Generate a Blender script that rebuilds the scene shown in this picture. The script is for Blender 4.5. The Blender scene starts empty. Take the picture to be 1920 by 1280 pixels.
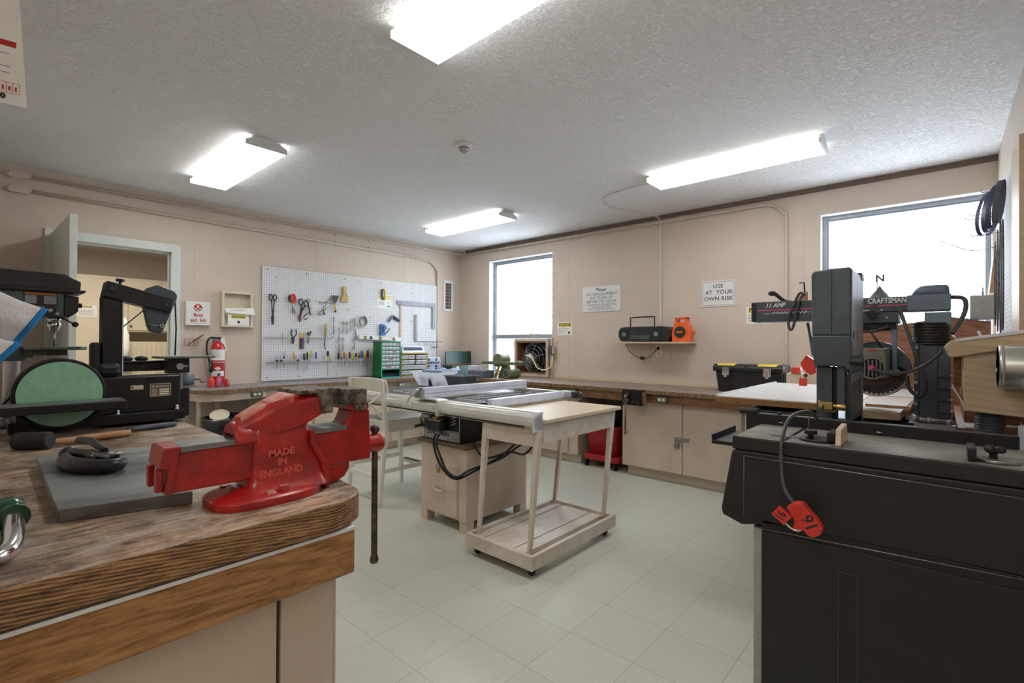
import bpy, bmesh, math, random
from mathutils import Vector, Matrix
PI = math.pi
V = Vector
random.seed(7)
SC = bpy.context.scene
COL = SC.collection
# ---------------------------------------------------------------- camera, world, exposure
cd = bpy.data.cameras.new('camera'); cam = bpy.data.objects.new('camera', cd); COL.objects.link(cam)
cd.sensor_width = 36.0; cd.lens = 36.0*908.5/1920; cd.clip_start = 0.02; cd.clip_end = 200
_y, _p, _r = math.radians(41.61), math.radians(.32), math.radians(-.28)
_f = V((-math.sin(_y)*math.cos(_p), math.cos(_y)*math.cos(_p), math.sin(_p)))
_x = V((math.cos(_y), math.sin(_y), 0)); _u = _x.cross(_f)
_R = _x*math.cos(_r)-_u*math.sin(_r); _U = _u*math.cos(_r)+_x*math.sin(_r)
mw = Matrix((_R, _U, -_f)).transposed().to_4x4(); mw.translation = V((5.426, -4.937, 1.271))
cam.matrix_world = mw
SC.camera = cam
SC.view_settings.view_transform = 'Standard'; SC.view_settings.look = 'None'
SC.view_settings.gamma = 1; SC.view_settings.use_curve_mapping = False
SC.view_settings.exposure = 0.88
LAMP = 8.0      # emission of the fluorescent lenses
SKY = 5.0
wd = bpy.data.worlds.new('world'); SC.world = wd; wd.use_nodes = True
bg = wd.node_tree.nodes['Background']; bg.inputs[0].default_value = (.80, .90, 1.0, 1); bg.inputs[1].default_value = SKY

# ---------------------------------------------------------------- materials
M = {}
def newmat(n):
    m = bpy.data.materials.new(n); m.use_nodes = True; M[n] = m
    return m, m.node_tree.nodes, m.node_tree.links, m.node_tree.nodes['Principled BSDF']
def mat(n, c, rough=.5, metal=0, var=.12, scale=14, bump=0, bscale=120, coat=0, spec=.5, stretch=(1, 1, 1), c2=None, emit=0, trans=0):
    m, N, L, b = newmat(n)
    b.inputs['Roughness'].default_value = rough; b.inputs['Metallic'].default_value = metal
    b.inputs['Specular IOR Level'].default_value = spec
    if coat: b.inputs['Coat Weight'].default_value = coat; b.inputs['Coat Roughness'].default_value = .12
    if trans: b.inputs['Transmission Weight'].default_value = trans
    tc = N.new('ShaderNodeTexCoord'); mp = N.new('ShaderNodeMapping'); mp.inputs['Scale'].default_value = stretch
    L.new(tc.outputs['Object'], mp.inputs[0])
    nz = N.new('ShaderNodeTexNoise'); nz.inputs['Scale'].default_value = scale; nz.inputs['Detail'].default_value = 6
    nz.inputs['Roughness'].default_value = .65
    L.new(mp.outputs[0], nz.inputs['Vector'])
    rp = N.new('ShaderNodeValToRGB'); rp.color_ramp.elements[0].position = .40; rp.color_ramp.elements[1].position = .62
    d = [max(0, x*(1-var)) for x in c] if c2 is None else c2
    e = [min(1, x*(1+var*.5)) for x in c] if c2 is None else c
    rp.color_ramp.elements[0].color = (*d, 1); rp.color_ramp.elements[1].color = (*e, 1)
    L.new(nz.outputs[0], rp.inputs[0]); L.new(rp.outputs[0], b.inputs['Base Color'])
    if emit: L.new(rp.outputs[0], b.inputs['Emission Color']); b.inputs['Emission Strength'].default_value = emit
    if bump:
        n2 = N.new('ShaderNodeTexNoise'); n2.inputs['Scale'].default_value = bscale; n2.inputs['Detail'].default_value = 3
        L.new(mp.outputs[0], n2.inputs['Vector'])
        bp = N.new('ShaderNodeBump'); bp.inputs['Strength'].default_value = bump; bp.inputs['Distance'].default_value = .003
        L.new(n2.outputs[0], bp.inputs['Height']); L.new(bp.outputs[0], b.inputs['Normal'])
    return m
def wood(n, stops, grain='X', scale=6, rough=.5, bump=.25, band=14, dist=6, wmix=.2, patch=None):
    """procedural grain: stretched noise + rings along the given axis"""
    m, N, L, b = newmat(n)
    b.inputs['Roughness'].default_value = rough
    tc = N.new('ShaderNodeTexCoord'); mp = N.new('ShaderNodeMapping')
    s = {'X': (.12, 1, 1), 'Y': (1, .12, 1), 'Z': (1, 1, .12)}[grain]
    mp.inputs['Scale'].default_value = s; L.new(tc.outputs['Object'], mp.inputs[0])
    nz = N.new('ShaderNodeTexNoise'); nz.inputs['Scale'].default_value = scale*9; nz.inputs['Detail'].default_value = 8; nz.inputs['Roughness'].default_value = .7
    nz.inputs['Distortion'].default_value = .6
    L.new(mp.outputs[0], nz.inputs['Vector'])
    wv = N.new('ShaderNodeTexWave'); wv.wave_type = 'BANDS'; wv.bands_direction = 'DIAGONAL'
    wv.inputs['Scale'].default_value = band*4; wv.inputs['Distortion'].default_value = dist; wv.inputs['Detail'].default_value = 3
    wv.inputs['Detail Scale'].default_value = 1.2
    L.new(mp.outputs[0], wv.inputs['Vector'])
    mx = N.new('ShaderNodeMix'); mx.data_type = 'FLOAT'; mx.inputs[0].default_value = wmix
    L.new(nz.outputs[0], mx.inputs[2]); L.new(wv.outputs['Fac'], mx.inputs[3])
    rp = N.new('ShaderNodeValToRGB'); cr = rp.color_ramp
    while len(cr.elements) < len(stops): cr.elements.new(.5)
    for e, (p, c) in zip(cr.elements, stops): e.position = p; e.color = (*c, 1)
    L.new(mx.outputs[0], rp.inputs[0]); out = rp.outputs[0]
    if patch:
        n3 = N.new('ShaderNodeTexNoise'); n3.inputs['Scale'].default_value = 9; n3.inputs['Detail'].default_value = 7; n3.inputs['Roughness'].default_value = .75
        L.new(tc.outputs['Object'], n3.inputs['Vector'])
        r3 = N.new('ShaderNodeValToRGB'); r3.color_ramp.elements[0].position = .42; r3.color_ramp.elements[1].position = .60; L.new(n3.outputs[0], r3.inputs[0])
        r4 = N.new('ShaderNodeMath'); r4.operation = 'MULTIPLY'; r4.inputs[1].default_value = .72; L.new(r3.outputs[0], r4.inputs[0])
        m3 = N.new('ShaderNodeMix'); m3.data_type = 'RGBA'; L.new(r4.outputs[0], m3.inputs[0]); L.new(out, m3.inputs[6]); m3.inputs[7].default_value = (*patch, 1); out = m3.outputs[2]
        n5 = N.new('ShaderNodeTexNoise'); n5.inputs['Scale'].default_value = 3.2; n5.inputs['Detail'].default_value = 8; n5.inputs['Roughness'].default_value = .72; L.new(tc.outputs['Object'], n5.inputs['Vector'])
        r5 = N.new('ShaderNodeValToRGB'); r5.color_ramp.elements[0].position = .40; r5.color_ramp.elements[0].color = (.38, .33, .30, 1); r5.color_ramp.elements[1].position = .55; r5.color_ramp.elements[1].color = (1.0, 1.0, 1.0, 1); L.new(n5.outputs[0], r5.inputs[0])
        m5 = N.new('ShaderNodeMix'); m5.data_type = 'RGBA'; m5.blend_type = 'MULTIPLY'; m5.inputs[0].default_value = 1; L.new(out, m5.inputs[6]); L.new(r5.outputs[0], m5.inputs[7]); out = m5.outputs[2]
    L.new(out, b.inputs['Base Color'])
    bp = N.new('ShaderNodeBump'); bp.inputs['Strength'].default_value = bump; bp.inputs['Distance'].default_value = .002
    L.new(mx.outputs[0], bp.inputs['Height']); L.new(bp.outputs[0], b.inputs['Normal'])
    return m
mat('wall_paint', (.63, .535, .455), .55, var=.035, scale=2.5, bump=.12, bscale=90)
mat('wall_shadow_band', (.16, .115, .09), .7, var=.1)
mat('cabinet_paint', (.62, .505, .40), .42, var=.06, scale=5, bump=.15, bscale=60)
mat('cream_paint', (.70, .62, .47), .5, var=.05, scale=4)
mat('trim_white', (.66, .70, .67), .4, var=.05)
mat('white', (.74, .75, .74), .4, var=.04)
mat('stool_white', (.84, .82, .75), .3, var=.05)
mat('paper', (.85, .85, .82), .7, var=.03)
mat('aluminium', (.62, .62, .58), .33, .85, var=.1, scale=30, stretch=(.2, 1, 1))
mat('alum_paint', (.72, .71, .66), .30, .6, var=.08, scale=8)
mat('white_metal', (.66, .70, .80), .35, .1, var=.08, scale=9)
mat('square_steel', (.24, .25, .28), .45, .35, var=.15)
mat('case_olive', (.42, .31, .06), .45)
mat('frame_alu', (.30, .33, .37), .4, .3)
mat('steel', (.42, .42, .42), .35, .9, var=.25, scale=40)
mat('chrome', (.78, .78, .80), .12, 1, var=.08)
mat('dark_steel', (.085, .08, .078), .5, .6, var=.5, scale=30, bump=.4, bscale=60)
mat('jaw_steel', (.18, .15, .115), .55, .4, var=.75, scale=45, bump=.8, bscale=90)
mat('slab_steel', (.30, .32, .31), .42, .55, c2=(.13, .135, .13), scale=7, bump=.2, bscale=60, stretch=(1, .35, 1))
mat('black_metal', (.013, .013, .014), .42, .2, var=.4, scale=25, bump=.15, bscale=200)
mat('black_plastic', (.016, .017, .020), .45, 0, var=.3, scale=20)
mat('saw_black', (.0135, .013, .0135), .52, 0, c2=(.009, .009, .0095), scale=9, bump=.2, bscale=420)
mat('slate_grey', (.17, .23, .30), .45, .1, var=.2, scale=6, bump=.2, bscale=350)  # pale blue in the base colour imitates window haze on the saws
mat('slate_dark', (.065, .085, .105), .4, .1, var=.2, scale=6)  # black lifted towards blue, window haze put into the colour
mat('slate_side', (.42, .46, .52), .40, .4, c2=(.16, .18, .21), scale=4, stretch=(3, 3, .4))
mat('rubber', (.011, .011, .013), .6, var=.3)
mat('stand_grey', (.36, .345, .31), .5)
mat('cord_grey', (.06, .066, .075), .4, var=.2)
mat('vise_red', (.47, .012, .009), .36, 0, c2=(.27, .010, .008), scale=16, bump=.35, bscale=38, coat=.35)
mat('handle_steel', (.15, .115, .105), .3, .85, var=.4, scale=20)
mat('gunmetal', (.035, .036, .045), .34, .5, var=.4, scale=30, bump=.3, bscale=60)
mat('motor_grey', (.24, .25, .22), .45, .1, var=.15)
mat('vise_chipped', (.52, .03, .02), .4, 0, c2=(.50, .30, .22), scale=45, bump=.5, bscale=60)
mat('red_plastic', (.72, .045, .03), .38, var=.12)
mat('red_paint', (.55, .02, .02), .3, var=.1, coat=.5)
mat('bucket_red', (.48, .02, .02), .5, c2=(.33, .015, .015), scale=14)
mat('orange', (.85, .13, .02), .38, var=.08)
mat('yellow', (.75, .52, .05), .45, var=.1)
mat('yellow_print', (.80, .66, .06), .6, var=.05)
mat('ink_black', (.02, .02, .02), .6, var=0)
mat('ink_blue', (.03, .04, .12), .6, var=0)
mat('ink_red', (.50, .02, .015), .6, var=0)
mat('ink_grey', (.25, .25, .27), .6, var=0)
mat('ink_white', (.80, .80, .78), .5, var=0)
mat('pink_line', (.75, .08, .16), .5, var=0)
mat('green_disc', (.31, .58, .40), .8, c2=(.25, .50, .33), scale=30, bump=.5, bscale=400)
mat('drill_green', (.075, .115, .11), .4, .1, var=.15)
mat('drill_table', (.12, .15, .12), .45, .4, var=.3)
mat('grinder_green', (.16, .19, .10), .4, .1, var=.25)
mat('case_green', (.0, .17, .02), .4, var=.1)
mat('case_teal', (.02, .40, .28), .4, var=.1)
mat('case_dark_green', (.015, .06, .05), .4, .2, var=.2)
mat('clamp_green', (.004, .075, .03), .25, .1, var=.25, coat=.6, bump=.5, bscale=60)
mat('drawer_clear', (.48, .50, .52), .2, 0, var=.45, scale=120)
mat('drawer_blue', (.36, .48, .70), .25, 0, var=.5, scale=110)
mat('glove', (.72, .72, .72), .95, var=.1, scale=30, bump=.9, bscale=160)
mat('glove_blue', (.02, .22, .55), .9, var=.15, bump=.6, bscale=160)
mat('glove_pink', (.75, .15, .25), .9)
mat('sheet_white', (.62, .66, .72), .35, var=.05)
mat('bag_black', (.012, .013, .016), .22, 0, var=.3, bump=1, bscale=25)
mat('tarp_white', (.80, .80, .85), .5)
mat('blue_tool', (.06, .11, .22), .35, .5, var=.3)
mat('lime', (.60, .70, .05), .4); mat('navy', (.01, .02, .07), .35); mat('tool_blue', (.03, .14, .40), .35)
mat('tan_wood', (.62, .42, .16), .5, var=.2); mat('lavender', (.50, .50, .66), .3); mat('dark_green', (.01, .07, .05), .35)
mat('rust_orange', (.50, .15, .03), .4); mat('maroon', (.13, .02, .03), .5)
mat('handle_wood', (.52, .28, .12), .45, c2=(.35, .17, .07), scale=25, stretch=(1, .2, 1))
mat('tub_clear', (.86, .88, .92), .25, var=.03, trans=.75)
mat('tub_grey', (.13, .15, .20), .35, var=.3)
mat('brown_void', (.12, .08, .06), .8)
mat('fan_dark', (.06, .05, .045), .4, .5, var=.4)
mat('copper_brown', (.28, .11, .06), .45, .3, var=.4, scale=10)
mat('outlet_green', (.10, .13, .12), .45, .3)
mat('ivory', (.75, .68, .48), .4)
mat('brass', (.50, .36, .14), .35, .8)
mat('brick_dust', (.45, .30, .15), .8)
mat('melamine', (.66, .66, .66), .35, var=.05)
mat('particle', (.34, .17, .06), .8, c2=(.16, .07, .025), scale=260)
mat('snow_ground', (.8, .82, .84), .8); mat('siding', (.72, .70, .66), .7); mat('roof_grey', (.5, .52, .55), .8)
mat('leaf', (.22, .30, .20), .8, var=.5, scale=8); mat('house_glass', (.35, .45, .5), .1)
wood('bench_top', [(.36, (.035, .022, .018)), (.45, (.20, .12, .075)), (.53, (.42, .27, .155)), (.62, (.60, .44, .30))], 'Y', 6, .5, .8, 5, 14, .08, (.56, .48, .40))
wood('bench_edge', [(.34, (.05, .024, .011)), (.45, (.16, .08, .032)), (.55, (.33, .175, .07)), (.68, (.46, .28, .12))], 'Y', 12, .5, .8, 22, 3, .2)
wood('oak_fascia', [(.36, (.22, .095, .027)), (.5, (.38, .185, .062)), (.66, (.48, .26, .10))], 'Y', 14, .38, .2, 6, 9, .12)
wood('counter_top', [(.3, (.13, .10, .085)), (.55, (.29, .22, .175)), (.8, (.40, .32, .26))], 'X', 3, .42, .2, 4, 6)
wood('counter_grey', [(.3, (.16, .15, .155)), (.55, (.27, .25, .26)), (.8, (.36, .34, .36))], 'Y', 3, .35, .2, 4, 6)
wood('fir_edge', [(.3, (.10, .04, .015)), (.5, (.24, .105, .035)), (.8, (.40, .21, .085))], 'X', 7, .5, .4, 10, 9)
wood('worn_edge', [(.3, (.06, .03, .015)), (.5, (.20, .11, .05)), (.8, (.42, .29, .16))], 'Z', 8, .6, .6, 10, 6)
wood('oak_light', [(.3, (.50, .36, .22)), (.55, (.58, .44, .28)), (.8, (.64, .50, .34))], 'X', 5, .45, .12, 6, 5)
mat('rib_metal', (.42, .41, .36), .45, .3, c2=(.26, .25, .22), scale=5)
mat('letter_red', (.66, .10, .07), .4)
wood('plywood_red', [(.3, (.17, .06, .03)), (.55, (.27, .115, .06)), (.8, (.34, .17, .095))], 'X', 4, .5, .15, 5, 9)
wood('plank', [(.3, (.30, .20, .13)), (.6, (.42, .30, .21)), (.85, (.50, .38, .28))], 'X', 5, .5, .1, 5, 5)
wood('saw_board', [(.3, (.10, .055, .035)), (.6, (.17, .10, .065)), (.85, (.22, .14, .09))], 'Y', 5, .6, .2, 5, 5)
mat('whitewash', (.66, .60, .53), .5, c2=(.54, .46, .38), scale=7, bump=.15, bscale=60)
wood('pale_ply', [(.3, (.55, .42, .28)), (.6, (.66, .54, .39)), (.85, (.72, .62, .48))], 'X', 5, .45, .1, 4, 5, .05)
# ceiling stucco
m, N, L, b = newmat('stucco'); b.inputs['Base Color'].default_value = (.93, .935, .94, 1); b.inputs['Roughness'].default_value = .9
tc = N.new('ShaderNodeTexCoord'); n1 = N.new('ShaderNodeTexNoise'); n1.inputs['Scale'].default_value = 75; n1.inputs['Detail'].default_value = 4
n1.inputs['Roughness'].default_value = .6
L.new(tc.outputs['Object'], n1.inputs['Vector'])
rp = N.new('ShaderNodeValToRGB'); rp.color_ramp.elements[0].position = .47; rp.color_ramp.elements[1].position = .68
L.new(n1.outputs[0], rp.inputs[0]); bp = N.new('ShaderNodeBump'); bp.inputs['Strength'].default_value = .75; bp.inputs['Distance'].default_value = .010
L.new(rp.outputs[0], bp.inputs['Height']); L.new(bp.outputs[0], b.inputs['Normal'])
# floor tiles, 12 inch, axis aligned
m, N, L, b = newmat('vinyl_tile'); b.inputs['Roughness'].default_value = .38
tc = N.new('ShaderNodeTexCoord'); mp = N.new('ShaderNodeMapping'); mp.inputs['Location'].default_value = (.07, .109, 0)
L.new(tc.outputs['Object'], mp.inputs[0])
br = N.new('ShaderNodeTexBrick'); br.offset = 0; br.squash = 1
br.inputs['Scale'].default_value = 1; br.inputs['Brick Width'].default_value = .3048; br.inputs['Row Height'].default_value = .3048
br.inputs['Mortar Size'].default_value = .0011; br.inputs['Mortar Smooth'].default_value = .3
br.inputs['Color1'].default_value = (.56, .57, .50, 1); br.inputs['Color2'].default_value = (.535, .545, .475, 1); br.inputs['Mortar'].default_value = (.24, .25, .21, 1)
L.new(mp.outputs[0], br.inputs['Vector'])
mp2 = N.new('ShaderNodeMapping'); mp2.inputs['Scale'].default_value = (3.2, .8, 1); mp2.inputs['Rotation'].default_value = (0, 0, .5); L.new(tc.outputs['Object'], mp2.inputs[0])
nz = N.new('ShaderNodeTexNoise'); nz.inputs['Scale'].default_value = 9; nz.inputs['Detail'].default_value = 9; nz.inputs['Roughness'].default_value = .8
L.new(mp2.outputs[0], nz.inputs['Vector'])
rp = N.new('ShaderNodeValToRGB'); rp.color_ramp.elements[0].position = .31; rp.color_ramp.elements[0].color = (.60, .56, .48, 1)
rp.color_ramp.elements[1].position = .43; rp.color_ramp.elements[1].color = (1, 1, 1, 1); L.new(nz.outputs[0], rp.inputs[0])
n3 = N.new('ShaderNodeTexNoise'); n3.inputs['Scale'].default_value = 90; n3.inputs['Detail'].default_value = 2; L.new(mp2.outputs[0], n3.inputs['Vector'])
rp3 = N.new('ShaderNodeValToRGB'); rp3.color_ramp.elements[0].position = .30; rp3.color_ramp.elements[0].color = (.45, .42, .36, 1)
rp3.color_ramp.elements[1].position = .36; rp3.color_ramp.elements[1].color = (1, 1, 1, 1); L.new(n3.outputs[0], rp3.inputs[0])
mx = N.new('ShaderNodeMix'); mx.data_type = 'RGBA'; mx.blend_type = 'MULTIPLY'; mx.inputs[0].default_value = .55
L.new(br.outputs[0], mx.inputs[6]); L.new(rp.outputs[0], mx.inputs[7])
mx2 = N.new('ShaderNodeMix'); mx2.data_type = 'RGBA'; mx2.blend_type = 'MULTIPLY'; mx2.inputs[0].default_value = .6
L.new(mx.outputs[2], mx2.inputs[6]); L.new(rp3.outputs[0], mx2.inputs[7]); L.new(mx2.outputs[2], b.inputs['Base Color'])
# pegboard with 1 inch holes (object space Y,Z)
m, N, L, b = newmat('pegboard'); b.inputs['Roughness'].default_value = .75; b.inputs['Specular IOR Level'].default_value = .2
tc = N.new('ShaderNodeTexCoord'); sp = N.new('ShaderNodeSeparateXYZ'); L.new(tc.outputs['Object'], sp.inputs[0])
def mth(op, a, bb=None):
    n = N.new('ShaderNodeMath'); n.operation = op
    for i, x in enumerate((a, bb)):
        if x is None: continue
        if isinstance(x, (int, float)): n.inputs[i].default_value = x
        else: L.new(x, n.inputs[i])
    return n.outputs[0]
h = []
for ax in (1, 2):
    fr = mth('FRACT', mth('MULTIPLY', sp.outputs[ax], 1/.0254)); s_ = mth('SUBTRACT', fr, .5); h.append(mth('MULTIPLY', s_, s_))
dd = mth('LESS_THAN', mth('ADD', h[0], h[1]), .021)
mx = N.new('ShaderNodeMix'); mx.data_type = 'RGBA'; L.new(dd, mx.inputs[0]); mx.inputs[6].default_value = (.72, .74, .77, 1); mx.inputs[7].default_value = (.10, .10, .11, 1)
L.new(mx.outputs[2], b.inputs['Base Color'])
# fluorescent lens
m, N, L, b = newmat('lamp_lens'); b.inputs['Base Color'].default_value = (.9, .9, .88, 1)
b.inputs['Emission Color'].default_value = (1, .99, .96, 1); b.inputs['Emission Strength'].default_value = LAMP
m, N, L, b = newmat('lamp_lens_side'); b.inputs['Base Color'].default_value = (.9, .9, .88, 1)
b.inputs['Emission Color'].default_value = (1, .99, .96, 1); b.inputs['Emission Strength'].default_value = LAMP*.3
# window glass
m, N, L, b = newmat('glass')
gl = N.new('ShaderNodeBsdfGlass'); gl.inputs['IOR'].default_value = 1.02; gl.inputs['Roughness'].default_value = 0
tr = N.new('ShaderNodeBsdfTransparent'); ms = N.new('ShaderNodeMixShader'); ms.inputs[0].default_value = .12
L.new(tr.outputs[0], ms.inputs[1]); L.new(gl.outputs[0], ms.inputs[2])
L.new(ms.outputs[0], N['Material Output'].inputs['Surface'])

m, N, L, b = newmat('tub_clear'); b.inputs['Base Color'].default_value = (.85, .87, .92, 1); b.inputs['Roughness'].default_value = .3
tl = N.new('ShaderNodeBsdfTranslucent'); tl.inputs[0].default_value = (.9, .93, 1, 1); m1 = N.new('ShaderNodeMixShader'); m1.inputs[0].default_value = .6
L.new(b.outputs[0], m1.inputs[1]); L.new(tl.outputs[0], m1.inputs[2]); tr = N.new('ShaderNodeBsdfTransparent'); m2 = N.new('ShaderNodeMixShader'); m2.inputs[0].default_value = .3
L.new(m1.outputs[0], m2.inputs[1]); L.new(tr.outputs[0], m2.inputs[2]); L.new(m2.outputs[0], N['Material Output'].inputs['Surface'])
# ---------------------------------------------------------------- mesh builder
ORG = {}     # world matrices of things (inverse used for parts)
class MB:
    def __init__(s): s.b = bmesh.new(); s.mi = 0
    def _f(s, vs, sm=False):
        try: f = s.b.faces.new(vs)
        except ValueError: return
        f.material_index = s.mi; f.smooth = sm; return f
    def box(s, x0, x1, y0, y1, z0, z1, T=None):
        if x0 > x1: x0, x1 = x1, x0
        if y0 > y1: y0, y1 = y1, y0
        if z0 > z1: z0, z1 = z1, z0
        P = [V((x, y, z)) for z in (z0, z1) for y in (y0, y1) for x in (x0, x1)]
        if T: P = [T @ p for p in P]
        v = [s.b.verts.new(p) for p in P]
        for q in ((0, 2, 3, 1), (4, 5, 7, 6), (0, 1, 5, 4), (2, 6, 7, 3), (0, 4, 6, 2), (1, 3, 7, 5)): s._f([v[i] for i in q])
        return s
    def hexa(s, P):   # 8 points: bottom 4 (ccw), top 4
        v = [s.b.verts.new(V(p)) for p in P]
        for q in ((3, 2, 1, 0), (4, 5, 6, 7), (0, 1, 5, 4), (1, 2, 6, 5), (2, 3, 7, 6), (3, 0, 4, 7)): s._f([v[i] for i in q])
        return s
    def loft(s, rings, sm=True, caps=True, close=True):
        R = [[s.b.verts.new(V(p)) for p in r] for r in rings]; n = len(R[0])
        for a, c in zip(R, R[1:]):
            for i in range(n if close else n-1):
                j = (i+1) % n; s._f([a[i], a[j], c[j], c[i]], sm)
        if caps: s._f(R[0][::-1]); s._f(R[-1])
        return s
    def tube(s, pts, r, n=8, k=0, closed=False, caps=True):
        P = [V(p) for p in pts]
        rr = list(r) if isinstance(r, (list, tuple)) else [r]*len(P)
        if k:
            Q, q2 = [], []; m_ = len(P)
            rng = range(m_ if closed else m_-1)
            for i in rng:
                if closed: a, b_, c, d = P[(i-1) % m_], P[i], P[(i+1) % m_], P[(i+2) % m_]; r0, r1 = rr[i], rr[(i+1) % m_]
                else: a, b_, c, d = P[max(i-1, 0)], P[i], P[i+1], P[min(i+2, m_-1)]; r0, r1 = rr[i], rr[i+1]
                for j in range(k):
                    t = j/k; t2 = t*t; t3 = t2*t
                    Q.append(.5*((2*b_)+(c-a)*t+(2*a-5*b_+4*c-d)*t2+(3*b_-a-3*c+d)*t3)); q2.append(r0+(r1-r0)*t)
            if not closed: Q.append(P[-1]); q2.append(rr[-1])
            P, rr = Q, q2
        m_ = len(P); rings = []; up = None
        for i in range(m_):
            if closed: t = P[(i+1) % m_]-P[(i-1) % m_]
            else: t = P[min(i+1, m_-1)]-P[max(i-1, 0)]
            if t.length < 1e-9: t = V((0, 0, 1))
            t.normalize()
            if up is None: up = V((0, 0, 1)) if abs(t.z) < .9 else V((1, 0, 0))
            up = (up-t*up.dot(t))
            if up.length < 1e-6: up = V((1, 0, 0))-t*t.x
            up.normalize(); w = t.cross(up)
            rings.append([P[i]+(up*math.cos(2*PI*j/n)+w*math.sin(2*PI*j/n))*rr[i] for j in range(n)])
        if closed: rings.append(rings[0])
        s.loft(rings, True, caps and not closed); return s
    def cyl(s, p0, p1, r0, r1=None, n=24, sm=True):
        p0, p1 = V(p0), V(p1); r1 = r0 if r1 is None else r1
        t = (p1-p0).normalized(); up = V((0, 0, 1)) if abs(t.z) < .9 else V((1, 0, 0)); up = (up-t*up.dot(t)).normalized(); w = t.cross(up)
        s.loft([[p+(up*math.cos(2*PI*j/n+.0001)+w*math.sin(2*PI*j/n+.0001))*r for j in range(n)] for p, r in ((p0, r0), (p1, r1))], sm); return s
    def lathe(s, prof, o, ax=(0, 0, 1), n=28, sm=True):
        o = V(o); t = V(ax).normalized(); up = V((0, 0, 1)) if abs(t.z) < .9 else V((1, 0, 0)); up = (up-t*up.dot(t)).normalized(); w = t.cross(up)
        s.loft([[o+t*h_+(up*math.cos(2*PI*j/n)+w*math.sin(2*PI*j/n))*max(r, 1e-5) for j in range(n)] for r, h_ in prof], sm); return s
    def ball(s, c, r, sc=(1, 1, 1), n=16, T=None):
        q = bmesh.ops.create_uvsphere(s.b, u_segments=n, v_segments=max(6, n//2), radius=1)
        for v in q['verts']:
            p = V((v.co.x*r*sc[0], v.co.y*r*sc[1], v.co.z*r*sc[2]))
            if T: p = T @ p
            v.co = p+V(c)
            for f in v.link_faces: f.smooth = True; f.material_index = s.mi
        return s
    def prism(s, poly, o, u, v, w, sm=False):   # polygon in plane (u,v) from o, extruded by vector w
        o, u, v, w = V(o), V(u), V(v), V(w)
        a = [o+u*p[0]+v*p[1] for p in poly]; s.loft([a, [p+w for p in a]], sm); return s
    def yz(s, poly, x0, x1): return s.prism(poly, (x0, 0, 0), (0, 1, 0), (0, 0, 1), (x1-x0, 0, 0))
    def xz(s, poly, y0, y1): return s.prism(poly, (0, y0, 0), (1, 0, 0), (0, 0, 1), (0, y1-y0, 0))
    def xy(s, poly, z0, z1): return s.prism(poly, (0, 0, z0), (1, 0, 0), (0, 1, 0), (0, 0, z1-z0))
    def ring(s, c, R, r, ax=(0, 0, 1), n=28, m_=8, sc=1):
        c = V(c); t = V(ax).normalized(); up = V((0, 0, 1)) if abs(t.z) < .9 else V((1, 0, 0)); up = (up-t*up.dot(t)).normalized(); w = t.cross(up)
        s.tube([c+up*math.cos(2*PI*j/n)*R+w*math.sin(2*PI*j/n)*R*sc for j in range(n)], r, m_, closed=True); return s
    def text(s, t, o, size, right=(1, 0, 0), up=(0, 0, 1), align='CENTER', ext=.0006, shear=0, bold=0, sx=1, sp=1):
        cu = bpy.data.curves.new('t', 'FONT'); cu.body = t; cu.size = size; cu.align_x = align; cu.align_y = 'CENTER'; cu.shear = shear; cu.offset = bold; cu.resolution_u = 3; cu.space_character = sp
        ob = bpy.data.objects.new('t', cu); COL.objects.link(ob)
        me = bpy.data.meshes.new_from_object(ob.evaluated_get(bpy.context.evaluated_depsgraph_get()))
        o, r_, u_ = V(o), V(right).normalized(), V(up).normalized(); n_ = r_.cross(u_)
        for e in (ext,):
            vs = [s.b.verts.new(o+r_*(v.co.x*sx)+u_*v.co.y+n_*e) for v in me.vertices]
            for p in me.polygons: s._f([vs[i] for i in p.vertices])
        bpy.data.objects.remove(ob); bpy.data.curves.remove(cu); bpy.data.meshes.remove(me); return s
    def obj(s, name, mats, parent=None, bev=0, label=None, seg=2, kind=None, local=False, nrm=True, sub=0, wn=False):
        if nrm: bmesh.ops.recalc_face_normals(s.b, faces=s.b.faces)
        root = parent
        while root is not None and root.parent is not None: root = root.parent
        if root is not None:
            if not local: s.b.transform(ORG[root.name].inverted())
            loc = None
        else:
            xs = [v.co for v in s.b.verts]
            mn = V([min(c[i] for c in xs) for i in range(3)]); mxx = V([max(c[i] for c in xs) for i in range(3)])
            loc = V(((mn.x+mxx.x)/2, (mn.y+mxx.y)/2, mn.z))
            if name in ('ceiling', 'floor') or name.startswith('wall') or name == 'pegboard': loc = V((0, 0, 0))
            s.b.transform(Matrix.Translation(-loc))
        me = bpy.data.meshes.new(name); s.b.to_mesh(me); s.b.free()
        for q in (mats if isinstance(mats, (list, tuple)) else [mats]): me.materials.append(M[q])
        o = bpy.data.objects.new(name, me); COL.objects.link(o)
        if parent is not None: o.parent = parent
        else: o.location = loc; ORG[o.name] = Matrix.Translation(loc)
        if bev:
            md = o.modifiers.new('bevel', 'BEVEL'); md.width = bev; md.segments = seg; md.limit_method = 'ANGLE'; md.angle_limit = .6
        if sub:
            md = o.modifiers.new('subdivision', 'SUBSURF'); md.levels = sub; md.render_levels = sub
        if label: o['label'] = label
        if kind: o['kind'] = kind
        return o
def tag(o, label, cat, group=None, kind=None):
    o['label'] = label; o['category'] = cat
    if group: o['group'] = group
    if kind: o['kind'] = kind
    return o
def thing(name, label, cat, loc, rz=0, group=None):
    o = bpy.data.objects.new(name, None); COL.objects.link(o); o.empty_display_size = .05
    o.location = loc; o.rotation_euler = (0, 0, rz); ORG[o.name] = Matrix.Translation(V(loc)) @ Matrix.Rotation(rz, 4, 'Z')
    return tag(o, label, cat, group)
def struct(o): o['kind'] = 'structure'; return o
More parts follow.
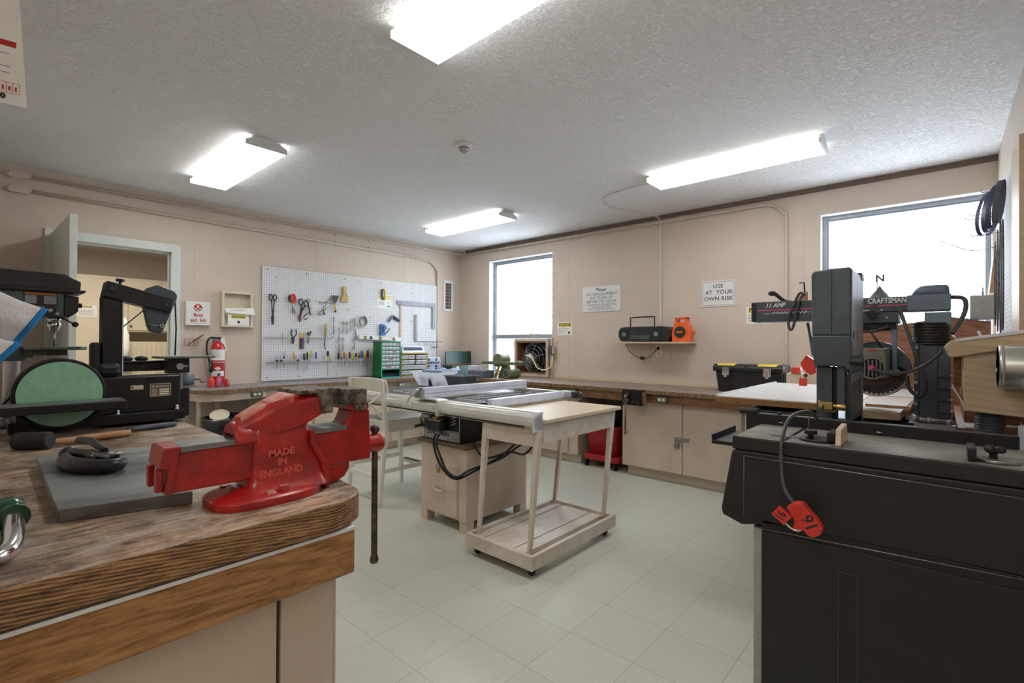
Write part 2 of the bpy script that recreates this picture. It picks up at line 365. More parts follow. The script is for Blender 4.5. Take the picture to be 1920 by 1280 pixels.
def dup(root, loc, label, rz=None):
    r = root.copy(); COL.objects.link(r); r.location = loc; r['label'] = label
    if rz is not None: r.rotation_euler = (0, 0, rz)
    ORG[r.name] = Matrix.Translation(V(loc)) @ Matrix.Rotation(r.rotation_euler[2], 4, 'Z')
    for ch in list(root.children):
        c = ch.copy(); COL.objects.link(c); c.parent = r
        for g in list(ch.children):
            d = g.copy(); COL.objects.link(d); d.parent = c
    return r
def Rot(c, ax, a): return Matrix.Translation(V(c)) @ Matrix.Rotation(a, 4, V(ax)) @ Matrix.Translation(-V(c))

# ---------------------------------------------------------------- room shell
H, XW, C = 2.659, 5.726, .85        # ceiling, right wall, counter height
def slab(name, m, *boxes, **k):
    b = MB()
    for q in boxes: b.box(*q)
    return struct(b.obj(name, m, **k))
YB = -5.0
slab('floor', 'vinyl_tile', (-2.6, 6, -6.6, .2, -.06, 0))
slab('ceiling', 'stucco', (-.12, 6, -6.6, .0, H, H+.08))
# left wall with the door opening (y -4.346 .. -3.668, z 0..2.13)
slab('wall_left', 'wall_paint', (-.12, 0, -6.6, -4.44, 0, H), (-.12, 0, -4.44, -3.645, 2.135, H), (-.12, 0, -3.645, .2, 0, H))
W1X0, W1X1, W1Z0, W1Z1 = .60, 1.722, .86, 2.445
W2X0, W2X1, W2Z0, W2Z1 = 4.63, 5.70, 1.00, 2.41
slab('wall_back', 'wall_paint', (-.12, W1X0, 0, .2, 0, H), (W1X0, W1X1, 0, .2, 0, W1Z0), (W1X0, W1X1, 0, .2, W1Z1, H), (W1X1, W2X0, 0, .2, 0, H),
     (W2X0, W2X1, 0, .2, 0, W2Z0), (W2X0, W2X1, 0, .2, W2Z1, H), (W2X1, 6, 0, .2, 0, H))
slab('wall_right', 'wall_paint', (XW, XW+.15, -6.6, 0, 0, H))
slab('wall_front', 'wall_paint', (0, 4.4, -6.6, YB, 0, H), (4.4, XW, -6.6, -6.5, 0, H))
slab('shade_strip_1', 'wall_shadow_band', (.12, XW, -.012, 0, 2.615, 2.657))  # strip coloured dark to stand for the shade under the ceiling
b = MB()
for y in (-3.47, -2.25, -1.03): b.box(0, .0015, y-.002, y+.002, C, H)
struct(b.obj('trim_2', 'cabinet_paint'))
b = MB()
for x in (1.98, 3.2, 4.50): b.box(x-.002, x+.002, -.0015, 0, C, H)
struct(b.obj('trim_3', 'cabinet_paint'))
b = MB(); b.box(0, .012, -.012, 0, C, 2.55); struct(b.obj('trim_4', 'wall_paint'))
# door casing, jamb, leaf
b = MB()
b.box(0, .018, -4.525, -4.45, 0, 2.195).box(0, .018, -3.665, -3.592, 0, 2.195).box(0, .018, -4.45, -3.665, 2.12, 2.195)
b.box(-.12, .004, -4.45, -4.44, 0, 2.135).box(-.12, .004, -3.66, -3.645, 0, 2.135).box(-.12, .004, -4.45, -3.645, 2.12, 2.135)
b.box(-.07, -.055, -4.44, -4.425, 0, 2.12).box(-.07, -.055, -3.675, -3.66, 0, 2.12).box(-.07, -.055, -4.44, -3.66, 2.105, 2.12)
struct(b.obj('trim_5', 'trim_white', bev=.003))
b = MB(); T = Rot((.02, -4.452, 0), (0, 0, 1), math.radians(.8)); b.box(.02, 1.0, -4.492, -4.452, .01, 2.145, T)
dr = struct(b.obj('door_1', 'trim_white', bev=.002))
dr['label'] = 'white painted door standing open into the room beside the white door frame'
b = MB(); b.cyl((.93, -4.45, 1.0), (.93, -4.38, 1.0), .012).ball((.93, -4.37, 1.0), .028); b.obj('door_handle', 'brass', dr)
b = MB(); b.box(.0, .03, -4.452, -4.444, 1.7, 1.8).box(.0, .03, -4.452, -4.444, .3, .4); b.obj('hinge', 'steel', dr)
# adjoining room
slab('wall_closet', 'wall_paint', (-2.6, -2.5, -5.6, -2.2, 0, 2.6), (-2.6, -.12, -5.7, -5.6, 0, 2.6), (-2.6, -.12, -2.2, -2.1, 0, 2.6))
slab('ceiling_closet', 'stucco', (-2.6, -.12, -5.7, -2.1, 2.42, 2.5))
t = thing('strip_light', 'small strip light on the ceiling of the room beyond the door', 'light', (-.75, -3.95, 2.405))
MB().box(-.78, -.72, -4.1, -3.8, 2.395, 2.42).obj('housing', 'white', t)
MB().box(-.775, -.725, -4.09, -3.81, 2.385, 2.395).obj('lens', 'lamp_lens', t)

# windows
def window(name, x0, x1, z0, z1, mull=None):
    b = MB(); f = .035; y0, y1 = .09, .15
    b.box(x0, x0+f, y0, y1, z0, z1).box(x1-f, x1, y0, y1, z0, z1).box(x0+f, x1-f, y0, y1, z1-f, z1).box(x0+f, x1-f, y0, y1, z0, z0+f)
    b.box(x0+f, x0+f+.014, y0+.015, y1, z0+f, z1-f).box(x0+f+.014, x1-f, y0+.015, y1, z1-f-.014, z1-f)
    if mull: b.box(x0+f, x1-f, y0-.02, y1, mull-.028, mull+.028)
    w = struct(b.obj(name, 'frame_alu', bev=.002))
    g = MB(); g.box(x0+f, x1-f, .118, .122, z0+f, z1-f); g.obj('pane', 'glass', w)
    s_ = MB(); s_.box(x0, x0+.004, .0, y0, z0, z1).box(x1-.004, x1, 0, y0, z0, z1).box(x0, x1, 0, y0, z1-.004, z1).box(x0, x1, -.01, y0, z0-.0, z0+.012)
    s_.obj('window_reveal', 'white', w)
    return w
window('window_1', W1X0, W1X1, W1Z0, W1Z1, 1.378)
window('window_2', W2X0, W2X1, W2Z0, W2Z1)
# surface conduits
b = MB(); b.tube([(.022, -4.60, 2.578), (.022, -.3, 2.60), (.03, -.12, 2.60)], .0145, 10)
b.tube([(.03, -.12, 2.60), (.05, -.045, 2.60), (.13, -.028, 2.598)], .0125, 10, k=5); b.tube([(.13, -.028, 2.598), (4.10, -.022, 2.575)], .0125, 10)
b.tube([(4.10, -.022, 2.575), (4.25, -.022, 2.56), (4.345, -.022, 2.47), (4.37, -.022, 2.32), (4.37, -.022, .87)], .0125, 10, k=6)
for y in (-4.0, -2.8, -2.0, -1.55): b.box(0, .012, y-.02, y+.02, 2.555, 2.615)
for x in (.55, .95, 2.09, 3.4): b.box(x-.02, x+.02, -.012, 0, 2.55, 2.615)
b.yz([(-4.74, 2.565), (-4.72, 2.55), (-4.62, 2.555), (-4.60, 2.575), (-4.62, 2.60), (-4.72, 2.60)], .0, .035)
t = tag(b.obj('conduit', 'wall_paint'), 'beige conduit running just under the ceiling along both walls and down by the right window', 'pipe')
b = MB(); b.tube([(.022, -4.60, 2.465), (.022, -.95, 2.455)], .0145, 10)
b.tube([(.022, -.95, 2.455), (.022, -.62, 2.43), (.022, -.49, 2.33), (.022, -.465, 2.2), (.022, -.463, .87)], .0125, 10, k=6)
for y in (-4.0, -2.8, -2.0, -1.55): b.box(0, .012, y-.02, y+.02, 2.44, 2.49)
b.yz([(-4.74, 2.45), (-4.72, 2.437), (-4.62, 2.44), (-4.60, 2.462), (-4.62, 2.49), (-4.72, 2.49)], .0, .035)
tag(b.obj('conduit', 'wall_paint'), 'lower beige conduit on the left wall that bends down beside the pegboard', 'pipe')

# ceiling fixtures
def fixture(x, y, label):
    t = thing('fluorescent_light', label, 'ceiling light', (x+.61, y+.135, H), 0, 'wraparound fluorescent ceiling lights')
    b = MB()
    b.prism([(.0, 2.650), (.0, H), (.0, H)][:0] or [(y+.05, 2.642), (y+.035, H), (y+.235, H), (y+.22, 2.642)], (x+.015, 0, 0), (0, 1, 0), (0, 0, 1), (1.19, 0, 0))
    b.obj('housing', 'white', t)
    e = [(y, 2.592), (y, 2.625), (y+.03, 2.640), (y+.05, 2.652), (y+.22, 2.652), (y+.24, 2.640), (y+.27, 2.625), (y+.27, 2.592)]
    for xa in (x, x+1.207):
        b = MB(); b.yz(e, xa, xa+.013); b.obj('end_cap', 'white', t, bev=.002)
    b = MB(); b.yz([(y+.003, 2.594), (y+.003, 2.625), (y+.035, 2.641), (y+.235, 2.641), (y+.267, 2.625), (y+.267, 2.594)], x+.013, x+1.207)
    bmesh.ops.recalc_face_normals(b.b, faces=b.b.faces)
    for f in b.b.faces: f.material_index = 0 if f.normal.z < -.5 else 1
    b.obj('lens', ['lamp_lens', 'lamp_lens_side'], t)
    return t
fixture(.765, -3.72, 'fluorescent ceiling light nearest the door, over the left wall')
fixture(.815, -1.32, 'fluorescent ceiling light in front of the corner and small window')
fixture(3.618, -1.275, 'fluorescent ceiling light nearest the big right window, with a white cable')
fixture(3.63, -3.73, 'large fluorescent ceiling light nearest, cut off by the picture top')
fixture(4.46, -5.95, 'unseen fluorescent fill light added behind the camera to brighten the bench')  # added fixture, never in view, that fills light onto the foreground bench
b = MB(); b.tube([(3.62, -1.10, 2.64), (3.3, -1.05, 2.652), (3.02, -.93, 2.652), (2.93, -.6, 2.652), (3.02, -.35, 2.652), (3.12, -.1, 2.65), (3.165, -.02, 2.60), (3.168, -.012, 2.4), (3.168, -.012, 2.0), (3.17, -.012, 1.55), (3.168, -.012, 1.3)], .006, 8, k=5)
tag(b.obj('lamp_cable', 'white'), 'white cable from the right ceiling light running down the wall behind the radio', 'cable')
t = thing('smoke_detector', 'round white smoke detector on the ceiling between the lights', 'detector', (2.93, -2.64, H))
MB().lathe([(.06, 0), (.06, -.012), (.045, -.022)], (2.93, -2.64, H)).obj('base', 'white', t)
MB().lathe([(.03, -.02), (.036, -.034), (.022, -.05), (.018, -.052)], (2.93, -2.64, H)).obj('sensor', 'steel', t)
# exterior
slab('ground_outside', 'snow_ground', (-25, 30, .5, 60, -1.2, -1.15))
t = thing('house', 'pale neighbouring house seen washed out through the right window', 'building', (6.5, 22, -1.15))
MB().box(0, 14, 20, 27, -1.15, 3.0).obj('wall', 'siding', t)
MB().prism([(19.5, 3.0), (27.5, 3.0), (23.5, 5.0)], (-.4, 0, 0), (0, 1, 0), (0, 0, 1), (14.8, 0, 0)).obj('roof', 'roof_grey', t)
for x in (3.2, 6.2, 8.6, 11): MB().box(x, x+1, 19.94, 20, 1.7, 2.5).obj('window', 'house_glass', t)
def tree(x, y, z, r, label, n):
    t = thing('tree', label, 'tree', (x, y, -1.15))
    MB().cyl((x, y, -1.15), (x, y, z), .07, .04, 8).obj('trunk', 'plywood_red', t)
    b = MB(); rd = random.Random(n)
    for i in range(260):
        p = V((rd.gauss(0, 1), rd.gauss(0, 1), rd.gauss(0, 1.3)))*r*.45+V((x, y, z))
        a = rd.random()*6; e = .05+.05*rd.random()
        d1 = V((math.cos(a), math.sin(a), rd.uniform(-.5, .5)))*e; d2 = V((-math.sin(a), rd.uniform(-.5, .5), math.cos(a)))*e
        b._f([b.b.verts.new(q) for q in (p-d1, p-d2, p+d1, p+d2)])
    b.obj('foliage', 'leaf', t, nrm=False)
tree(5.65, 9, 1.6, 1.0, 'pale leafy tree outside at the right side of the right window', 3)
tree(-1.9, 4.0, 1.9, 1.2, 'pale leafy tree outside the narrow window, left side', 4)
# ================================================================ counters and cabinets
CT = .035   # counter top thickness
b = MB()
poly = [(.0, -3.50), (.10, -3.60), (.28, -3.63), (.50, -3.60), (.60, -3.50), (.61, -3.36), (.58, -3.22), (.53, -3.08), (.50, -2.9), (.53, -2.2), (.53, -.70), (.60, -.62), (.66, -.0), (.0, .0)]
b.xy(poly, C-CT, C)
for f in b.b.faces: f.material_index = 0 if abs(f.normal.z) > .5 else 1
bmesh.ops.recalc_face_normals(b.b, faces=b.b.faces)
for f in b.b.faces: f.material_index = 0 if abs(f.normal.z) > .5 else 1
tag(b.obj('worktop', ['counter_grey', 'worn_edge']), 'worn grey wooden worktop along the left wall below the pegboard', 'worktop')
b = MB(); b.box(.661, XW, -.74, 0, C-CT, C)
bmesh.ops.recalc_face_normals(b.b, faces=b.b.faces)
for f in b.b.faces: f.material_index = 0 if abs(f.normal.z) > .5 else 1
t = tag(b.obj('worktop', ['counter_top', 'worn_edge']), 'worn brown wooden worktop under the windows on the back wall', 'worktop')
MB().box(.70, XW, -.70, -.665, C-CT-.085, C-CT).obj('apron', 'fir_edge', t)
MB().box(1.75, 4.45, -.018, 0, C, C+.03).obj('backsplash_strip', 'pale_ply', t)
def cabinet(name, label, face, lo, hi, ax, doors, z0=.09, z1=.815, side='cabinet_paint', depth=.6, kick=.06, group='cream base cabinets'):
    """ax 'x': runs along x on the back wall with its front at y=-face; 'y': runs along y on the left wall with its front at x=face"""
    def bx(b, a0, a1, d0, d1, q0, q1):
        if ax == 'x': b.box(a0, a1, -d1, -d0, q0, q1)
        else: b.box(d0, d1, a0, a1, q0, q1)
        return b
    loc = ((lo+hi)/2, -face/2, 0) if ax == 'x' else (face/2, (lo+hi)/2, 0)
    t = thing(name, label, 'cabinet', loc, 0, group)
    b = MB(); bx(b, lo, hi, .003, face, z0, z1); bx(b, lo+.03, hi-.0, .003, face-kick, 0, z0); b.obj('body', side, t, bev=.002)
    for (a0, a1, q0, q1) in doors:
        d = bx(MB(), a0, a1, face, face+.018, q0, q1).obj('door', 'cabinet_paint', t, bev=.003)
    return t
t = cabinet('base_cabinet', 'cream two-door base cabinet with a hasp and padlock under the back worktop', .62, 3.06, 4.185, 'x', [(3.075, 3.665, .10, .755), (3.675, 4.175, .10, .755)], z1=.81)
b = MB(); b.box(3.60, 3.73, -.645, -.638, .395, .43).ring((3.625, -.655, .40), .016, .004, (0, 1, 0), 14).box(3.603, 3.647, -.665, -.645, .335, .385)
dd_ = [c for c in t.children if c.name.startswith('door')]
b.obj('padlock', 'steel', dd_[0])
b = MB(); b.box(3.675, 3.70, -.65, -.638, .74, .78); b.obj('door_catch', 'cabinet_paint', dd_[-1])
cabinet('base_cabinet', 'cream base cabinet at the right end of the back worktop, mostly hidden', .62, 4.19, 5.2, 'x', [(4.20, 4.66, .10, .755), (4.68, 5.16, .10, .755)], z1=.81)
t = cabinet('base_cabinet', 'cream base cabinet left of the red mop bucket, behind the white cart', .60, 1.25, 2.52, 'x', [(1.28, 1.86, .10, .76), (1.88, 2.40, .10, .76)], z1=.81)
b = MB(); b.box(2.26, 2.32, -.628, -.618, .33, .45).box(2.33, 2.40, -.628, -.618, .33, .45); b.obj('door_catch', 'cabinet_paint', t)
cabinet('base_cabinet', 'cream base cabinet under the left worktop next to the black garbage can', .47, -2.98, -2.05, 'y', [(-2.93, -2.52, .10, .76), (-2.50, -2.08, .10, .76)], z1=.81)
cabinet('base_cabinet', 'cream base cabinet under the left worktop behind the white bar stool', .47, -2.04, -.62, 'y', [(-2.00, -1.58, .10, .76), (-1.55, -1.12, .10, .76), (-1.09, -.66, .10, .76)], z1=.81)
# framed open bay for the garbage can
t = thing('worktop_stand', 'cream wooden frame holding up the rounded left end of the left worktop', 'frame', (.3, -3.3, 0))
b = MB(); pf = [(.06, -3.57), (.28, -3.60), (.48, -3.575), (.575, -3.48), (.585, -3.36), (.555, -3.20), (.51, -3.06), (.49, -2.99)]
for (p, q) in zip(pf, pf[1:]):
    d = V((q[0]-p[0], q[1]-p[1], 0)).normalized()*.001; nn = V((-d.y, d.x, 0)).normalized()*.02
    b.hexa([V((p[0], p[1], .745)), V((q[0], q[1], .745)), V((q[0], q[1], .745))+nn, V((p[0], p[1], .745))+nn, V((p[0], p[1], .8149)), V((q[0], q[1], .8149)), V((q[0], q[1], .8149))+nn, V((p[0], p[1], .8149))+nn])
b.obj('apron', 'cabinet_paint', t)
MB().box(.06, .09, -3.57, -3.53, 0, .745).obj('post', 'cabinet_paint', t); MB().box(.43, .455, -3.565, -3.54, 0, .745).obj('post', 'cabinet_paint', t)
MB().box(.05, .075, -3.3, -3.26, 0, .8149).obj('post', 'cabinet_paint', t)
# electrical outlets along the worktop edges
def outlet(x0, x1, y, z, label, ax='x', g='grey twin outlet boxes on the worktop edges'):
    t = thing('outlet', label, 'outlet', ((x0+x1)/2, y, z) if ax == 'x' else (y, (x0+x1)/2, z), 0, g)
    h = .03; mid = (x0+x1)/2
    if ax == 'x': MB().box(x0, x1, y, y+.035, z-h, z+h).obj('box', 'outlet_green', t, bev=.003)
    else: MB().box(y-.035, y, x0, x1, z-h, z+h).obj('box', 'outlet_green', t, bev=.003)
    for s_ in (-.019, .019):
        b = MB(); a = mid+s_
        if ax == 'x': o, n_, r_ = V((a, y-.0005, z)), V((0, -1, 0)), V((1, 0, 0))
        else: o, n_, r_ = V((y+.0005, a, z)), V((1, 0, 0)), V((0, 1, 0))
        b.cyl(o, o+n_*.003, .0145, n=18)
        b.mi = 1
        for q in (-.005, .005): b.cyl(o+n_*.0031+r_*q+V((0, 0, .003)), o+n_*.0036+r_*q+V((0, 0, .003)), .0014, n=6)
        b.cyl(o+n_*.0031+V((0, 0, -.006)), o+n_*.0036+V((0, 0, -.006)), .002, n=6)
        b.obj('socket', ['ivory', 'ink_black'], t)
outlet(2.49, 2.59, -.736, .778, 'grey twin outlet on the back worktop apron, left of the small black vise')
outlet(3.465, 3.565, -.736, .772, 'grey twin outlet on the back worktop apron, right of the small black vise')
outlet(4.27, 4.37, -.736, .772, 'grey twin outlet on the back worktop apron beside the black saw handle')
outlet(-3.17, -3.07, .62, .79, 'grey twin outlet on the edge of the left worktop above the garbage can', 'y')
outlet(-1.50, -1.41, .57, .78, 'grey twin outlet on the left worktop edge behind the stool backrest', 'y')
# woodworker vise on the back worktop
t = thing('bench_vise', 'small black vise with brown handle clamped to the back worktop edge', 'vise', (3.25, -.80, .70))
b = MB(); b.box(3.15, 3.355, -.80, -.745, .705, .852); b.obj('jaw', 'black_metal', t, bev=.006)
b = MB(); b.box(3.355, 3.375, -.79, -.745, .725, .83); b.obj('jaw_pad', 'worn_edge', t)
b = MB(); b.cyl((3.21, -.80, .80), (3.21, -.835, .80), .018).cyl((3.21, -.80, .745), (3.21, -.85, .745), .024).cyl((3.27, -.80, .74), (3.27, -.815, .74), .016).cyl((3.32, -.80, .74), (3.32, -.815, .74), .016); b.obj('screw', 'dark_steel', t)
b = MB(); b.cyl((3.21, -.84, .46), (3.21, -.84, .78), .009).ball((3.21, -.84, .455), .019).ball((3.21, -.84, .79), .016); b.obj('handle', 'worn_edge', t)

# garbage can
t = thing('garbage_can', 'black round garbage can with a black bag liner under the left worktop', 'garbage can', (.62, -3.30, 0))
cx, cy = .66, -3.33
n = 40; rd = random.Random(5)
b = MB(); b.lathe([(.20, .0), (.215, .3), (.245, .585), (.25, .60), (.232, .60), (.20, .30), (.18, .02)], (cx, cy, 0), n=36); b.obj('can', 'black_plastic', t)
b = MB(); rings = []
for (r, z, j) in ((.245, .40, .010), (.252, .47, .012), (.258, .54, .008), (.262, .607, .004), (.250, .615, .004), (.228, .60, .006), (.215, .52, .02), (.19, .44, .03)):
    rings.append([(cx+(r+rd.uniform(-j, j))*math.cos(2*PI*i/n), cy+(r+rd.uniform(-j, j))*math.sin(2*PI*i/n), z+rd.uniform(-j, j)) for i in range(n)])
b.loft(rings, True, caps=False); b.obj('liner', 'bag_black', t, nrm=True)
b = MB(); T = Matrix.Translation((.60, -3.43, .60)) @ Matrix.Rotation(.5, 4, 'Y') @ Matrix.Rotation(.2, 4, 'X')
b.loft([[T @ V((r*math.cos(2*PI*i/24), r*math.sin(2*PI*i/24), z)) for i in range(24)] for r, z in ((.06, -.12), (.075, .03), (.079, .035), (.075, .04), (.066, .032), (.06, .028))], True)
t2 = tag(b.obj('paper_cup', ['cream_paint']), 'used white paper cup lying on top inside the garbage can', 'cup')
# mop bucket
t = thing('mop_bucket', 'red mop bucket on casters under the back worktop between two cabinets', 'bucket', (2.78, -.42, 0))
b = MB()
def rr(x0, x1, y0, y1, z, r=.04, n=5):
    o = []
    for (cx_, cy_, a0) in ((x1-r, y1-r, 0), (x0+r, y1-r, PI/2), (x0+r, y0+r, PI), (x1-r, y0+r, 1.5*PI)):
        for i in range(n): a = a0+PI/2*i/(n-1); o.append((cx_+r*math.cos(a), cy_+r*math.sin(a), z))
    return o
b.loft([rr(2.64, 2.95, -.56, -.26, .085), rr(2.61, 2.98, -.60, -.22, .40), rr(2.60, 2.99, -.61, -.21, .41), rr(2.60, 2.99, -.61, -.21, .435), rr(2.62, 2.97, -.58, -.24, .435), rr(2.66, 2.93, -.54, -.28, .12)], True)
b.obj('tub', 'bucket_red', t)
b = MB(); b.loft([rr(2.59, 3.0, -.61, -.21, .075), rr(2.59, 3.0, -.61, -.21, .13)]); b.obj('bumper', 'bucket_red', t, bev=.004)
for x, y in ((2.62, -.58), (2.96, -.58), (2.62, -.26), (2.96, -.26)): MB().cyl((x-.012, y, .033), (x+.012, y, .033), .032).box(x-.006, x+.006, y-.01, y+.01, .03, .09).obj('caster', 'rubber', t)
b = MB(); b.loft([rr(2.65, 2.94, -.56, -.28, .436), rr(2.63, 2.96, -.58, -.26, .62), rr(2.66, 2.93, -.55, -.29, .62), rr(2.68, 2.91, -.52, -.32, .45)]); b.obj('wringer', 'black_plastic', t)

# ================================================================ left wall
t = thing('first_aid_kit', 'white first aid kit box on the left wall with a red cross', 'first aid kit', (.0, -3.455, 1.435))
b = MB(); b.box(0, .055, -3.555, -3.352, 1.438, 1.665); b.obj('case', 'white', t, bev=.004)
b = MB(); R_, U_ = (0, 1, 0), (0, 0, 1)
b.cyl((.055, -3.455, 1.608), (.0565, -3.455, 1.608), .036, n=12); b.mi = 1; b.box(.0565, .057, -3.463, -3.447, 1.578, 1.632).box(.0565, .057, -3.481, -3.429, 1.590, 1.606); b.mi = 0
b.text('first', (.0555, -3.453, 1.535), .048, R_, U_, bold=.001).text('aid  kit', (.0555, -3.453, 1.487), .048, R_, U_, bold=.001).box(.0553, .0557, -3.53, -3.376, 1.459, 1.4605)
b.obj('lettering', ['ink_red', 'white'], t)
t = thing('brochure_holder', 'cream open wall box holding an instructions sheet and folded papers', 'wall box', (0, -3.10, 1.43))
b = MB(); y0, y1, z0, z1 = -3.252, -2.965, 1.432, 1.79
b.box(0, .012, y0+.022, y1-.022, z0+.016, z1-.022).box(0, .075, y0, y0+.022, z0, z1).box(0, .075, y1-.022, y1, z0, z1).box(0, .075, y0+.022, y1-.022, z0, z0+.016).box(0, .075, y0+.022, y1-.022, z1-.022, z1)
b.obj('box', 'cream_paint', t)
b = MB(); b.box(.070, .0745, -3.20, -3.0, 1.45, 1.56); b.mi = 1; b.box(.0745, .0749, -3.168, -3.036, 1.518, 1.552); b.mi = 2; b.text('Instructions', (.0749, -3.102, 1.533), .026, R_, U_, bold=.0008); b.cyl((.0745, -3.10, 1.482), (.0749, -3.10, 1.482), .014, n=12)
tag(b.obj('instruction_sheet', ['paper', 'yellow_print', 'ink_black']), 'white sheet headed Instructions in yellow, in the cream wall box', 'paper')
b = MB(); b.hexa([(.076, -3.23, 1.60), (.085, -2.95, 1.575), (.10, -2.955, 1.555), (.095, -3.22, 1.572), (.076, -3.228, 1.615), (.085, -2.965, 1.632), (.10, -2.955, 1.57), (.095, -3.222, 1.58)])
b.mi = 1; b.tube([(.094, -3.19, 1.597), (.094, -3.10, 1.603), (.094, -3.05, 1.602)], .0015, 4)
tag(b.obj('booklet', ['paper', 'ink_grey']), 'folded cream booklet drooping over the front of the wall box', 'booklet')
# extinguisher
t = thing('fire_extinguisher', 'red fire extinguisher with a black hose hung on the left wall', 'fire extinguisher', (.08, -3.285, .93))
ex, ey = .085, -3.288
b = MB(); b.lathe([(.055, .865), (.062, .875), (.062, 1.215), (.055, 1.25), (.03, 1.275), (.022, 1.285)], (ex, ey, 0)); b.obj('cylinder', 'red_paint', t)
b = MB()
def band(b, r, z0, z1, a0, a1, n=16):
    A = [[(ex+r*math.cos(a0+(a1-a0)*i/n), ey+r*math.sin(a0+(a1-a0)*i/n), z) for i in range(n+1)] for z in (z0, z1)]
    b.loft(A, True, caps=False, close=False)
band(b, .0625, 1.10, 1.205, -1.9, .9); b.mi = 1
for i in range(7): band(b, .063, 1.19-i*.011, 1.1925-i*.011, -1.5, -.2 if i % 2 else .1)
b.obj('label', ['paper', 'ink_grey'], t, nrm=False)
b = MB(); band(b, .0625, .945, .995, -1.4, .6); b.mi = 1; band(b, .063, .955, .958, -1.2, .2); band(b, .063, .97, .973, -1.2, .2); b.obj('label', ['paper', 'ink_grey'], t, nrm=False)
b = MB(); b.prism([(-.03, 0), (0, .02), (.03, 0), (0, -.02)], (ex+.0605, ey-.02, 1.02), (.3, 1, 0), (0, 0, 1), (.003, 0, 0)); b.obj('badge', 'white', t)
b = MB(); b.lathe([(.064, 1.07), (.064, 1.085)], (ex, ey, 0)); b.obj('strap', 'steel', t)
b = MB(); b.cyl((ex, ey, 1.28), (ex, ey, 1.325), .018, n=14).box(ex-.015, ex+.02, ey-.02, ey+.02, 1.30, 1.33); b.mi = 1; b.cyl((ex+.02, ey, 1.315), (ex+.028, ey, 1.315), .014, n=14); b.obj('valve', ['chrome', 'black_plastic'], t)
b = MB(); b.box(ex-.01, ex+.01, ey-.02, ey+.085, 1.345, 1.352, Rot((ex, ey, 1.35), (1, 0, 0), .12)).box(ex-.01, ex+.01, ey-.01, ey+.06, 1.315, 1.321); b.obj('lever', 'steel', t)
b = MB(); b.tube([(ex, ey-.02, 1.318), (ex+.01, ey-.07, 1.32), (ex+.02, ey-.10, 1.28), (ex+.02, ey-.105, 1.20), (ex+.02, ey-.09, 1.12), (ex+.02, ey-.075, 1.07)], .0085, 10, k=5); b.obj('hose', 'rubber', t)
b = MB(); b.cyl((ex+.02, ey-.075, 1.075), (ex+.02, ey-.068, .985), .013, .017, 14); b.obj('nozzle', 'dark_green', t)
b = MB(); b.hexa([(ex+.02, ey+.03, 1.20), (ex+.02, ey+.075, 1.19), (ex+.024, ey+.075, 1.19), (ex+.024, ey+.03, 1.20), (ex+.02, ey+.02, 1.315), (ex+.02, ey+.045, 1.325), (ex+.024, ey+.045, 1.325), (ex+.024, ey+.02, 1.315)]); b.obj('inspection_tag', 'paper', t)
b = MB(); b.box(.0, .022, ey-.03, ey+.03, 1.24, 1.33); b.obj('bracket', 'steel', t)
# bottles below the extinguisher
t = thing('bottle', 'small red plastic bottle standing on the left worktop by the extinguisher', 'bottle', (.25, -3.37, C))
MB().lathe([(.026, 0), (.028, .01), (.028, .06), (.022, .075), (.014, .082), (.014, .10)], (.25, -3.395, C)).obj('body', 'red_plastic', t)
t = thing('bottle', 'clear pink bottle with dark red liquid beside the extinguisher', 'bottle', (.25, -3.33, C))
MB().lathe([(.022, 0), (.025, .006), (.025, .07), (.010, .09), (.010, .108)], (.23, -3.325, C)).obj('body', 'glove_pink', t)
MB().lathe([(.012, .105), (.012, .125)], (.23, -3.325, C)).obj('cap', 'ink_blue', t)
t = thing('bottle', 'short dark red bottle at the base of the fire extinguisher', 'bottle', (.30, -3.26, C))
MB().lathe([(.022, 0), (.024, .006), (.024, .05), (.012, .065), (.012, .075)], (.27, -3.268, C)).obj('body', 'red_paint', t)
# brush in wire holder on wall
t = thing('wire_rack', 'small copper-coloured wire rack on the left wall below the first aid kit', 'rack', (.02, -3.51, 1.2))
b = MB()
for z in (1.245, 1.275, 1.305): b.tube([(.004, -3.56, z), (.05, -3.56, z), (.05, -3.45, z), (.004, -3.45, z)], .002, 5)
for y in (-3.56, -3.523, -3.487, -3.45): b.tube([(.05, y, 1.245), (.05, y, 1.305)], .002, 5)
b.obj('wire', 'copper_brown', t)
b = MB(); b.tube([(.03, -3.53, 1.25), (.035, -3.42, 1.335), (.035, -3.39, 1.35)], [.004, .008, .002], 8); tag(b.obj('file', 'copper_brown'), 'brown rasp sticking up out of the small wall rack', 'file')
# vent
t = thing('wall_vent', 'cream framed dark air vent grille near the room corner', 'vent', (0, -.25, 1.97))
b = MB(); y0, y1, z0, z1 = -.342, -.158, 1.745, 2.198
b.box(0, .014, y0, y0+.035, z0, z1).box(0, .014, y1-.035, y1, z0, z1).box(0, .014, y0+.035, y1-.035, z0, z0+.04).box(0, .014, y0+.035, y1-.035, z1-.04, z1); b.obj('frame', 'white', t, bev=.002)
MB().box(0.0005, .003, y0+.035, y1-.035, z0+.04, z1-.04).obj('backing', 'brown_void', t)
b = MB()
for i in range(7): z = z0+.085+i*.048; b.box(.003, .010, y0+.035, y1-.035, z, z+.0035)
b.box(.003, .008, y0+.11, y0+.112, z0+.04, z1-.04)
b.obj('slat', 'trim_white', t)

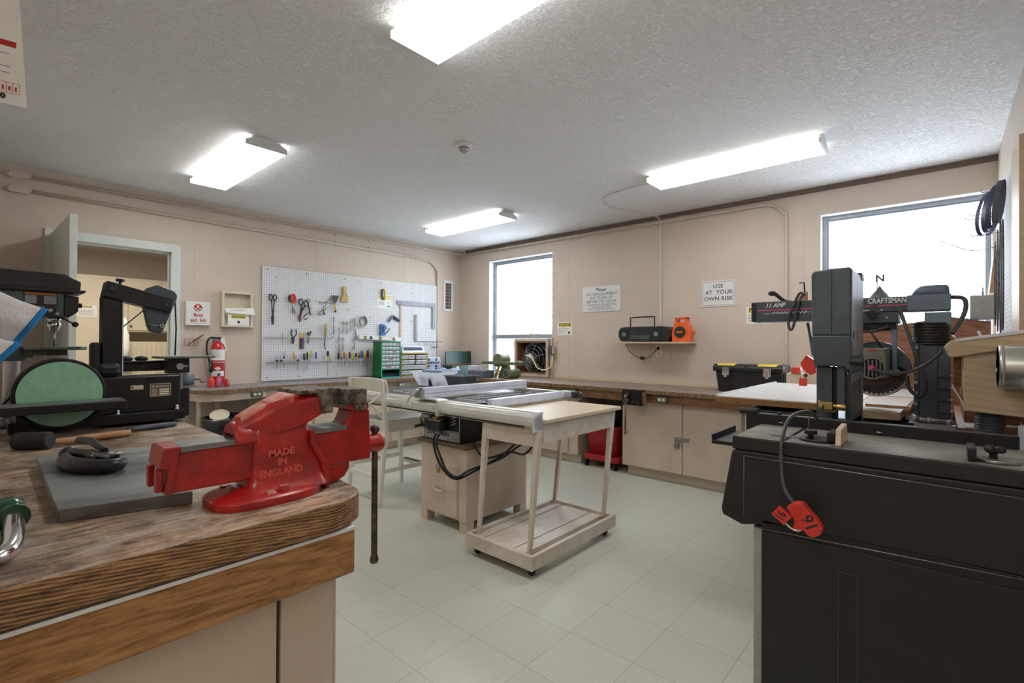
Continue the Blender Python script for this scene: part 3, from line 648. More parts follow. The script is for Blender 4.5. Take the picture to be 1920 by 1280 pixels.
# ================================================================ pegboard and what hangs on it
PY0, PY1, PZ0, PZ1 = -2.852, -.474, .865, 2.098
b = MB(); b.box(.012, .018, PY0, PY1, PZ0, PZ1); b.mi = 1; b.box(0, .012, PY0+.02, PY1-.02, PZ0+.02, PZ1-.02)
for y, z in ((-2.80, 2.06), (-2.37, 2.06), (-1.9, 2.05), (-1.4, 2.05), (-2.8, .90), (-2.45, .90), (-2.0, .90)): b.cyl((.018, y, z), (.021, y, z), .007, n=10)
tag(b.obj('pegboard', ['pegboard', 'brown_void']), 'large white perforated pegboard hung with hand tools on the left wall', 'pegboard')
X0 = .018
def hook(y, z, l=.05, label=None):
    b = MB(); b.tube([(X0, y, z+.012), (X0+.006, y, z+.012), (X0+.006, y, z), (X0+l, y, z), (X0+l+.004, y, z+.012)], .0022, 5)
    return tag(b.obj('peg_hook', 'steel'), label, 'hook', 'bare pegboard hooks')
for y, z, l in ((-2.71, 1.98, 'bare hook in the top left corner of the pegboard'), (-1.72, 2.03, 'long bare hook near the top middle of the pegboard'), (-.93, 1.95, 'bare hook high on the right part of the pegboard'),
                (-2.28, 1.755, 'bare hook between the curved scissors and the dividers'), (-1.86, 1.68, 'bare hook below the wooden paddle'), (-1.56, 1.60, 'bare hook right of the wire coil'), (-.95, 1.57, 'bare hook left of the hanging steel bar'), (-.91, 1.57, 'second bare hook just left of the steel bar')):
    hook(y, z, .05, l)
XA = X0+.02
def L2(x, pts): return [(x, p[0], p[1]) for p in pts]
def flat(b, pts, w, x=XA): # thick strip in the board plane
    b.tube(L2(x, pts), w, 6)
    return b
# long tongs
t = thing('tin_snips', 'long black snips with loop handles at the far left of the pegboard', 'snips', (X0, -2.75, 1.48), group='tools hung on the pegboard')
b = MB(); b.ring((XA, -2.772, 1.765), .030, .006, (1, 0, 0), 20, 6, .6).ring((XA, -2.728, 1.765), .030, .006, (1, 0, 0), 20, 6, .6); b.obj('handle', 'black_plastic', t)
b = MB(); b.tube(L2(XA, [(-2.765, 1.735), (-2.755, 1.6), (-2.75, 1.52)]), .006, 6).tube(L2(XA, [(-2.735, 1.735), (-2.745, 1.6), (-2.75, 1.52)]), .006, 6); b.prism([(-2.768, 1.56), (-2.735, 1.57), (-2.742, 1.47), (-2.758, 1.47)], (XA-.005, 0, 0), (0, 1, 0), (0, 0, 1), (.01, 0, 0)); b.obj('blade', 'dark_steel', t)
t = thing('snips', 'snips with a red handle hung on the left part of the pegboard', 'snips', (X0, -2.54, 1.6), group='tools hung on the pegboard')
b = MB(); b.ring((XA, -2.53, 1.765), .042, .013, (1, 0, 0), 20, 6, .5); b.obj('handle', 'red_plastic', t, label='red loop handle')
b = MB(); b.ring((XA, -2.565, 1.765), .03, .008, (1, 0, 0), 20, 6, .5); b.obj('handle', 'black_plastic', t)
b = MB(); b.tube(L2(XA, [(-2.555, 1.74), (-2.54, 1.69), (-2.51, 1.60)]), .006, 6).tube(L2(XA, [(-2.535, 1.73), (-2.54, 1.69), (-2.54, 1.60)]), .006, 6); b.obj('blade', 'steel', t)
t = thing('shears', 'large black-handled shears hung point down with a maroon tip cover', 'shears', (X0, -2.43, 1.52), group='tools hung on the pegboard')
b = MB(); b.ring((XA, -2.445, 1.735), .033, .006, (1, 0, 0), 20, 6, .7).ring((XA, -2.385, 1.72), .033, .006, (1, 0, 0), 20, 6, .75); b.obj('handle', 'black_plastic', t)
b = MB(); b.tube(L2(XA, [(-2.44, 1.70), (-2.44, 1.65), (-2.455, 1.58)]), .008, 6).tube(L2(XA, [(-2.40, 1.69), (-2.43, 1.64), (-2.45, 1.58)]), .008, 6); b.obj('blade', 'dark_steel', t)
b = MB(); b.ball((XA, -2.457, 1.555), .045, (.25, .3, 1)); b.obj('tip_cover', 'maroon', t)
t = thing('calipers', 'curved black calipers hung right of the large shears', 'calipers', (X0, -2.37, 1.54), group='tools hung on the pegboard')
b = MB(); b.tube(L2(XA, [(-2.37, 1.74), (-2.36, 1.70), (-2.345, 1.66), (-2.35, 1.62), (-2.40, 1.585), (-2.41, 1.555), (-2.385, 1.54), (-2.37, 1.56)]), .005, 6, k=3).tube(L2(XA, [(-2.36, 1.72), (-2.35, 1.66), (-2.33, 1.59)]), .006, 6).ring((XA, -2.36, 1.75), .022, .003, (1, 0, 0), 18, 6); b.obj('leg', 'dark_steel', t)
MB().cyl((XA-.01, -2.335, 1.665), (XA+.015, -2.335, 1.665), .012, n=12).obj('knob', 'steel', t)
t = thing('trowel', 'small steel-bladed trowel hung at an angle on the pegboard', 'trowel', (X0, -2.2, 1.6), group='tools hung on the pegboard')
b = MB(); b.ball((XA, -2.155, 1.69), .055, (.1, .3, 1), T=Matrix.Rotation(-.7, 4, 'X')); b.obj('blade', 'steel', t)
b = MB(); b.tube(L2(XA, [(-2.20, 1.65), (-2.25, 1.60), (-2.235, 1.59), (-2.20, 1.62)]), .003, 5).tube(L2(XA, [(-2.185, 1.66), (-2.165, 1.60)]), .007, 6); b.obj('handle', 'dark_steel', t)
t = thing('bracket_rack', 'thin steel wire arm holding tools left of the scraper', 'rack', (X0, -2.15, 1.75), group='tools hung on the pegboard')
b = MB(); b.tube(L2(XA, [(-2.24, 1.745), (-2.02, 1.745)]), .003, 5).tube(L2(XA+.01, [(-2.17, 1.745), (-2.05, 1.81)]), .004, 5).tube([(X0, -2.22, 1.76), (XA, -2.22, 1.745)], .003, 5); b.obj('wire', 'dark_steel', t)
t = thing('scraper', 'grey triangular scraper with a yellow handle hung blade up', 'scraper', (X0, -2.03, 1.64), group='tools hung on the pegboard')
b = MB(); b.yz([(-2.085, 1.835), (-1.995, 1.84), (-2.0, 1.81), (-2.03, 1.75), (-2.045, 1.75), (-2.07, 1.80)], XA, XA+.012); b.obj('blade', 'cord_grey', t)
MB().cyl((XA+.005, -2.037, 1.75), (XA+.005, -2.033, 1.655), .008, .009, 10).obj('handle', 'yellow', t); MB().ball((XA+.005, -2.033, 1.65), .012).obj('end_cap', 'rubber', t)
b = MB(); b.yz([(-1.94, 1.955), (-1.892, 1.955), (-1.895, 1.88), (-1.87, 1.84), (-1.87, 1.77), (-1.955, 1.77), (-1.955, 1.82), (-1.93, 1.87)], X0+.012, X0+.03)
tag(b.obj('wooden_paddle', 'tan_wood', bev=.002), 'pale wooden paddle scraper hanging at the top of the pegboard', 'paddle', 'tools hung on the pegboard')
# sign on board + knife
b = MB(); b.box(X0, X0+.002, -1.445, -1.235, 1.735, 1.90); b.mi = 1; b.text('PLEASE', (X0+.002, -1.34, 1.865), .062, R_, U_, bold=.002); b.mi = 2
for i in range(3): b.box(X0+.002, X0+.0026, -1.43, -1.35, 1.765+i*.018, 1.771+i*.018)
b.mi = 3; b.box(X0+.002, X0+.0028, -1.31, -1.25, 1.745, 1.762).box(X0+.002, X0+.0028, -1.285, -1.279, 1.76, 1.81)
tag(b.obj('notice', ['paper', 'yellow_print', 'ink_grey', 'case_teal']), 'white PLEASE notice with yellow letters pinned on the pegboard', 'notice', 'white PLEASE notices')
t = thing('pliers', 'orange and black handled pliers hung over the pegboard notice', 'pliers', (X0, -1.37, 1.83), group='tools hung on the pegboard')
b = MB(); b.tube(L2(XA, [(-1.385, 1.97), (-1.395, 1.91), (-1.385, 1.85)]), .009, 8, k=3); b.obj('handle', 'black_plastic', t)
b = MB(); b.tube(L2(XA+.004, [(-1.365, 1.98), (-1.352, 1.92), (-1.36, 1.85)]), .011, 8, k=3); b.obj('handle', 'yellow', t, label='orange-yellow handle')
b = MB(); b.cyl((XA-.006, -1.368, 1.845), (XA+.01, -1.368, 1.845), .014, n=12); b.obj('jaw', 'dark_steel', t)
b = MB(); T = Rot((XA, -1.15, 1.82), (1, 0, 0), -.02); b.yz([(-1.155, 1.845), (-.515, 1.845), (-.515, 1.48), (-.565, 1.48), (-.565, 1.79), (-1.155, 1.79)], XA-.003, XA+.003)
tag(b.obj('framing_square', 'square_steel'), 'large steel framing square hung at the right side of the pegboard', 'square', 'tools hung on the pegboard')
b = MB(); b.box(X0, X0+.018, -1.105, -1.075, 1.31, 1.79); tag(b.obj('wooden_batten', 'wall_paint'), 'vertical cream batten fixed on the pegboard under the framing square', 'batten')
b = MB(); b.box(XA-.004, XA+.004, -.865, -.83, 1.31, 1.67); b.cyl((XA-.01, -.848, 1.655), (XA+.01, -.848, 1.655), .01, n=10)
tag(b.obj('steel_ruler', 'square_steel', bev=.001), 'long bright steel bar hanging upright near the pegboard right side', 'ruler', 'tools hung on the pegboard')
b = MB()
for i in range(6): b.ring((XA+.006*i-.01, -1.66+random.uniform(-.004, .004), 1.55+random.uniform(-.004, .004)), .062, .0035, (1, .1, 0), 28, 5, .85)
tag(b.obj('wire_coil', 'steel'), 'coil of steel wire hanging in the middle of the pegboard', 'wire', 'tools hung on the pegboard')
t = thing('spring_clamp', 'blue-grey clamp hung just left of the cream batten', 'clamp', (X0, -1.22, 1.54), group='tools hung on the pegboard')
b = MB(); b.tube(L2(XA, [(-1.23, 1.635), (-1.29, 1.555)]), [.018, .016], 4); b.obj('handle', 'slate_grey', t)
b = MB(); b.tube(L2(XA, [(-1.23, 1.635), (-1.125, 1.575)]), [.016, .02], 4); b.obj('jaw', 'blue_tool', t)
t = thing('staple_gun', 'blue staple gun with a black lever hung above the white level', 'staple gun', (X0, -1.37, 1.37), group='tools hung on the pegboard')
b = MB(); b.yz([(-1.42, 1.375), (-1.415, 1.52), (-1.36, 1.52), (-1.33, 1.49), (-1.325, 1.46), (-1.345, 1.45), (-1.35, 1.42), (-1.335, 1.38)], XA-.012, XA+.012); b.obj('body', 'tool_blue', t, bev=.003)
MB().yz([(-1.39, 1.42), (-1.39, 1.49), (-1.372, 1.49), (-1.372, 1.42)], XA+.012, XA+.014).obj('grip_slot', 'ink_black', t)
MB().tube(L2(XA, [(-1.34, 1.40), (-1.30, 1.43), (-1.27, 1.47)]), .006, 6).obj('lever', 'black_plastic', t)
t = thing('spirit_level', 'white spirit level with round vials lying across the pegboard hooks', 'level', (XA, -1.43, 1.30), group='tools hung on the pegboard')
T = Rot((XA+.02, -1.43, 1.335), (1, 0, 0), -.035)
MB().box(XA, XA+.024, -1.73, -1.11, 1.315, 1.362, T).obj('body', 'white', t, bev=.002)
for y in (-1.645, -1.565, -1.43, -1.225):
    z = 1.3385-(y+1.43)*.035; MB().cyl((XA+.0235, y, z), (XA+.026, y, z), .021, n=18).obj('vial_ring', 'ink_black', t)
    MB().box(XA+.026, XA+.028, y-.012, y+.012, z-.006, z+.006).obj('vial', 'lime' if y != -1.565 else 'tool_blue', t)
def wrench(y, z1, z0, w, label, dy=0):
    b = MB(); b.tube(L2(XA, [(y, z1-.01), (y+dy, z0+.01)]), w*.45, 6).ring((XA, y+dy, z0), w*.85, w*.4, (1, 0, 0), 12, 5)
    b.prism([(-w, -.004), (-w*.9, .018), (-w*.35, .02), (-w*.3, .006), (w*.3, .006), (w*.35, .02), (w*.9, .018), (w, -.004), (0, -.014)], (XA-.003, y, z1), (0, 1, 0), (0, 0, 1), (.007, 0, 0))
    tag(b.obj('wrench', 'steel'), label, 'wrench', 'wrenches hung on the pegboard')
wrench(-2.05, 1.57, 1.39, .011, 'slim wrench hung alone right of the wood-handled rasp')
wrench(-1.93, 1.525, 1.42, .010, 'short wrench, first in the close row right of the slim wrench')
wrench(-1.88, 1.525, 1.40, .012, 'darker short wrench, second in the close row of wrenches')
wrench(-1.83, 1.53, 1.43, .010, 'shortest wrench, third in the close row of wrenches')
wrench(-1.78, 1.56, 1.34, .015, 'longest bright wrench, hung left of the wire coil', .02)
wrench(-1.78, 1.315, 1.22, .012, 'small wrench hung below the longest bright wrench')
wrench(-1.98, 1.44, 1.35, .009, 'small wrench hung between two rows above the screwdrivers')
wrench(-1.98, 1.325, 1.18, .013, 'silver wrench hung just above the black-handled screwdriver')
wrench(-1.93, 1.325, 1.19, .013, 'silver wrench hung just above the tan screwdriver')
t = thing('pliers', 'black-handled pliers hung handles up on the left part of the pegboard', 'pliers', (X0, -2.53, 1.27), group='tools hung on the pegboard')
MB().tube(L2(XA, [(-2.54, 1.425), (-2.552, 1.38), (-2.535, 1.335)]), .006, 6, k=3).obj('handle', 'black_plastic', t); MB().tube(L2(XA, [(-2.50, 1.425), (-2.495, 1.37), (-2.525, 1.335)]), .006, 6, k=3).obj('handle', 'black_plastic', t)
MB().yz([(-2.55, 1.335), (-2.515, 1.335), (-2.518, 1.29), (-2.528, 1.26), (-2.538, 1.26), (-2.545, 1.29)], XA-.005, XA+.005).obj('jaw', 'dark_steel', t)
b = MB(); b.box(X0, X0+.006, -2.455, -2.395, 1.205, 1.385); b.mi = 1; b.box(X0+.006, X0+.012, -2.45, -2.42, 1.21, 1.33); b.mi = 2; b.box(X0+.006, X0+.012, -2.418, -2.40, 1.21, 1.33)
tag(b.obj('blade_pack', ['tan_wood', 'maroon', 'tool_blue']), 'carded pack of blades hanging beside the black pliers', 'pack', 'tools hung on the pegboard')
t = thing('adjustable_wrench', 'adjustable wrench hung between the carded pack and the rasp', 'wrench', (X0, -2.35, 1.26), group='tools hung on the pegboard')
MB().tube(L2(XA, [(-2.35, 1.37), (-2.362, 1.27)]), [.008, .010], 6).obj('handle', 'steel', t); MB().yz([(-2.37, 1.36), (-2.37, 1.395), (-2.355, 1.40), (-2.352, 1.38), (-2.342, 1.38), (-2.335, 1.415), (-2.322, 1.40), (-2.335, 1.36)], XA-.005, XA+.005).obj('jaw', 'dark_steel', t)
t = thing('rasp', 'long rasp with a pale wooden handle upright on the pegboard', 'file', (X0, -2.16, 1.2), group='tools hung on the pegboard')
MB().tube(L2(XA+.01, [(-2.155, 1.50), (-2.155, 1.46), (-2.16, 1.37)]), [.011, .015, .011], 10).obj('handle', 'tan_wood', t); MB().tube(L2(XA+.01, [(-2.16, 1.37), (-2.168, 1.24), (-2.155, 1.20)]), .006, 6).obj('blade', 'dark_steel', t)
def rack(y0, y1, z, label, lip=None):
    b = MB()
    for x in (X0+.02, X0+.05): b.tube([(x, y0, z), (x, y1, z)], .0025, 5)
    b.tube([(X0+.05, y0, z-.012), (X0+.05, y1, z-.012)], .002, 5)
    n = int((y1-y0)/.035)
    for i in range(n+1): y = y0+(y1-y0)*i/n; b.tube([(X0+.002, y, z), (X0+.05, y, z)], .002, 5)
    if lip: b.tube([(X0+.05, y1, z-.005), (X0+.05, y1+.03, z+.035)], .006, 5)
    return tag(b.obj('tool_rack', 'steel'), label, 'rack', 'wire tool racks on the pegboard')
rack(-2.84, -2.60, 1.335, 'short empty-looking wire rack at the left edge of the pegboard'); rack(-2.37, -2.09, 1.335, 'middle wire rack behind the rasp', 1)
rack(-2.82, -2.06, 1.062, 'long lower wire rack holding the left screwdrivers'); rack(-2.01, -1.58, 1.055, 'lower wire rack left of the green drawer cabinet')
b = MB(); b.tube([(X0, -.85, 1.30), (X0+.05, -.85, 1.30), (X0+.05, -.41, 1.298)], .004, 6)
for y, d in ((-.75, .05), (-.70, .06), (-.64, .09), (-.58, .11), (-.53, .07)): b.tube([(X0+.05, y, 1.30), (X0+.06, y+.01, 1.30-d*.5), (X0+.05, y+.03, 1.30-d)], .003, 5, k=3)
b.tube([(X0, -.55, 1.225), (X0+.06, -.55, 1.222), (X0+.06, -.49, 1.222)], .005, 6)
tag(b.obj('tool_rack', 'dark_steel'), 'dark wire rack with hooks by the conduit at the pegboard right end', 'rack', 'wire tool racks on the pegboard')
def driver(y, z1, z0, hm, label, hl=.075, lean=0, r=.0095, ferr=None):
    x = X0+.037; t = thing('screwdriver', label, 'screwdriver', (x, y, z0), 0, 'screwdrivers in the pegboard racks')
    zh = z1-hl
    b = MB(); b.tube([(x, y+lean, z1), (x, y+lean*.9, z1-.008), (x, y+lean*.6, zh+.02), (x, y+lean*.5, zh)], [r*.6, r, r*1.05, r*.7], 10); b.obj('handle', hm, t)
    b = MB(); b.tube([(x, y+lean*.5, zh+.005), (x, y-lean*.2, z0)], .003, 6); b.obj('shaft', 'steel', t)
    if ferr: MB().cyl((x, y+lean*.5, zh), (x, y+lean*.55, zh+.018), r*1.05, n=10).obj('collar', ferr, t)
D = [(-2.71, 1.14, .99, 'lavender', 'white-handled screwdriver with a black collar, leftmost in the long lower rack', .07, 0, .012, 'ink_black'),
 (-2.665, 1.14, 1.05, 'lavender', 'white-handled screwdriver with a black collar, second from left', .07, 0, .012, 'ink_black'),
 (-2.635, 1.18, 1.0, 'lavender', 'tall pale lavender screwdriver third from the left', .075, 0, .010, 'ink_black'),
 (-2.575, 1.10, 1.03, 'lime', 'short tilted olive screwdriver low in the long rack', .03, .02, .009, None),
 (-2.525, 1.175, 1.0, 'tan_wood', 'screwdriver with a tan wooden handle in the left rack', .08, 0, .012, None),
 (-2.485, 1.13, .97, 'lavender', 'pale pink-white screwdriver right of the tan one', .06, 0, .009, 'ink_black'),
 (-2.41, 1.155, .95, 'dark_green', 'dark green screwdriver with a long shaft', .075, 0, .012, None),
 (-2.375, 1.17, .97, 'ink_black', 'slim black screwdriver beside the dark green one', .085, 0, .009, None),
 (-2.345, 1.19, 1.05, 'lime', 'tilted lime yellow handle leaning over the slim black one', .07, .02, .011, None),
 (-2.28, 1.17, 1.06, 'tool_blue', 'light blue tilted screwdriver in the long rack', .075, .01, .011, None),
 (-2.13, 1.18, .89, 'navy', 'navy screwdriver with the longest shaft reaching the worktop', .075, 0, .014, 'lime'),
 (-2.10, 1.115, 1.03, 'lime', 'stubby lime screwdriver beside the navy one', .04, 0, .011, None),
 (-2.0, 1.16, 1.0, 'ink_black', 'black screwdriver leftmost in the right rack', .075, .006, .012, None),
 (-1.96, 1.17, 1.0, 'tan_wood', 'tan screwdriver with a blue side, second in the right rack', .08, 0, .011, 'tool_blue'),
 (-1.92, 1.165, 1.0, 'rust_orange', 'orange-brown screwdriver third in the right rack', .075, 0, .012, None),
 (-1.85, 1.17, 1.0, 'maroon', 'dark maroon screwdriver in the right rack', .08, 0, .012, None),
 (-1.81, 1.155, .99, 'lime', 'lime green screwdriver in the right rack', .085, 0, .011, None),
 (-1.765, 1.155, .98, 'navy', 'dark navy screwdriver with a yellow collar', .07, 0, .012, 'lime'),
 (-1.725, 1.16, 1.0, 'rust_orange', 'orange screwdriver with a black collar', .06, 0, .011, 'ink_black'),
 (-1.685, 1.185, .97, 'tool_blue', 'thick dark blue screwdriver in the right rack', .09, 0, .015, None),
 (-1.64, 1.165, .99, 'yellow', 'amber yellow screwdriver in the right rack', .075, 0, .012, None),
 (-1.605, 1.185, .93, 'maroon', 'brown-black screwdriver beside the amber one', .09, 0, .014, None)]
for d in D: driver(d[0], d[1], d[2], d[3], d[4], d[5], d[6], d[7], d[8])
t = thing('awl', 'thin awl with a lavender handle upright in the short left rack', 'awl', (X0+.03, -2.655, 1.24), group='tools hung on the pegboard')
MB().cyl((X0+.035, -2.652, 1.34), (X0+.035, -2.65, 1.39), .006, n=8).obj('handle', 'lavender', t); MB().cyl((X0+.035, -2.652, 1.325), (X0+.035, -2.652, 1.345), .008, n=8).cyl((X0+.035, -2.652, 1.24), (X0+.035, -2.652, 1.33), .002, n=6).obj('shaft', 'steel', t)
# ================================================================ on the left worktop
t = thing('drawer_cabinet', 'green parts cabinet with rows of clear drawers on the left worktop', 'parts cabinet', (.20, -1.43, C))
x0, x1, y0, y1, z0, z1 = .12, .30, -1.57, -1.29, C, 1.295
b = MB(); b.box(x0, x1, y0, y0+.008, z0, z1).box(x0, x1, y1-.008, y1, z0, z1).box(x0, x1, y0, y1, z1-.008, z1).box(x0, x1, y0, y1, z0, z0+.008).box(x0, x0+.005, y0, y1, z0, z1); b.obj('shell', 'case_green', t)
b = MB(); e = .012
b.box(x1, x1+.004, y0, y0+e, z0, z1).box(x1, x1+.004, y1-e, y1, z0, z1).box(x1, x1+.004, y0, y1, z1-e, z1).box(x1, x1+.004, y0, y1, z0, z0+e)
rows = [1.285-.0475*i for i in range(8)]
for z in rows[1:]: b.box(x1-.01, x1+.003, y0+e, y1-e, z-.004, z+.002)
b.obj('front_frame', 'case_teal', t, label='lighter teal front frame')
for i in range(7):
    zt, zb = rows[i]-.007, rows[i+1]+.005; nn = 5 if i < 6 else 4
    for j in range(nn):
        w = (y1-y0-2*e)/nn; a = y0+e+w*j
        q = MB().box(x0+.01, x1-.002, a+.002, a+w-.002, zb, zt).obj('drawer', 'drawer_clear', t); MB().box(x1-.002, x1+.001, a+.008, a+w-.008, (zb+zt)/2, zt-.006).obj('label', 'glove_pink' if (i*5+j) % 9 == 4 else 'paper', q)
MB().box(x0+.01, x1-.04, y0+.012, y1-.012, z0+.010, z0+.05).obj('bottom_tray', 'navy', t)
t = thing('drawer_cabinet', 'yellow-framed parts cabinet with wide clear drawers right of the green one', 'parts cabinet', (.18, -1.02, C))
x0, x1, y0, y1, z0, z1 = .06, .25, -1.24, -.81, C, 1.15
b = MB(); b.box(x0, x1, y0, y0+.012, z0, z1).box(x0, x1, y1-.012, y1, z0, z1).box(x0, x1, y0, y1, z1-.015, z1).box(x0, x1, y0, y1, z0, z0+.01).box(x0, x0+.004, y0, y1, z0, z1); b.obj('shell', 'case_olive', t)
for i in range(4):
    zt = z1-.03-i*.066; zb = zt-.05
    for j, (a, c) in enumerate([(y0+.016, -1.13), (-1.125, -1.03), (-1.0, -.92), (-.915, y1-.016)] if i < 2 else [(y0+.016, y1-.016)]):
        d = MB(); d.box(x0+.01, x1-.004, a, c, zb, zt); d.mi = 1; d.box(x1-.004, x1+.004, a, c, zt-.008, zt+.002); d.obj('drawer', ['drawer_clear', 'white'], t)
t = thing('clock_radio', 'flat white case with a dark blue window on top of the yellow parts cabinet', 'case', (.17, -1.04, 1.15))
b = MB(); b.hexa([(.06, -1.22, 1.1505), (.24, -1.22, 1.1505), (.24, -.85, 1.1505), (.06, -.85, 1.1505), (.06, -1.20, 1.245), (.215, -1.20, 1.235), (.215, -.87, 1.235), (.06, -.87, 1.245)]); b.obj('case', 'white', t, bev=.006)
b = MB(); b.hexa([(.228, -1.19, 1.185), (.235, -1.19, 1.185), (.235, -.88, 1.185), (.228, -.88, 1.185), (.218, -1.185, 1.225), (.222, -1.185, 1.225), (.222, -.90, 1.225), (.218, -.90, 1.225)]); b.obj('window', 'ink_blue', t)
t = thing('drawer_cabinet', 'small pale blue organizer grid at the right end of the left worktop', 'parts cabinet', (.18, -.69, C))
MB().box(.08, .22, -.80, -.57, C, 1.085).obj('shell', 'sheet_white', t)
for i in range(5):
    for j in range(5): a = -.795+j*.044; z = C+.012+i*.044; MB().box(.09, .223, a, a+.037, z, z+.036).obj('drawer', 'drawer_blue' if (i*j) % 3 else 'navy', t)
t = thing('parts_bag', 'clear plastic bag of dark hardware lying near the organizer', 'bag', (.40, -.62, C))
b = MB(); b.ball((.40, -.62, C+.022), .09, (.7, 1, .28), 14); b.obj('bag', 'tub_clear', t); b = MB(); b.ball((.42, -.68, C+.028), .05, (.7, 1, .45), 12); b.obj('contents', 'navy', t)
b = MB(); b.tube([(.5, -.95, C+.008), (.45, -.55, C+.008)], .008, 6).tube([(.52, -.90, C+.008), (.5, -.5, C+.008)], .007, 6)
tag(b.obj('chisel', 'dark_steel'), 'pair of long dark metal bars lying by the parts bag', 'bar')
# dark green toolbox, lid open, in the corner
t = thing('toolbox', 'open dark green metal toolbox standing in the room corner', 'toolbox', (.36, -.20, C))
MB().box(.26, .46, -.56, .0-.02, C, .975).obj('body', 'case_dark_green', t, bev=.003)
MB().hexa([(.235, -.50, .98), (.26, -.50, .98), (.26, -.0-.02, .98), (.235, -.0-.02, .98), (.235, -.50, 1.165), (.25, -.50, 1.165), (.25, -.02, 1.165), (.235, -.02, 1.165)]).obj('lid', 'case_dark_green', t)
MB().box(.262, .268, -.49, -.04, .985, .992).obj('lid_trim', 'ink_red', t)
for y in (-.46, -.12): MB().box(.46, .468, y-.03, y+.01, .93, .965).obj('latch', 'brass', t)
# bench belt grinder on the back worktop
t = thing('bench_grinder', 'olive green belt grinder with a pulley and motor on the back worktop', 'grinder', (1.33, -.42, C))
MB().box(.99, 1.58, -.54, -.47, 1.015, 1.055).obj('arm', 'grinder_green', t, bev=.006)
MB().cyl((1.26, -.52, 1.07), (1.26, -.36, 1.07), .082, n=28).obj('wheel', 'grinder_green', t, bev=.006)
MB().cyl((1.56, -.50, 1.035), (1.56, -.40, 1.035), .032, n=18).obj('wheel', 'grinder_green', t)
MB().box(.93, 1.02, -.46, -.41, 1.02, 1.05).obj('nose', 'copper_brown', t)
b = MB(); b.cyl((1.46, -.58, .91), (1.46, -.36, .91), .058, n=24); b.obj('motor', 'grinder_green', t, bev=.006)
b = MB()
for i in range(12): a = i*PI/6; b.box(1.455, 1.465, -.583, -.58, .88, .89, Rot((1.46, -.58, .91), (0, 1, 0), a))
b.obj('motor_vents', 'ink_black', t)
b = MB(); b.hexa([(1.22, -.47, C), (1.40, -.47, C), (1.40, -.36, C), (1.22, -.36, C), (1.28, -.46, 1.02), (1.36, -.46, 1.02), (1.36, -.40, 1.02), (1.28, -.40, 1.02)]); b.obj('pedestal', 'grinder_green', t, bev=.006)
MB().tube([(1.17, -.46, C+.005), (1.24, -.46, 1.0)], [.022, .016], 6).obj('brace', 'yellow', t)
MB().cyl((1.20, -.49, 1.01), (1.20, -.47, 1.01), .02).obj('knob', 'black_plastic', t)
# tubs on the back worktop
t = tag(MB().box(.93, 1.19, -.72, -.50, C, .945).obj('storage_tub', 'tub_grey', bev=.012), 'dark blue-grey tub on the back worktop left of the grinder', 'tub')
for a, c, l in ((.72, .80, 'small white carton left of the grinder nose'), (.81, .91, 'white carton just under the grinder nose')):
    tag(MB().box(a, c, -.52, -.44, C, .99).obj('carton', 'sheet_white', bev=.004), l, 'carton')
b = MB(); rd = random.Random(9)
for i in range(10): b.ball((.62+rd.uniform(-.16, .16), -.72+rd.uniform(-.1, .1), .90+rd.uniform(0, .045)), .05, (1.2, 1, .6), 8)
b2 = tag(b.obj('parts_heap', 'drawer_blue'), 'heap of pale blue plastic parts on the back worktop corner', 'parts', kind='stuff')
# window fan
t = thing('exhaust_fan', 'old exhaust fan in a cream wooden frame in the lower part of the left window', 'fan', (1.39, 0, C))
x0, x1, z0, z1 = 1.13, 1.70, C+.002, 1.345
b = MB(); f = .035
b.box(x0, x0+f, -.06, .10, z0, z1).box(x1-f, x1, -.06, .10, z0, z1).box(x0+f, x1-f, -.06, .10, z1-f, z1).box(x0+f, x1-f, -.06, .10, z0, z0+f); b.obj('frame', 'cabinet_paint', t, bev=.003)
b = MB(); b.box(x0+f, x0+f+.02, -.05, .10, z0+f, z1-f).box(x0+f, x1-f, -.05, .10, z0+f, z0+f+.02).box(x0+f, x1-f, -.05, .10, z1-f-.02, z1-f); b.obj('liner', 'plywood_red', t)
fc = ((x0+x1)/2+.02, .04, 1.09)
b = MB(); b.box(x0+f, x1-f, .085, .095, z0+f, z1-f); b.obj('panel', 'fan_dark', t)
b = MB(); b.lathe([(.215, 0), (.215, -.04), (.20, -.045), (.19, 0)], (fc[0], .085, fc[2]), (0, 1, 0), 36); b.obj('shroud', 'slate_dark', t)
b = MB()
for i in range(4):
    T = Rot(fc, (0, 1, 0), i*PI/2+.4); b.hexa([T @ V(p) for p in [(fc[0]+.03, .06, fc[2]-.03), (fc[0]+.18, .03, fc[2]-.07), (fc[0]+.18, .065, fc[2]+.07), (fc[0]+.03, .07, fc[2]+.03), (fc[0]+.03, .063, fc[2]-.03), (fc[0]+.18, .033, fc[2]-.07), (fc[0]+.18, .068, fc[2]+.07), (fc[0]+.03, .073, fc[2]+.03)]])
b.obj('blade', 'black_metal', t)
b = MB(); b.lathe([(.06, .0), (.068, -.02), (.068, -.12), (.05, -.15), (.02, -.165), (.02, -.18)], (fc[0], .03, fc[2]), (0, 1, 0), 24)
b.obj('motor', 'steel', t)
b = MB()
for R_g, y in ((.085, -.06), (.125, -.045), (.165, -.02), (.20, .01)): b.ring((fc[0], y, fc[2]), R_g, .0028, (0, 1, 0), 36, 5)
for i in range(6): a = i*PI/3+.3; b.tube([(fc[0]+.06*math.cos(a), -.07, fc[2]+.06*math.sin(a)), (fc[0]+.16*math.cos(a), -.03, fc[2]+.16*math.sin(a)), (fc[0]+.215*math.cos(a), .02, fc[2]+.215*math.sin(a))], .0035, 5)
b.obj('guard', 'steel', t)
t = thing('fan_switch', 'beige cable and switch box on a wooden strip beside the window fan', 'switch', (1.75, -.02, 1.2))
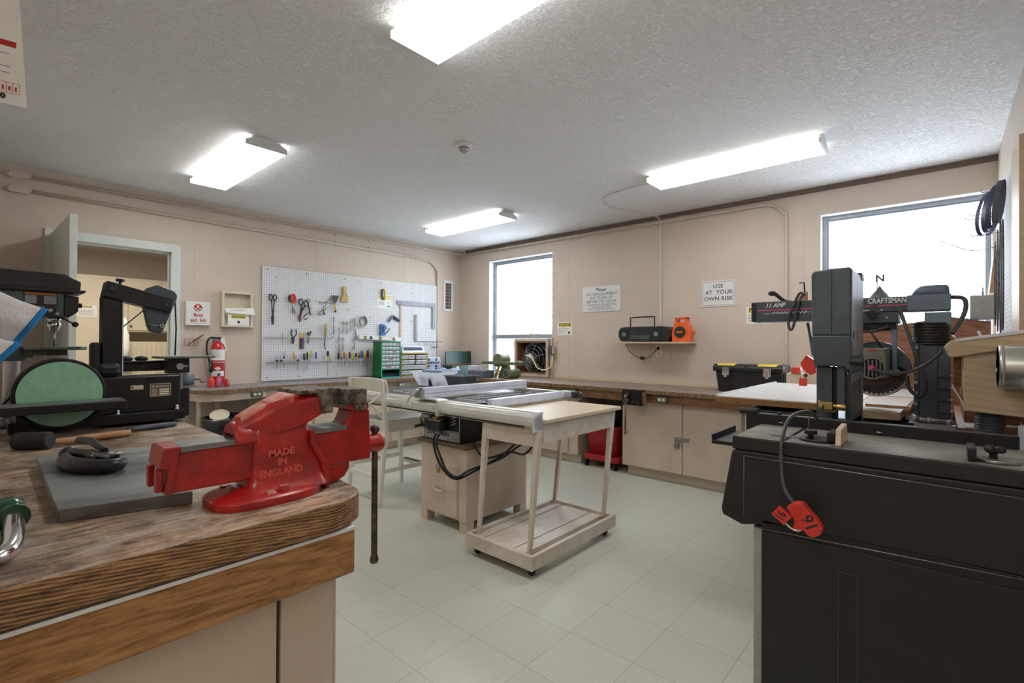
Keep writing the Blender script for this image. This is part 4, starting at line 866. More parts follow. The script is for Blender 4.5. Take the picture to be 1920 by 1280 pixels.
MB().box(1.715, 1.745, -.03, -.001, C, 1.36).obj('backing_strip', 'pale_ply', t); MB().box(1.75, 1.80, -.012, -.001, 1.10, 1.31).obj('wall_box', 'cabinet_paint', t)
MB().box(1.72, 1.775, -.075, -.03, 1.14, 1.255).obj('switch_box', 'outlet_green', t, bev=.003); MB().box(1.775, 1.79, -.07, -.03, 1.15, 1.245).obj('cover', 'wall_paint', t)
MB().cyl((1.70, -.04, 1.34), (1.70, -.05, 1.34), .012).obj('eye_hook', 'chrome', t)
MB().tube([(1.40, -.14, 1.13), (1.52, -.16, 1.10), (1.60, -.15, .98), (1.68, -.12, .95), (1.76, -.09, .98), (1.78, -.07, 1.06), (1.765, -.05, 1.14)], .009, 8, k=5).obj('cable', 'ivory', t)
MB().tube([(1.73, -.035, .99), (1.735, -.035, .88)], .004, 6).obj('short_cord', 'copper_brown', t)

# ================================================================ signs on the back wall
RX, UZ = (1, 0, 0), (0, 0, 1)
b = MB(); b.box(2.185, 2.695, -.008, 0, 1.66, 1.955); b.mi = 1; y = -.008
b.text('Please', (2.43, y, 1.915), .056, RX, UZ, shear=.35, bold=.0004).text('USE THE EQUIPMENT', (2.44, y, 1.862), .045, RX, UZ, sx=.88, sp=1.14).text('BUT CLEAN UP', (2.44, y, 1.819), .045, RX, UZ, sx=.88, sp=1.14).text('BEFORE YOU LEAVE', (2.44, y, 1.776), .045, RX, UZ, sx=.88, sp=1.14)
b.text('THE RESIDENTS ARE RESPONSIBLE', (2.44, y, 1.738), .027, RX, UZ, sx=.86, shear=.15, sp=1.12).text('FOR THIS WORKSHOP', (2.44, y, 1.712), .027, RX, UZ, sx=.86, shear=.15, sp=1.12).text('NOT OUR SUPERINTENDENTS', (2.44, y, 1.686), .027, RX, UZ, sx=.86, shear=.15, sp=1.12)
tag(b.obj('sign', ['white', 'ink_black']), 'white engraved sign asking residents to clean up, left of the radio', 'sign')
b = MB(); b.box(3.61, 3.928, -.008, 0, 1.655, 1.91); b.mi = 1; y = -.008
b.text('USE', (3.77, y, 1.853), .055, RX, UZ, bold=.0008, sp=1.1).text('AT  YOUR', (3.775, y, 1.793), .055, RX, UZ, bold=.0008, sp=1.05).text('OWN RISK', (3.772, y, 1.73), .055, RX, UZ, bold=.0008, sp=1.05)
b.tube([(3.63, y, 1.668), (3.908, y, 1.668), (3.918, y, 1.678), (3.918, y, 1.887), (3.908, y, 1.897), (3.63, y, 1.897), (3.62, y, 1.887), (3.62, y, 1.678)], .0016, 4, closed=True)
tag(b.obj('sign', ['white', 'ink_blue']), 'white sign reading USE AT YOUR OWN RISK above the right of the shelf', 'sign')
def please(x0, x1, z0, z1, lines, label, n=(0, -1, 0), wall='y', c=-.0):
    b = MB(); w, h = x1-x0, z1-z0
    b.box(x0, x1, -.003, 0, z0, z1); b.mi = 1; b.box(x0+w*.1, x1-w*.06, -.0034, -.003, z1-h*.36, z1-h*.04); b.mi = 2
    b.text('PLEASE', ((x0+x1)/2+w*.02, -.0036, z1-h*.20), h*.36, RX, UZ, bold=.001)
    for i, l in enumerate(lines): b.text(l, (x0+w*.06, -.003, z1-h*(.50+i*.16)), h*.145, RX, UZ, 'LEFT', sx=.86)
    b.cyl((x1-w*.2, -.003, z0+h*.18), (x1-w*.2, -.0036, z0+h*.18), h*.10, n=12)
    return b, label
b, l = please(1.805, 2.03, 1.388, 1.547, ['Turn on the exhaust', 'fan when using', 'machinery.'], ''); tag(b.obj('notice', ['paper', 'yellow_print', 'ink_black']), 'small PLEASE notice on the back wall right of the window fan', 'notice', 'white PLEASE notices')
b, l = please(4.03, 4.24, 1.475, 1.635, ['Clean the tables', 'and floor after', 'each use.'], ''); tag(b.obj('notice', ['paper', 'yellow_print', 'ink_black']), 'PLEASE notice on the back wall half hidden behind the saw arm', 'notice', 'white PLEASE notices')
# shelf, radio, reel
t = thing('wall_shelf', 'small thin wooden shelf with the radio on the back wall', 'shelf', (3.15, -.12, 1.28))
MB().box(2.75, 3.56, -.24, 0, 1.286, 1.302).obj('board', 'pale_ply', t, bev=.002)
for x in (3.04, 3.27): MB().box(x, x+.008, -.006, 0, 1.10, 1.285).box(x, x+.008, -.19, -.002, 1.279, 1.286).obj('bracket', 'wall_paint', t)
t = thing('radio', 'black portable cassette radio with a raised carry handle on the wall shelf', 'radio', (3.04, -.14, 1.302))
b = MB(); x0, x1, z0, z1 = 2.775, 3.36, 1.3025, 1.462
b.loft([[(x0+a, y, z0+c) for a, c in ((0, .05), (.0, .12), (.03, .155), (.10, .162), (.485, .162), (.555, .155), (.585, .12), (.585, .05), (.56, .005), (.03, .005))] for y in (-.20, -.06)], False); b.obj('body', 'black_plastic', t, bev=.008)
for x in (2.845, 3.21):
    b = MB(); b.cyl((x, -.199, 1.383), (x, -.205, 1.383), .06, n=28); b.mi = 1; b.cyl((x, -.2052, 1.383), (x, -.2065, 1.383), .024, n=18); b.obj('speaker', ['rubber', 'slate_grey'], t)
b = MB(); b.box(2.915, 3.14, -.206, -.20, 1.33, 1.375); b.mi = 1; b.box(2.93, 3.0, -.2065, -.205, 1.395, 1.41).box(3.03, 3.13, -.2065, -.205, 1.395, 1.402); 
for i in range(6): b.box(2.92+i*.037, 2.945+i*.037, -.2075, -.206, 1.312, 1.323)
b.box(2.93, 2.96, -.2065, -.205, 1.44, 1.444)
b.obj('control_panel', ['slate_dark', 'cord_grey'], t)
b = MB(); b.tube([(2.885, -.13, 1.45), (2.885, -.13, 1.545), (2.90, -.13, 1.565), (3.14, -.13, 1.568), (3.16, -.13, 1.55), (3.16, -.13, 1.45)], .007, 8, k=2); b.obj('handle', 'black_metal', t)
t = thing('cord_reel', 'bright orange cord reel with a handle beside the radio', 'cord reel', (3.45, -.13, 1.302))
ow = [(3.372, 1.3025), (3.368, 1.39), (3.40, 1.50), (3.415, 1.548), (3.505, 1.548), (3.525, 1.50), (3.565, 1.40), (3.555, 1.3025)]
b = MB(); iw = [(3.43, 1.508), (3.43, 1.532), (3.495, 1.532), (3.495, 1.508)]
b.xz([(3.372, 1.3025), (3.368, 1.39), (3.40, 1.50), (3.522, 1.50), (3.563, 1.40), (3.555, 1.3025)], -.18, -.09)
b.box(3.40, 3.425, -.17, -.10, 1.50, 1.548).box(3.497, 3.522, -.17, -.10, 1.50, 1.548).box(3.40, 3.522, -.17, -.10, 1.53, 1.552); b.obj('housing', 'orange', t, bev=.004)
b = MB(); b.cyl((3.455, -.181, 1.40), (3.455, -.186, 1.40), .058, n=30); b.mi = 1; b.box(3.42, 3.485, -.19, -.186, 1.392, 1.408); b.obj('drum', ['ink_black', 'orange'], t)
MB().cyl((3.575, -.135, 1.40), (3.59, -.135, 1.385), .012).obj('plug', 'orange', t)
t = thing('outlet', 'ivory wall outlet under the middle of the radio shelf', 'outlet', (3.16, 0, 1.2))
b = MB(); b.box(3.125, 3.195, -.008, 0, 1.145, 1.262); b.mi = 1; b.cyl((3.16, -.008, 1.175), (3.16, -.0095, 1.175), .012, n=12); b.obj('plate', ['ivory', 'ink_grey'], t, bev=.002)
b = MB(); b.tube([(2.86, -.19, 1.305), (2.87, -.2, 1.27), (2.90, -.16, 1.19), (2.95, -.10, 1.14), (3.02, -.08, 1.125), (3.08, -.06, 1.15), (3.13, -.03, 1.21), (3.15, -.012, 1.23)], .004, 6, k=5)
for i in range(4): b.ring((2.985+.012*i, -.085, 1.128), .014, .004, (.3, 1, .2*i), 12, 5, .6)
b.cyl((3.15, -.008, 1.235), (3.15, -.035, 1.235), .014, .010, 12)
tag(b.obj('power_cord', 'rubber'), 'black radio cord looping from the shelf to the wall outlet', 'cord')
# black toolbox with yellow latches
t = thing('toolbox', 'black plastic toolbox with yellow lid corners and metal latches', 'toolbox', (4.15, -.26, C))
MB().hexa([(3.885, -.34, C), (4.395, -.34, C), (4.395, -.13, C), (3.885, -.13, C), (3.865, -.36, 1.035), (4.41, -.36, 1.035), (4.41, -.11, 1.035), (3.865, -.11, 1.035)]).obj('body', 'black_plastic', t, bev=.008)
b = MB(); b.loft([[(x, y, z) for y, z in ((-.375, 1.035), (-.38, 1.075), (-.35, 1.10), (-.12, 1.10), (-.09, 1.075), (-.095, 1.035))] for x in (3.845, 4.425)], False); b.obj('lid', 'black_plastic', t, bev=.01)
for x in (3.965, 4.305):
    MB().hexa([(x-.075, -.372, 1.088), (x+.065, -.372, 1.088), (x+.065, -.28, 1.103), (x-.075, -.28, 1.103), (x-.085, -.36, 1.101), (x+.075, -.36, 1.101), (x+.075, -.28, 1.107), (x-.085, -.28, 1.107)]).obj('lid_corner', 'yellow', t)
    b = MB(); b.box(x-.03, x+.03, -.395, -.38, 1.0, 1.07); b.box(x-.014, x+.014, -.402, -.395, .985, 1.05); b.obj('latch', 'chrome', t, bev=.003)
b = MB()
for i in range(4): b.box(4.412, 4.424, -.33+i*.05, -.318+i*.05, .90, 1.03)
b.obj('rib', 'black_plastic', t)
MB().cyl((4.135, -.385, 1.075), (4.135, -.379, 1.075), .016).obj('handle_recess', 'ink_black', t)
# boxes behind the arm saw table
for (a, c, z0, z1, m_, l, y) in ((4.465, 4.585, C, 1.045, 'cream_paint', 'pale cream box behind the radial arm saw table', -.45), (4.50, 4.565, 1.0455, 1.093, 'red_plastic', 'small red and black plastic box on the cream box', -.46), (4.60, 4.75, C, 1.165, 'pale_ply', 'light wooden block behind the red hanging padlock', -.50)):
    tag(MB().box(a, c, y-.0, y+.10, z0, z1).obj('box' if m_ != 'pale_ply' else 'wooden_block', m_, bev=.004), l, 'box')
t = thing('weather_vane', 'small dark pointed ornament with the letter N standing on the right window sill', 'ornament', (5.05, -.02, W2Z0))
b = MB(); b.box(4.96, 5.13, -.05, .03, W2Z0+.012, 1.55); b.loft([[(5.045+r*math.cos(a), -.01+r*.6*math.sin(a), z) for a in [i*PI/8 for i in range(16)]] for r, z in ((.085, 1.55), (.085, 1.63), (.055, 1.69), (.02, 1.73), (.004, 1.76))]); b.obj('body', 'cord_grey', t)
MB().tube([(5.032, -.04, 1.60), (5.032, -.04, 1.83)], .0035, 6).obj('rod', 'ink_black', t)
MB().text('N', (5.05, -.045, 1.815), .08, RX, UZ, bold=.002).text('N', (5.05, -.041, 1.815), .08, RX, UZ, bold=.002).obj('letter', 'ink_black', t)

# ================================================================ bar stool
t = thing('bar_stool', 'white wooden bar stool with an X back beside the table saw', 'stool', (1.87, -2.48, 0))
sx0, sx1, sy0, sy1 = 1.70, 2.16, -2.76, -2.28
MB().hexa([(sx0+.02, sy0, .632), (sx1-.02, sy0, .632), (sx1, sy1, .632), (sx0, sy1, .632), (sx0+.02, sy0, .662), (sx1-.02, sy0, .662), (sx1, sy1, .662), (sx0, sy1, .662)]).obj('seat', 'stool_white', t, bev=.01)
b = MB(); b.box(sx0+.03, sx1-.03, sy0+.01, sy0+.03, .56, .632).box(sx0+.03, sx1-.03, sy1-.05, sy1-.03, .56, .632).box(sx0+.025, sx0+.045, sy0, sy1-.03, .56, .632).box(sx1-.045, sx1-.025, sy0, sy1-.03, .56, .632); b.obj('apron', 'stool_white', t)
def leg(b, x, y, z0, x1, y1, z1, w0=.013, w1=.021):
    return b.hexa([(x-w0, y-w0, z0), (x+w0, y-w0, z0), (x+w0, y+w0, z0), (x-w0, y+w0, z0), (x1-w1, y1-w1, z1), (x1+w1, y1-w1, z1), (x1+w1, y1+w1, z1), (x1-w1, y1+w1, z1)])
for (x, X_) in ((1.70, 1.73), (2.15, 2.12)): leg(MB(), x, -2.265, 0, X_, -2.31, .632).obj('leg', 'stool_white', t, bev=.003)
for (x, X_) in ((1.70, 1.77), (2.155, 2.225)):
    b = MB(); leg(b, x, -2.80, 0, X_, -2.79, .60, .014, .018); leg(b, X_, -2.79, .60, X_+.12, -2.90, 1.0, .018, .012); b.obj('leg', 'stool_white', t, bev=.003)
b = MB(); pts = [(1.885, -2.885), (1.97, -2.868), (2.115, -2.86), (2.26, -2.868), (2.365, -2.885)]
rings = []
for (x, y) in pts: rings.append([(x-.02, y+.027, .90), (x-.02, y+.043, .90), (x, y+.010, 1.008-abs(x-2.12)*.03), (x, y-.006, 1.008-abs(x-2.12)*.03)])
b.loft(rings, False); b.obj('backrest', 'stool_white', t, bev=.006)
b = MB(); b.tube([(1.87, -2.865, .90), (2.23, -2.80, .68)], .010, 6).tube([(2.30, -2.865, .90), (1.80, -2.80, .68)], .010, 6); b.obj('back_cross', 'stool_white', t)
MB().box(1.71, 2.15, -2.808, -2.79, .20, .235).obj('stretcher', 'stool_white', t)
MB().box(1.71, 2.14, -2.29, -2.27, .20, .235).obj('foot_rail', 'stool_white', t); MB().box(1.76, 2.10, -2.298, -2.262, .236, .24).obj('foot_plate', 'black_metal', t)
for x in (1.715, 2.155): MB().box(x-.008, x+.008, -2.79, -2.28, .25, .285).obj('stretcher', 'stool_white', t)

# ================================================================ table saw on its cabinet
t = thing('saw_stand', 'beige painted wooden cabinet on short feet carrying the table saw', 'cabinet', (2.82, -2.40, 0))
x0, x1, y0, y1 = 2.575, 3.06, -2.72, -2.10
MB().box(x0, x1, y0, y1, .075, .565).obj('body', 'cabinet_paint', t, bev=.004)
for x in (x0, x1-.07):
    for y in (y0, y1-.07): MB().box(x, x+.07, y, y+.07, 0, .0748).obj('foot', 'cabinet_paint', t)
MB().box(x0-.015, x1+.015, y0-.025, y1+.015, .565, .592).obj('top_board', 'saw_board', t, bev=.002)
d = MB().box(x0+.075, x1-.085, y0-.012, y0, .09, .44).obj('door', 'cabinet_paint', t, bev=.002)
MB().box(x1-.07, x1+.004, y0-.006, y0, .075, .565).obj('corner_board', 'cabinet_paint', t, bev=.002)
MB().tube([(2.755, y0-.012, .265), (2.76, y0-.035, .26), (2.83, y0-.035, .25), (2.835, y0-.012, .25)], .008, 8, k=3).obj('handle', 'cabinet_paint', d)
b = MB(); b.box(2.79, 2.81, y0-.016, y0-.012, .43, .50).ring((2.80, y0-.03, .425), .014, .0035, (0, 1, 0), 12, 5); b.obj('hasp', 'steel', t)
MB().box(2.785, 2.815, y0-.038, y0-.022, .375, .415).obj('padlock', 'brass', t, bev=.003)
t = thing('table_saw', 'table saw with a long silver fence rail and white rip fence', 'table saw', (2.8, -2.35, .592))
b = MB(); b.box(2.60, 3.0, -2.72, -2.30, .5925, .80); b.obj('body', 'black_metal', t, bev=.004)
b = MB(); y = -2.722
b.box(2.612, 2.99, y, -2.72, .60, .665); b.mi = 1; b.text('CRAFTSMAN', (2.635, y-.0005, .645), .046, RX, UZ, 'LEFT', bold=.0012, sx=.95)
b.text('10', (2.93, y-.0005, .70), .045, RX, UZ, bold=.001); b.mi = 0; b.box(2.985, 2.992, y, -2.72, .60, .80).box(2.612, 2.985, y-.0008, y, .668, .672); b.mi = 2
for i in range(3): b.box(2.86, 2.97, y-.0008, y, .612+i*.01, .616+i*.01)
b.obj('front_plate', ['steel', 'ink_black', 'ink_grey'], t)
b = MB(); hc = (2.655, -2.745, .725); b.ring(hc, .052, .008, (0, 1, 0), 28, 8)
for i in range(4): a = i*PI/2+.5; b.tube([hc, (hc[0]+.05*math.cos(a), hc[1], hc[2]+.05*math.sin(a))], .006, 6)
b.cyl((hc[0], hc[1]-.01, hc[2]), (hc[0], -2.72, hc[2]), .012); b.obj('hand_wheel', 'cord_grey', t)
b = MB(); b.cyl((2.625, -2.75, .69), (2.60, -2.80, .68), .010, .013, 12); b.obj('crank_handle', 'ink_black', t)
b = MB(); b.box(2.75, 2.88, -2.805, -2.722, .675, .745); b.obj('switch_box', 'black_metal', t, bev=.004)
MB().hexa([(2.745, -2.81, .745), (2.885, -2.81, .745), (2.88, -2.722, .768), (2.745, -2.722, .768), (2.75, -2.805, .751), (2.88, -2.805, .751), (2.875, -2.722, .774), (2.75, -2.722, .774)]).obj('switch_lid', 'cord_grey', t)
MB().box(2.785, 2.83, -2.79, -2.765, .754, .763).obj('switch_label', 'yellow', t)
b = MB(); b.cyl((2.67, -2.80, .762), (2.73, -2.725, .762), .015, n=14); b.obj('lock_knob', 'steel', t)
b = MB()
for i in range(3): b.tube([(2.90, -2.735, .71+i*.02), (2.965, -2.735, .735+i*.02)], .005, 5)
b.obj('tilt_scale', 'steel', t)
# rail
b = MB(); b.loft([[(x, yy, z) for yy, z in ((-2.77, .795), (-2.805, .803), (-2.822, .828), (-2.812, .858), (-2.79, .871), (-2.77, .871), (-2.765, .884), (-2.735, .884), (-2.735, .78), (-2.77, .78))] for x in (1.68, 3.705)], False); b.obj('fence_rail', 'alum_paint', t, bev=.003)
b = MB(); b.box(1.70, 3.60, -2.7715, -2.7705, .784, .792); b.obj('rail_slot', 'ink_black', t)
MB().box(3.705, 3.713, -2.825, -2.733, .775, .885).obj('rail_end_cap', 'tub_clear', t, bev=.003)
MB().box(2.86, 2.885, -2.828, -2.732, .78, .890).box(2.60, 2.86, -2.815, -2.732, .8842, .893).obj('rail_clamp', 'alum_paint', t, bev=.003)
# cast tables: open web wings and centre
def web(x0, x1, y0, y1, label=None, zt=.873, h=.035):
    b = MB(); f = .018
    b.box(x0, x1, y0, y0+f, zt-h, zt).box(x0, x1, y1-f, y1, zt-h, zt).box(x0, x0+f, y0, y1, zt-h, zt).box(x1-f, x1, y0, y1, zt-h, zt)
    n = 5
    for i in range(1, 3): x = x0+(x1-x0)*i/3; b.box(x-.004, x+.004, y0, y1, zt-h, zt)
    for i in range(n):
        ya = y0+(y1-y0)*i/n; yb = y0+(y1-y0)*(i+1)/n
        b.tube([(x0+.01, ya, zt-.012), (x1-.01, yb, zt-.012)], .005, 4).tube([(x0+.01, yb, zt-.012), (x1-.01, ya, zt-.012)], .005, 4)
    return b.obj('table_wing', 'steel', t, bev=.001)
web(2.76, 3.09, -2.56, -1.78); web(1.93, 2.24, -2.56, -1.78)
MB().box(1.60, 1.92, -2.56, -1.78, .84, .873).obj('table_extension', 'dark_steel', t, bev=.002)
b = MB(); b.box(2.25, 2.75, -2.56, -1.78, .835, .873)
b.obj('table_top', 'steel', t, bev=.003)
b = MB(); b.box(2.33, 2.35, -2.56, -1.78, .8732, .8736).box(2.63, 2.65, -2.56, -1.78, .8732, .8736); b.obj('miter_slot', 'ink_black', t)
b = MB(); b.box(2.75, 3.10, -2.7345, -2.56, .845, .872).box(1.76, 2.75, -2.7345, -2.56, .85, .872); b.obj('front_bracket', 'dark_steel', t)
b = MB(); b.box(3.13, 3.175, -2.60, -1.70, .845, .90); b.obj('side_beam', 'white_metal', t, bev=.003)
b = MB(); b.box(1.76, 3.30, -1.76, -1.72, .84, .895); b.obj('rear_rail', 'aluminium', t, bev=.002)
b = MB(); b.cyl((3.30, -1.74, .875), (3.33, -1.78, .87), .02, n=10).box(3.255, 3.30, -1.79, -1.74, .855, .90); b.obj('rear_clamp', 'dark_steel', t)
# rip fence
t2 = thing('rip_fence', 'white rip fence with a lever handle lying across the table saw', 'fence', (2.70, -2.3, .874))
b = MB(); b.box(2.64, 2.71, -2.80, -1.68, .8945, .958); b.mi = 1; b.box(2.7105, 2.7115, -2.80, -1.68, .920, .923); b.obj('beam', ['white_metal', 'ink_grey'], t2, bev=.004)
b = MB(); b.hexa([(2.615, -2.83, .8955), (2.66, -2.83, .8955), (2.66, -2.802, .8955), (2.615, -2.802, .8955), (2.655, -2.825, .965), (2.685, -2.825, .965), (2.685, -2.802, .965), (2.655, -2.802, .965)]); b.obj('lock_mechanism', 'steel', t2, bev=.003)
b = MB(); b.tube([(2.68, -2.83, .955), (2.63, -2.85, .905), (2.575, -2.862, .845), (2.56, -2.865, .83)], [.008, .010, .007, .011], 8, k=3); b.obj('lever', 'chrome', t2)
MB().box(2.60, 2.84, -2.832, -2.8235, .822, .855).obj('scale_window', 'alum_paint', t2)
# cords of the saw
b = MB(); b.tube([(2.83, -2.795, .655), (2.835, -2.82, .60), (2.86, -2.80, .48), (2.93, -2.78, .395), (3.03, -2.78, .38), (3.10, -2.72, .42), (3.11, -2.55, .46), (3.11, -2.40, .50), (3.12, -2.28, .56), (3.12, -2.20, .57), (3.14, -2.12, .53), (3.12, -2.2, .46), (3.11, -2.35, .50), (3.11, -2.60, .50), (3.10, -2.70, .62)], .0075, 8, k=5)
b.tube([(2.865, -2.795, .655), (2.87, -2.825, .60), (2.89, -2.80, .50), (2.94, -2.79, .42), (3.04, -2.785, .395), (3.10, -2.73, .44), (3.115, -2.45, .47), (3.115, -2.25, .53), (3.16, -2.10, .585)], .0075, 8, k=5)
tag(b.obj('power_cord', 'rubber'), 'black power cords looping over the front and side of the saw cabinet', 'cord')
# plastic tubs lying on the saw table
def tub(name, x0, x1, y0, y1, z, h, m_, label, fl=.05, thick=.004):
    t = thing(name, label, 'tub', ((x0+x1)/2, (y0+y1)/2, z))
    b = MB(); q = lambda e, zz, o=0: rr(x0+e+o, x1-e-o, y0+e+o, y1-e-o, zz, .02, 4)
    b.loft([q(fl, z), q(0, z+h), q(-.008, z+h), q(-.008, z+h+.006), q(0, z+h+.006, thick), q(fl, z+.006, thick)]); b.obj('tub', m_, t)
    return t
q = tub('plastic_tub', 1.60, 1.95, -2.10, -1.80, .8735, .125, 'tub_clear', 'large clear plastic tub on the left side of the table saw')
MB().box(1.845, 1.875, -2.075, -2.04, .88, .955).obj('label', 'navy', q)
tub('plastic_tub', 2.02, 2.24, -2.04, -1.80, .8735, .105, 'tub_grey', 'smaller dark grey plastic tub beside the clear tub', .03)
b = MB(); rd = random.Random(3)
for i in range(9): b.ball((1.78+rd.uniform(-.10, .10), -1.95+rd.uniform(-.08, .08), 1.0+rd.uniform(0, .02)), .035, (1.3, 1, .5), 8)
tag(b.obj('packing_film', 'drawer_blue'), 'crumpled blue-white plastic film heaped in the clear tub', 'film', kind='stuff')

# ================================================================ rolling cart
t = thing('cart', 'pale rolling cart table with four tapered legs on a slatted deck', 'cart', (3.52, -2.42, 0))
x0, x1, y0, y1 = 3.265, 3.785, -2.92, -2.03
b = MB(); f = .025
b.box(x0, x1, y0, y0+f, .052, .13).box(x0, x1, y1-f, y1, .052, .13).box(x0, x0+f, y0+f, y1-f, .052, .13).box(x1-f, x1, y0+f, y1-f, .052, .13); b.obj('deck_frame', 'whitewash', t, bev=.003)
for (a, c) in ((x0+.03, x0+.10), (x0+.11, x0+.335), (x0+.345, x0+.43)): MB().box(a, c, y0+f, y1-f, .085, .112).obj('deck_board', 'whitewash', t, bev=.002)
MB().box(x1-.09, x1-.065, y0+f, y1-f, .06, .085).box(x0+f, x1-f, y0+.10, y0+.16, .06, .085).box(x0+f, x1-f, y1-.16, y1-.10, .06, .085).obj('deck_batten', 'whitewash', t)
for x in (x0+.05, x1-.05):
    for y in (y0+.06, y1-.06): MB().cyl((x-.01, y, .024), (x+.01, y, .024), .0235, n=16).box(x-.014, x+.014, y-.012, y+.02, .03, .055).obj('caster', 'rubber', t)
tx0, tx1, ty0, ty1 = 3.235, 3.735, -2.728, -1.87
for (x, y, X_, Y_) in ((3.305, -2.845, 3.285, -2.762), (3.728, -2.872, 3.70, -2.762), (3.715, -2.075, 3.695, -1.93), (3.305, -2.075, 3.285, -1.93)): leg(MB(), x, y, .112, X_, Y_, .778 if y < -2.5 else .815, .011, .019).obj('leg', 'whitewash', t, bev=.003)
b = MB(); b.box(3.30, 3.68, -2.785, -2.765, .685, .778).box(3.30, 3.68, -1.95, -1.93, .70, .815).box(3.29, 3.31, -2.73, -1.95, .70, .815).box(3.69, 3.71, -2.73, -1.95, .70, .815); b.obj('apron', 'whitewash', t)
MB().box(tx0, tx1, ty0, ty1, .815, .838).obj('table_top', 'pale_ply', t, bev=.003)
# ================================================================ foreground bench
BZ = .87
t = thing('workbench', 'foreground workbench with a worn thick wooden top and oak fascia board', 'workbench', (3.2, -4.6, 0))
b = MB()
pc = [(1.55, -4.998), (4.29, -4.998), (4.292, -4.34)]
for i in range(9): a = i*PI/16; pc.append((4.292-.10*(1-math.cos(a)), -4.34+.13*math.sin(a)))
pc += [(4.10, -4.20), (1.55, -4.20)]
b.xy(pc, BZ-.068, BZ)
bmesh.ops.recalc_face_normals(b.b, faces=b.b.faces)
for f in b.b.faces: f.material_index = 0 if f.normal.z > .5 else 1
b.obj('top', ['bench_top', 'bench_edge'], t, bev=.004)
b = MB(); b.box(4.245, 4.2865, -4.998, -4.262, .7885, .7965); b.obj('reveal_strip', 'white', t)
b = MB(); b.xz([(4.245, 0), (4.245, 0)][:0] or [(0, 0)]*0 or [(4.25, .677), (4.284, .677), (4.284, .788), (4.25, .788)], -4.998, -4.262); b.obj('fascia', 'oak_fascia', t, bev=.004)
b = MB(); b.box(4.235, 4.25, -4.435, -4.305, .0, .78); b.obj('front_panel', 'cabinet_paint', t, bev=.002)
b = MB(); b.box(4.235, 4.25, -4.998, -4.445, .0, .78); b.obj('front_panel', 'cabinet_paint', t, bev=.002)
b = MB(); b.box(4.222, 4.235, -4.998, -4.30, .0, .80); b.mi = 1; b.box(4.2355, 4.2365, -4.445, -4.435, 0, .78); b.obj('front_frame', ['cabinet_paint', 'brown_void'], t)
b = MB(); b.box(1.60, 4.222, -4.998, -4.29, .0, .80); b.obj('carcass', 'cabinet_paint', t, bev=.002)
b = MB(); b.box(4.20, 4.235, -4.298, -4.288, .0, .80); b.mi = 1; b.box(4.213, 4.219, -4.2885, -4.2875, .63, .645); b.obj('corner_post', ['cabinet_paint', 'ink_black'], t)
# steel slab
b = MB(); b.xy([(3.253, -4.779), (3.90, -4.80), (3.965, -4.795), (4.0, -4.60), (3.80, -4.37), (3.34, -4.452)][:0] or [(3.245, -4.785), (3.965, -4.80), (4.03, -4.56), (3.33, -4.44)], BZ, BZ+.031)
tag(b.obj('steel_plate', 'slab_steel', bev=.002), 'thick grey steel plate lying on the foreground bench left of the vise', 'plate')
# heavy pipe-wrench / c-clamp on the plate
t = thing('pipe_cutter', 'small black pipe clamp tool lying on the steel plate', 'clamp tool', (3.52, -4.68, BZ+.031))
z = BZ+.031
b = MB(); pts = [(3.45, -4.735), (3.52, -4.742), (3.60, -4.725), (3.665, -4.675), (3.665, -4.645), (3.63, -4.63)]
b.tube([(x, y, z+.021) for x, y in pts], [.017, .021, .022, .021, .018, .012], 10, k=4); b.obj('lower_jaw', 'gunmetal', t)
b = MB(); b.tube([(3.60, -4.70, z+.034), (3.55, -4.69, z+.036), (3.47, -4.715, z+.036), (3.40, -4.725, z+.028)], [.010, .012, .013, .015], 10, k=3)
b.box(3.44, 3.62, -4.695, -4.66, z+.026, z+.04, Rot((3.53, -4.68, z), (0, 0, 1), .32)); b.obj('upper_jaw', 'black_metal', t, bev=.003)
b = MB(); b.tube([(3.33, -4.69, z+.05), (3.40, -4.672, z+.055), (3.47, -4.665, z+.05), (3.53, -4.655, z+.042)], [.014, .012, .010, .008], 10, k=3); b.ball((3.41, -4.725, z+.026), .024, (1, 1, .9)); b.obj('handle', 'gunmetal', t)
b = MB()
for i in range(7): b.box(3.585+i*.009, 3.589+i*.009, -4.69+i*.003, -4.68+i*.003, z+.04, z+.047)
b.ring((3.615, -4.645, z+.045), .014, .004, (0, 0, 1), 16, 6); b.obj('teeth', 'steel', t)
# mallet
t = thing('rubber_mallet', 'black rubber mallet with a wooden handle lying by the sander', 'mallet', (2.85, -4.6, BZ))
a0, a1 = V((2.815, -4.805, BZ+.036)), V((2.915, -4.76, BZ+.036))
a0, a1 = V((2.86, -4.815, BZ+.033)), V((2.93, -4.725, BZ+.033))
MB().lathe([(.026, 0), (.032, .006), (.033, .05), (.032, .108), (.027, .114)], a0, tuple(a1-a0), 24).obj('head', 'rubber', t)
MB().tube([tuple((a0+a1)/2+V((.0, .0, 0))), (2.90, -4.70, BZ+.022), (2.86, -4.60, BZ+.018), (2.83, -4.47, BZ+.016)], [.010, .011, .014, .013], 12, k=3).obj('handle', 'handle_wood', t)
b = MB(); b.tube([(2.72, -4.46, BZ+.012), (2.70, -4.34, BZ+.013), (2.68, -4.27, BZ+.012)], [.009, .013, .011], 10, k=3); tag(b.obj('handle_grip', 'slate_dark'), 'black rubber grip lying between mallet handle and sander foot', 'grip')
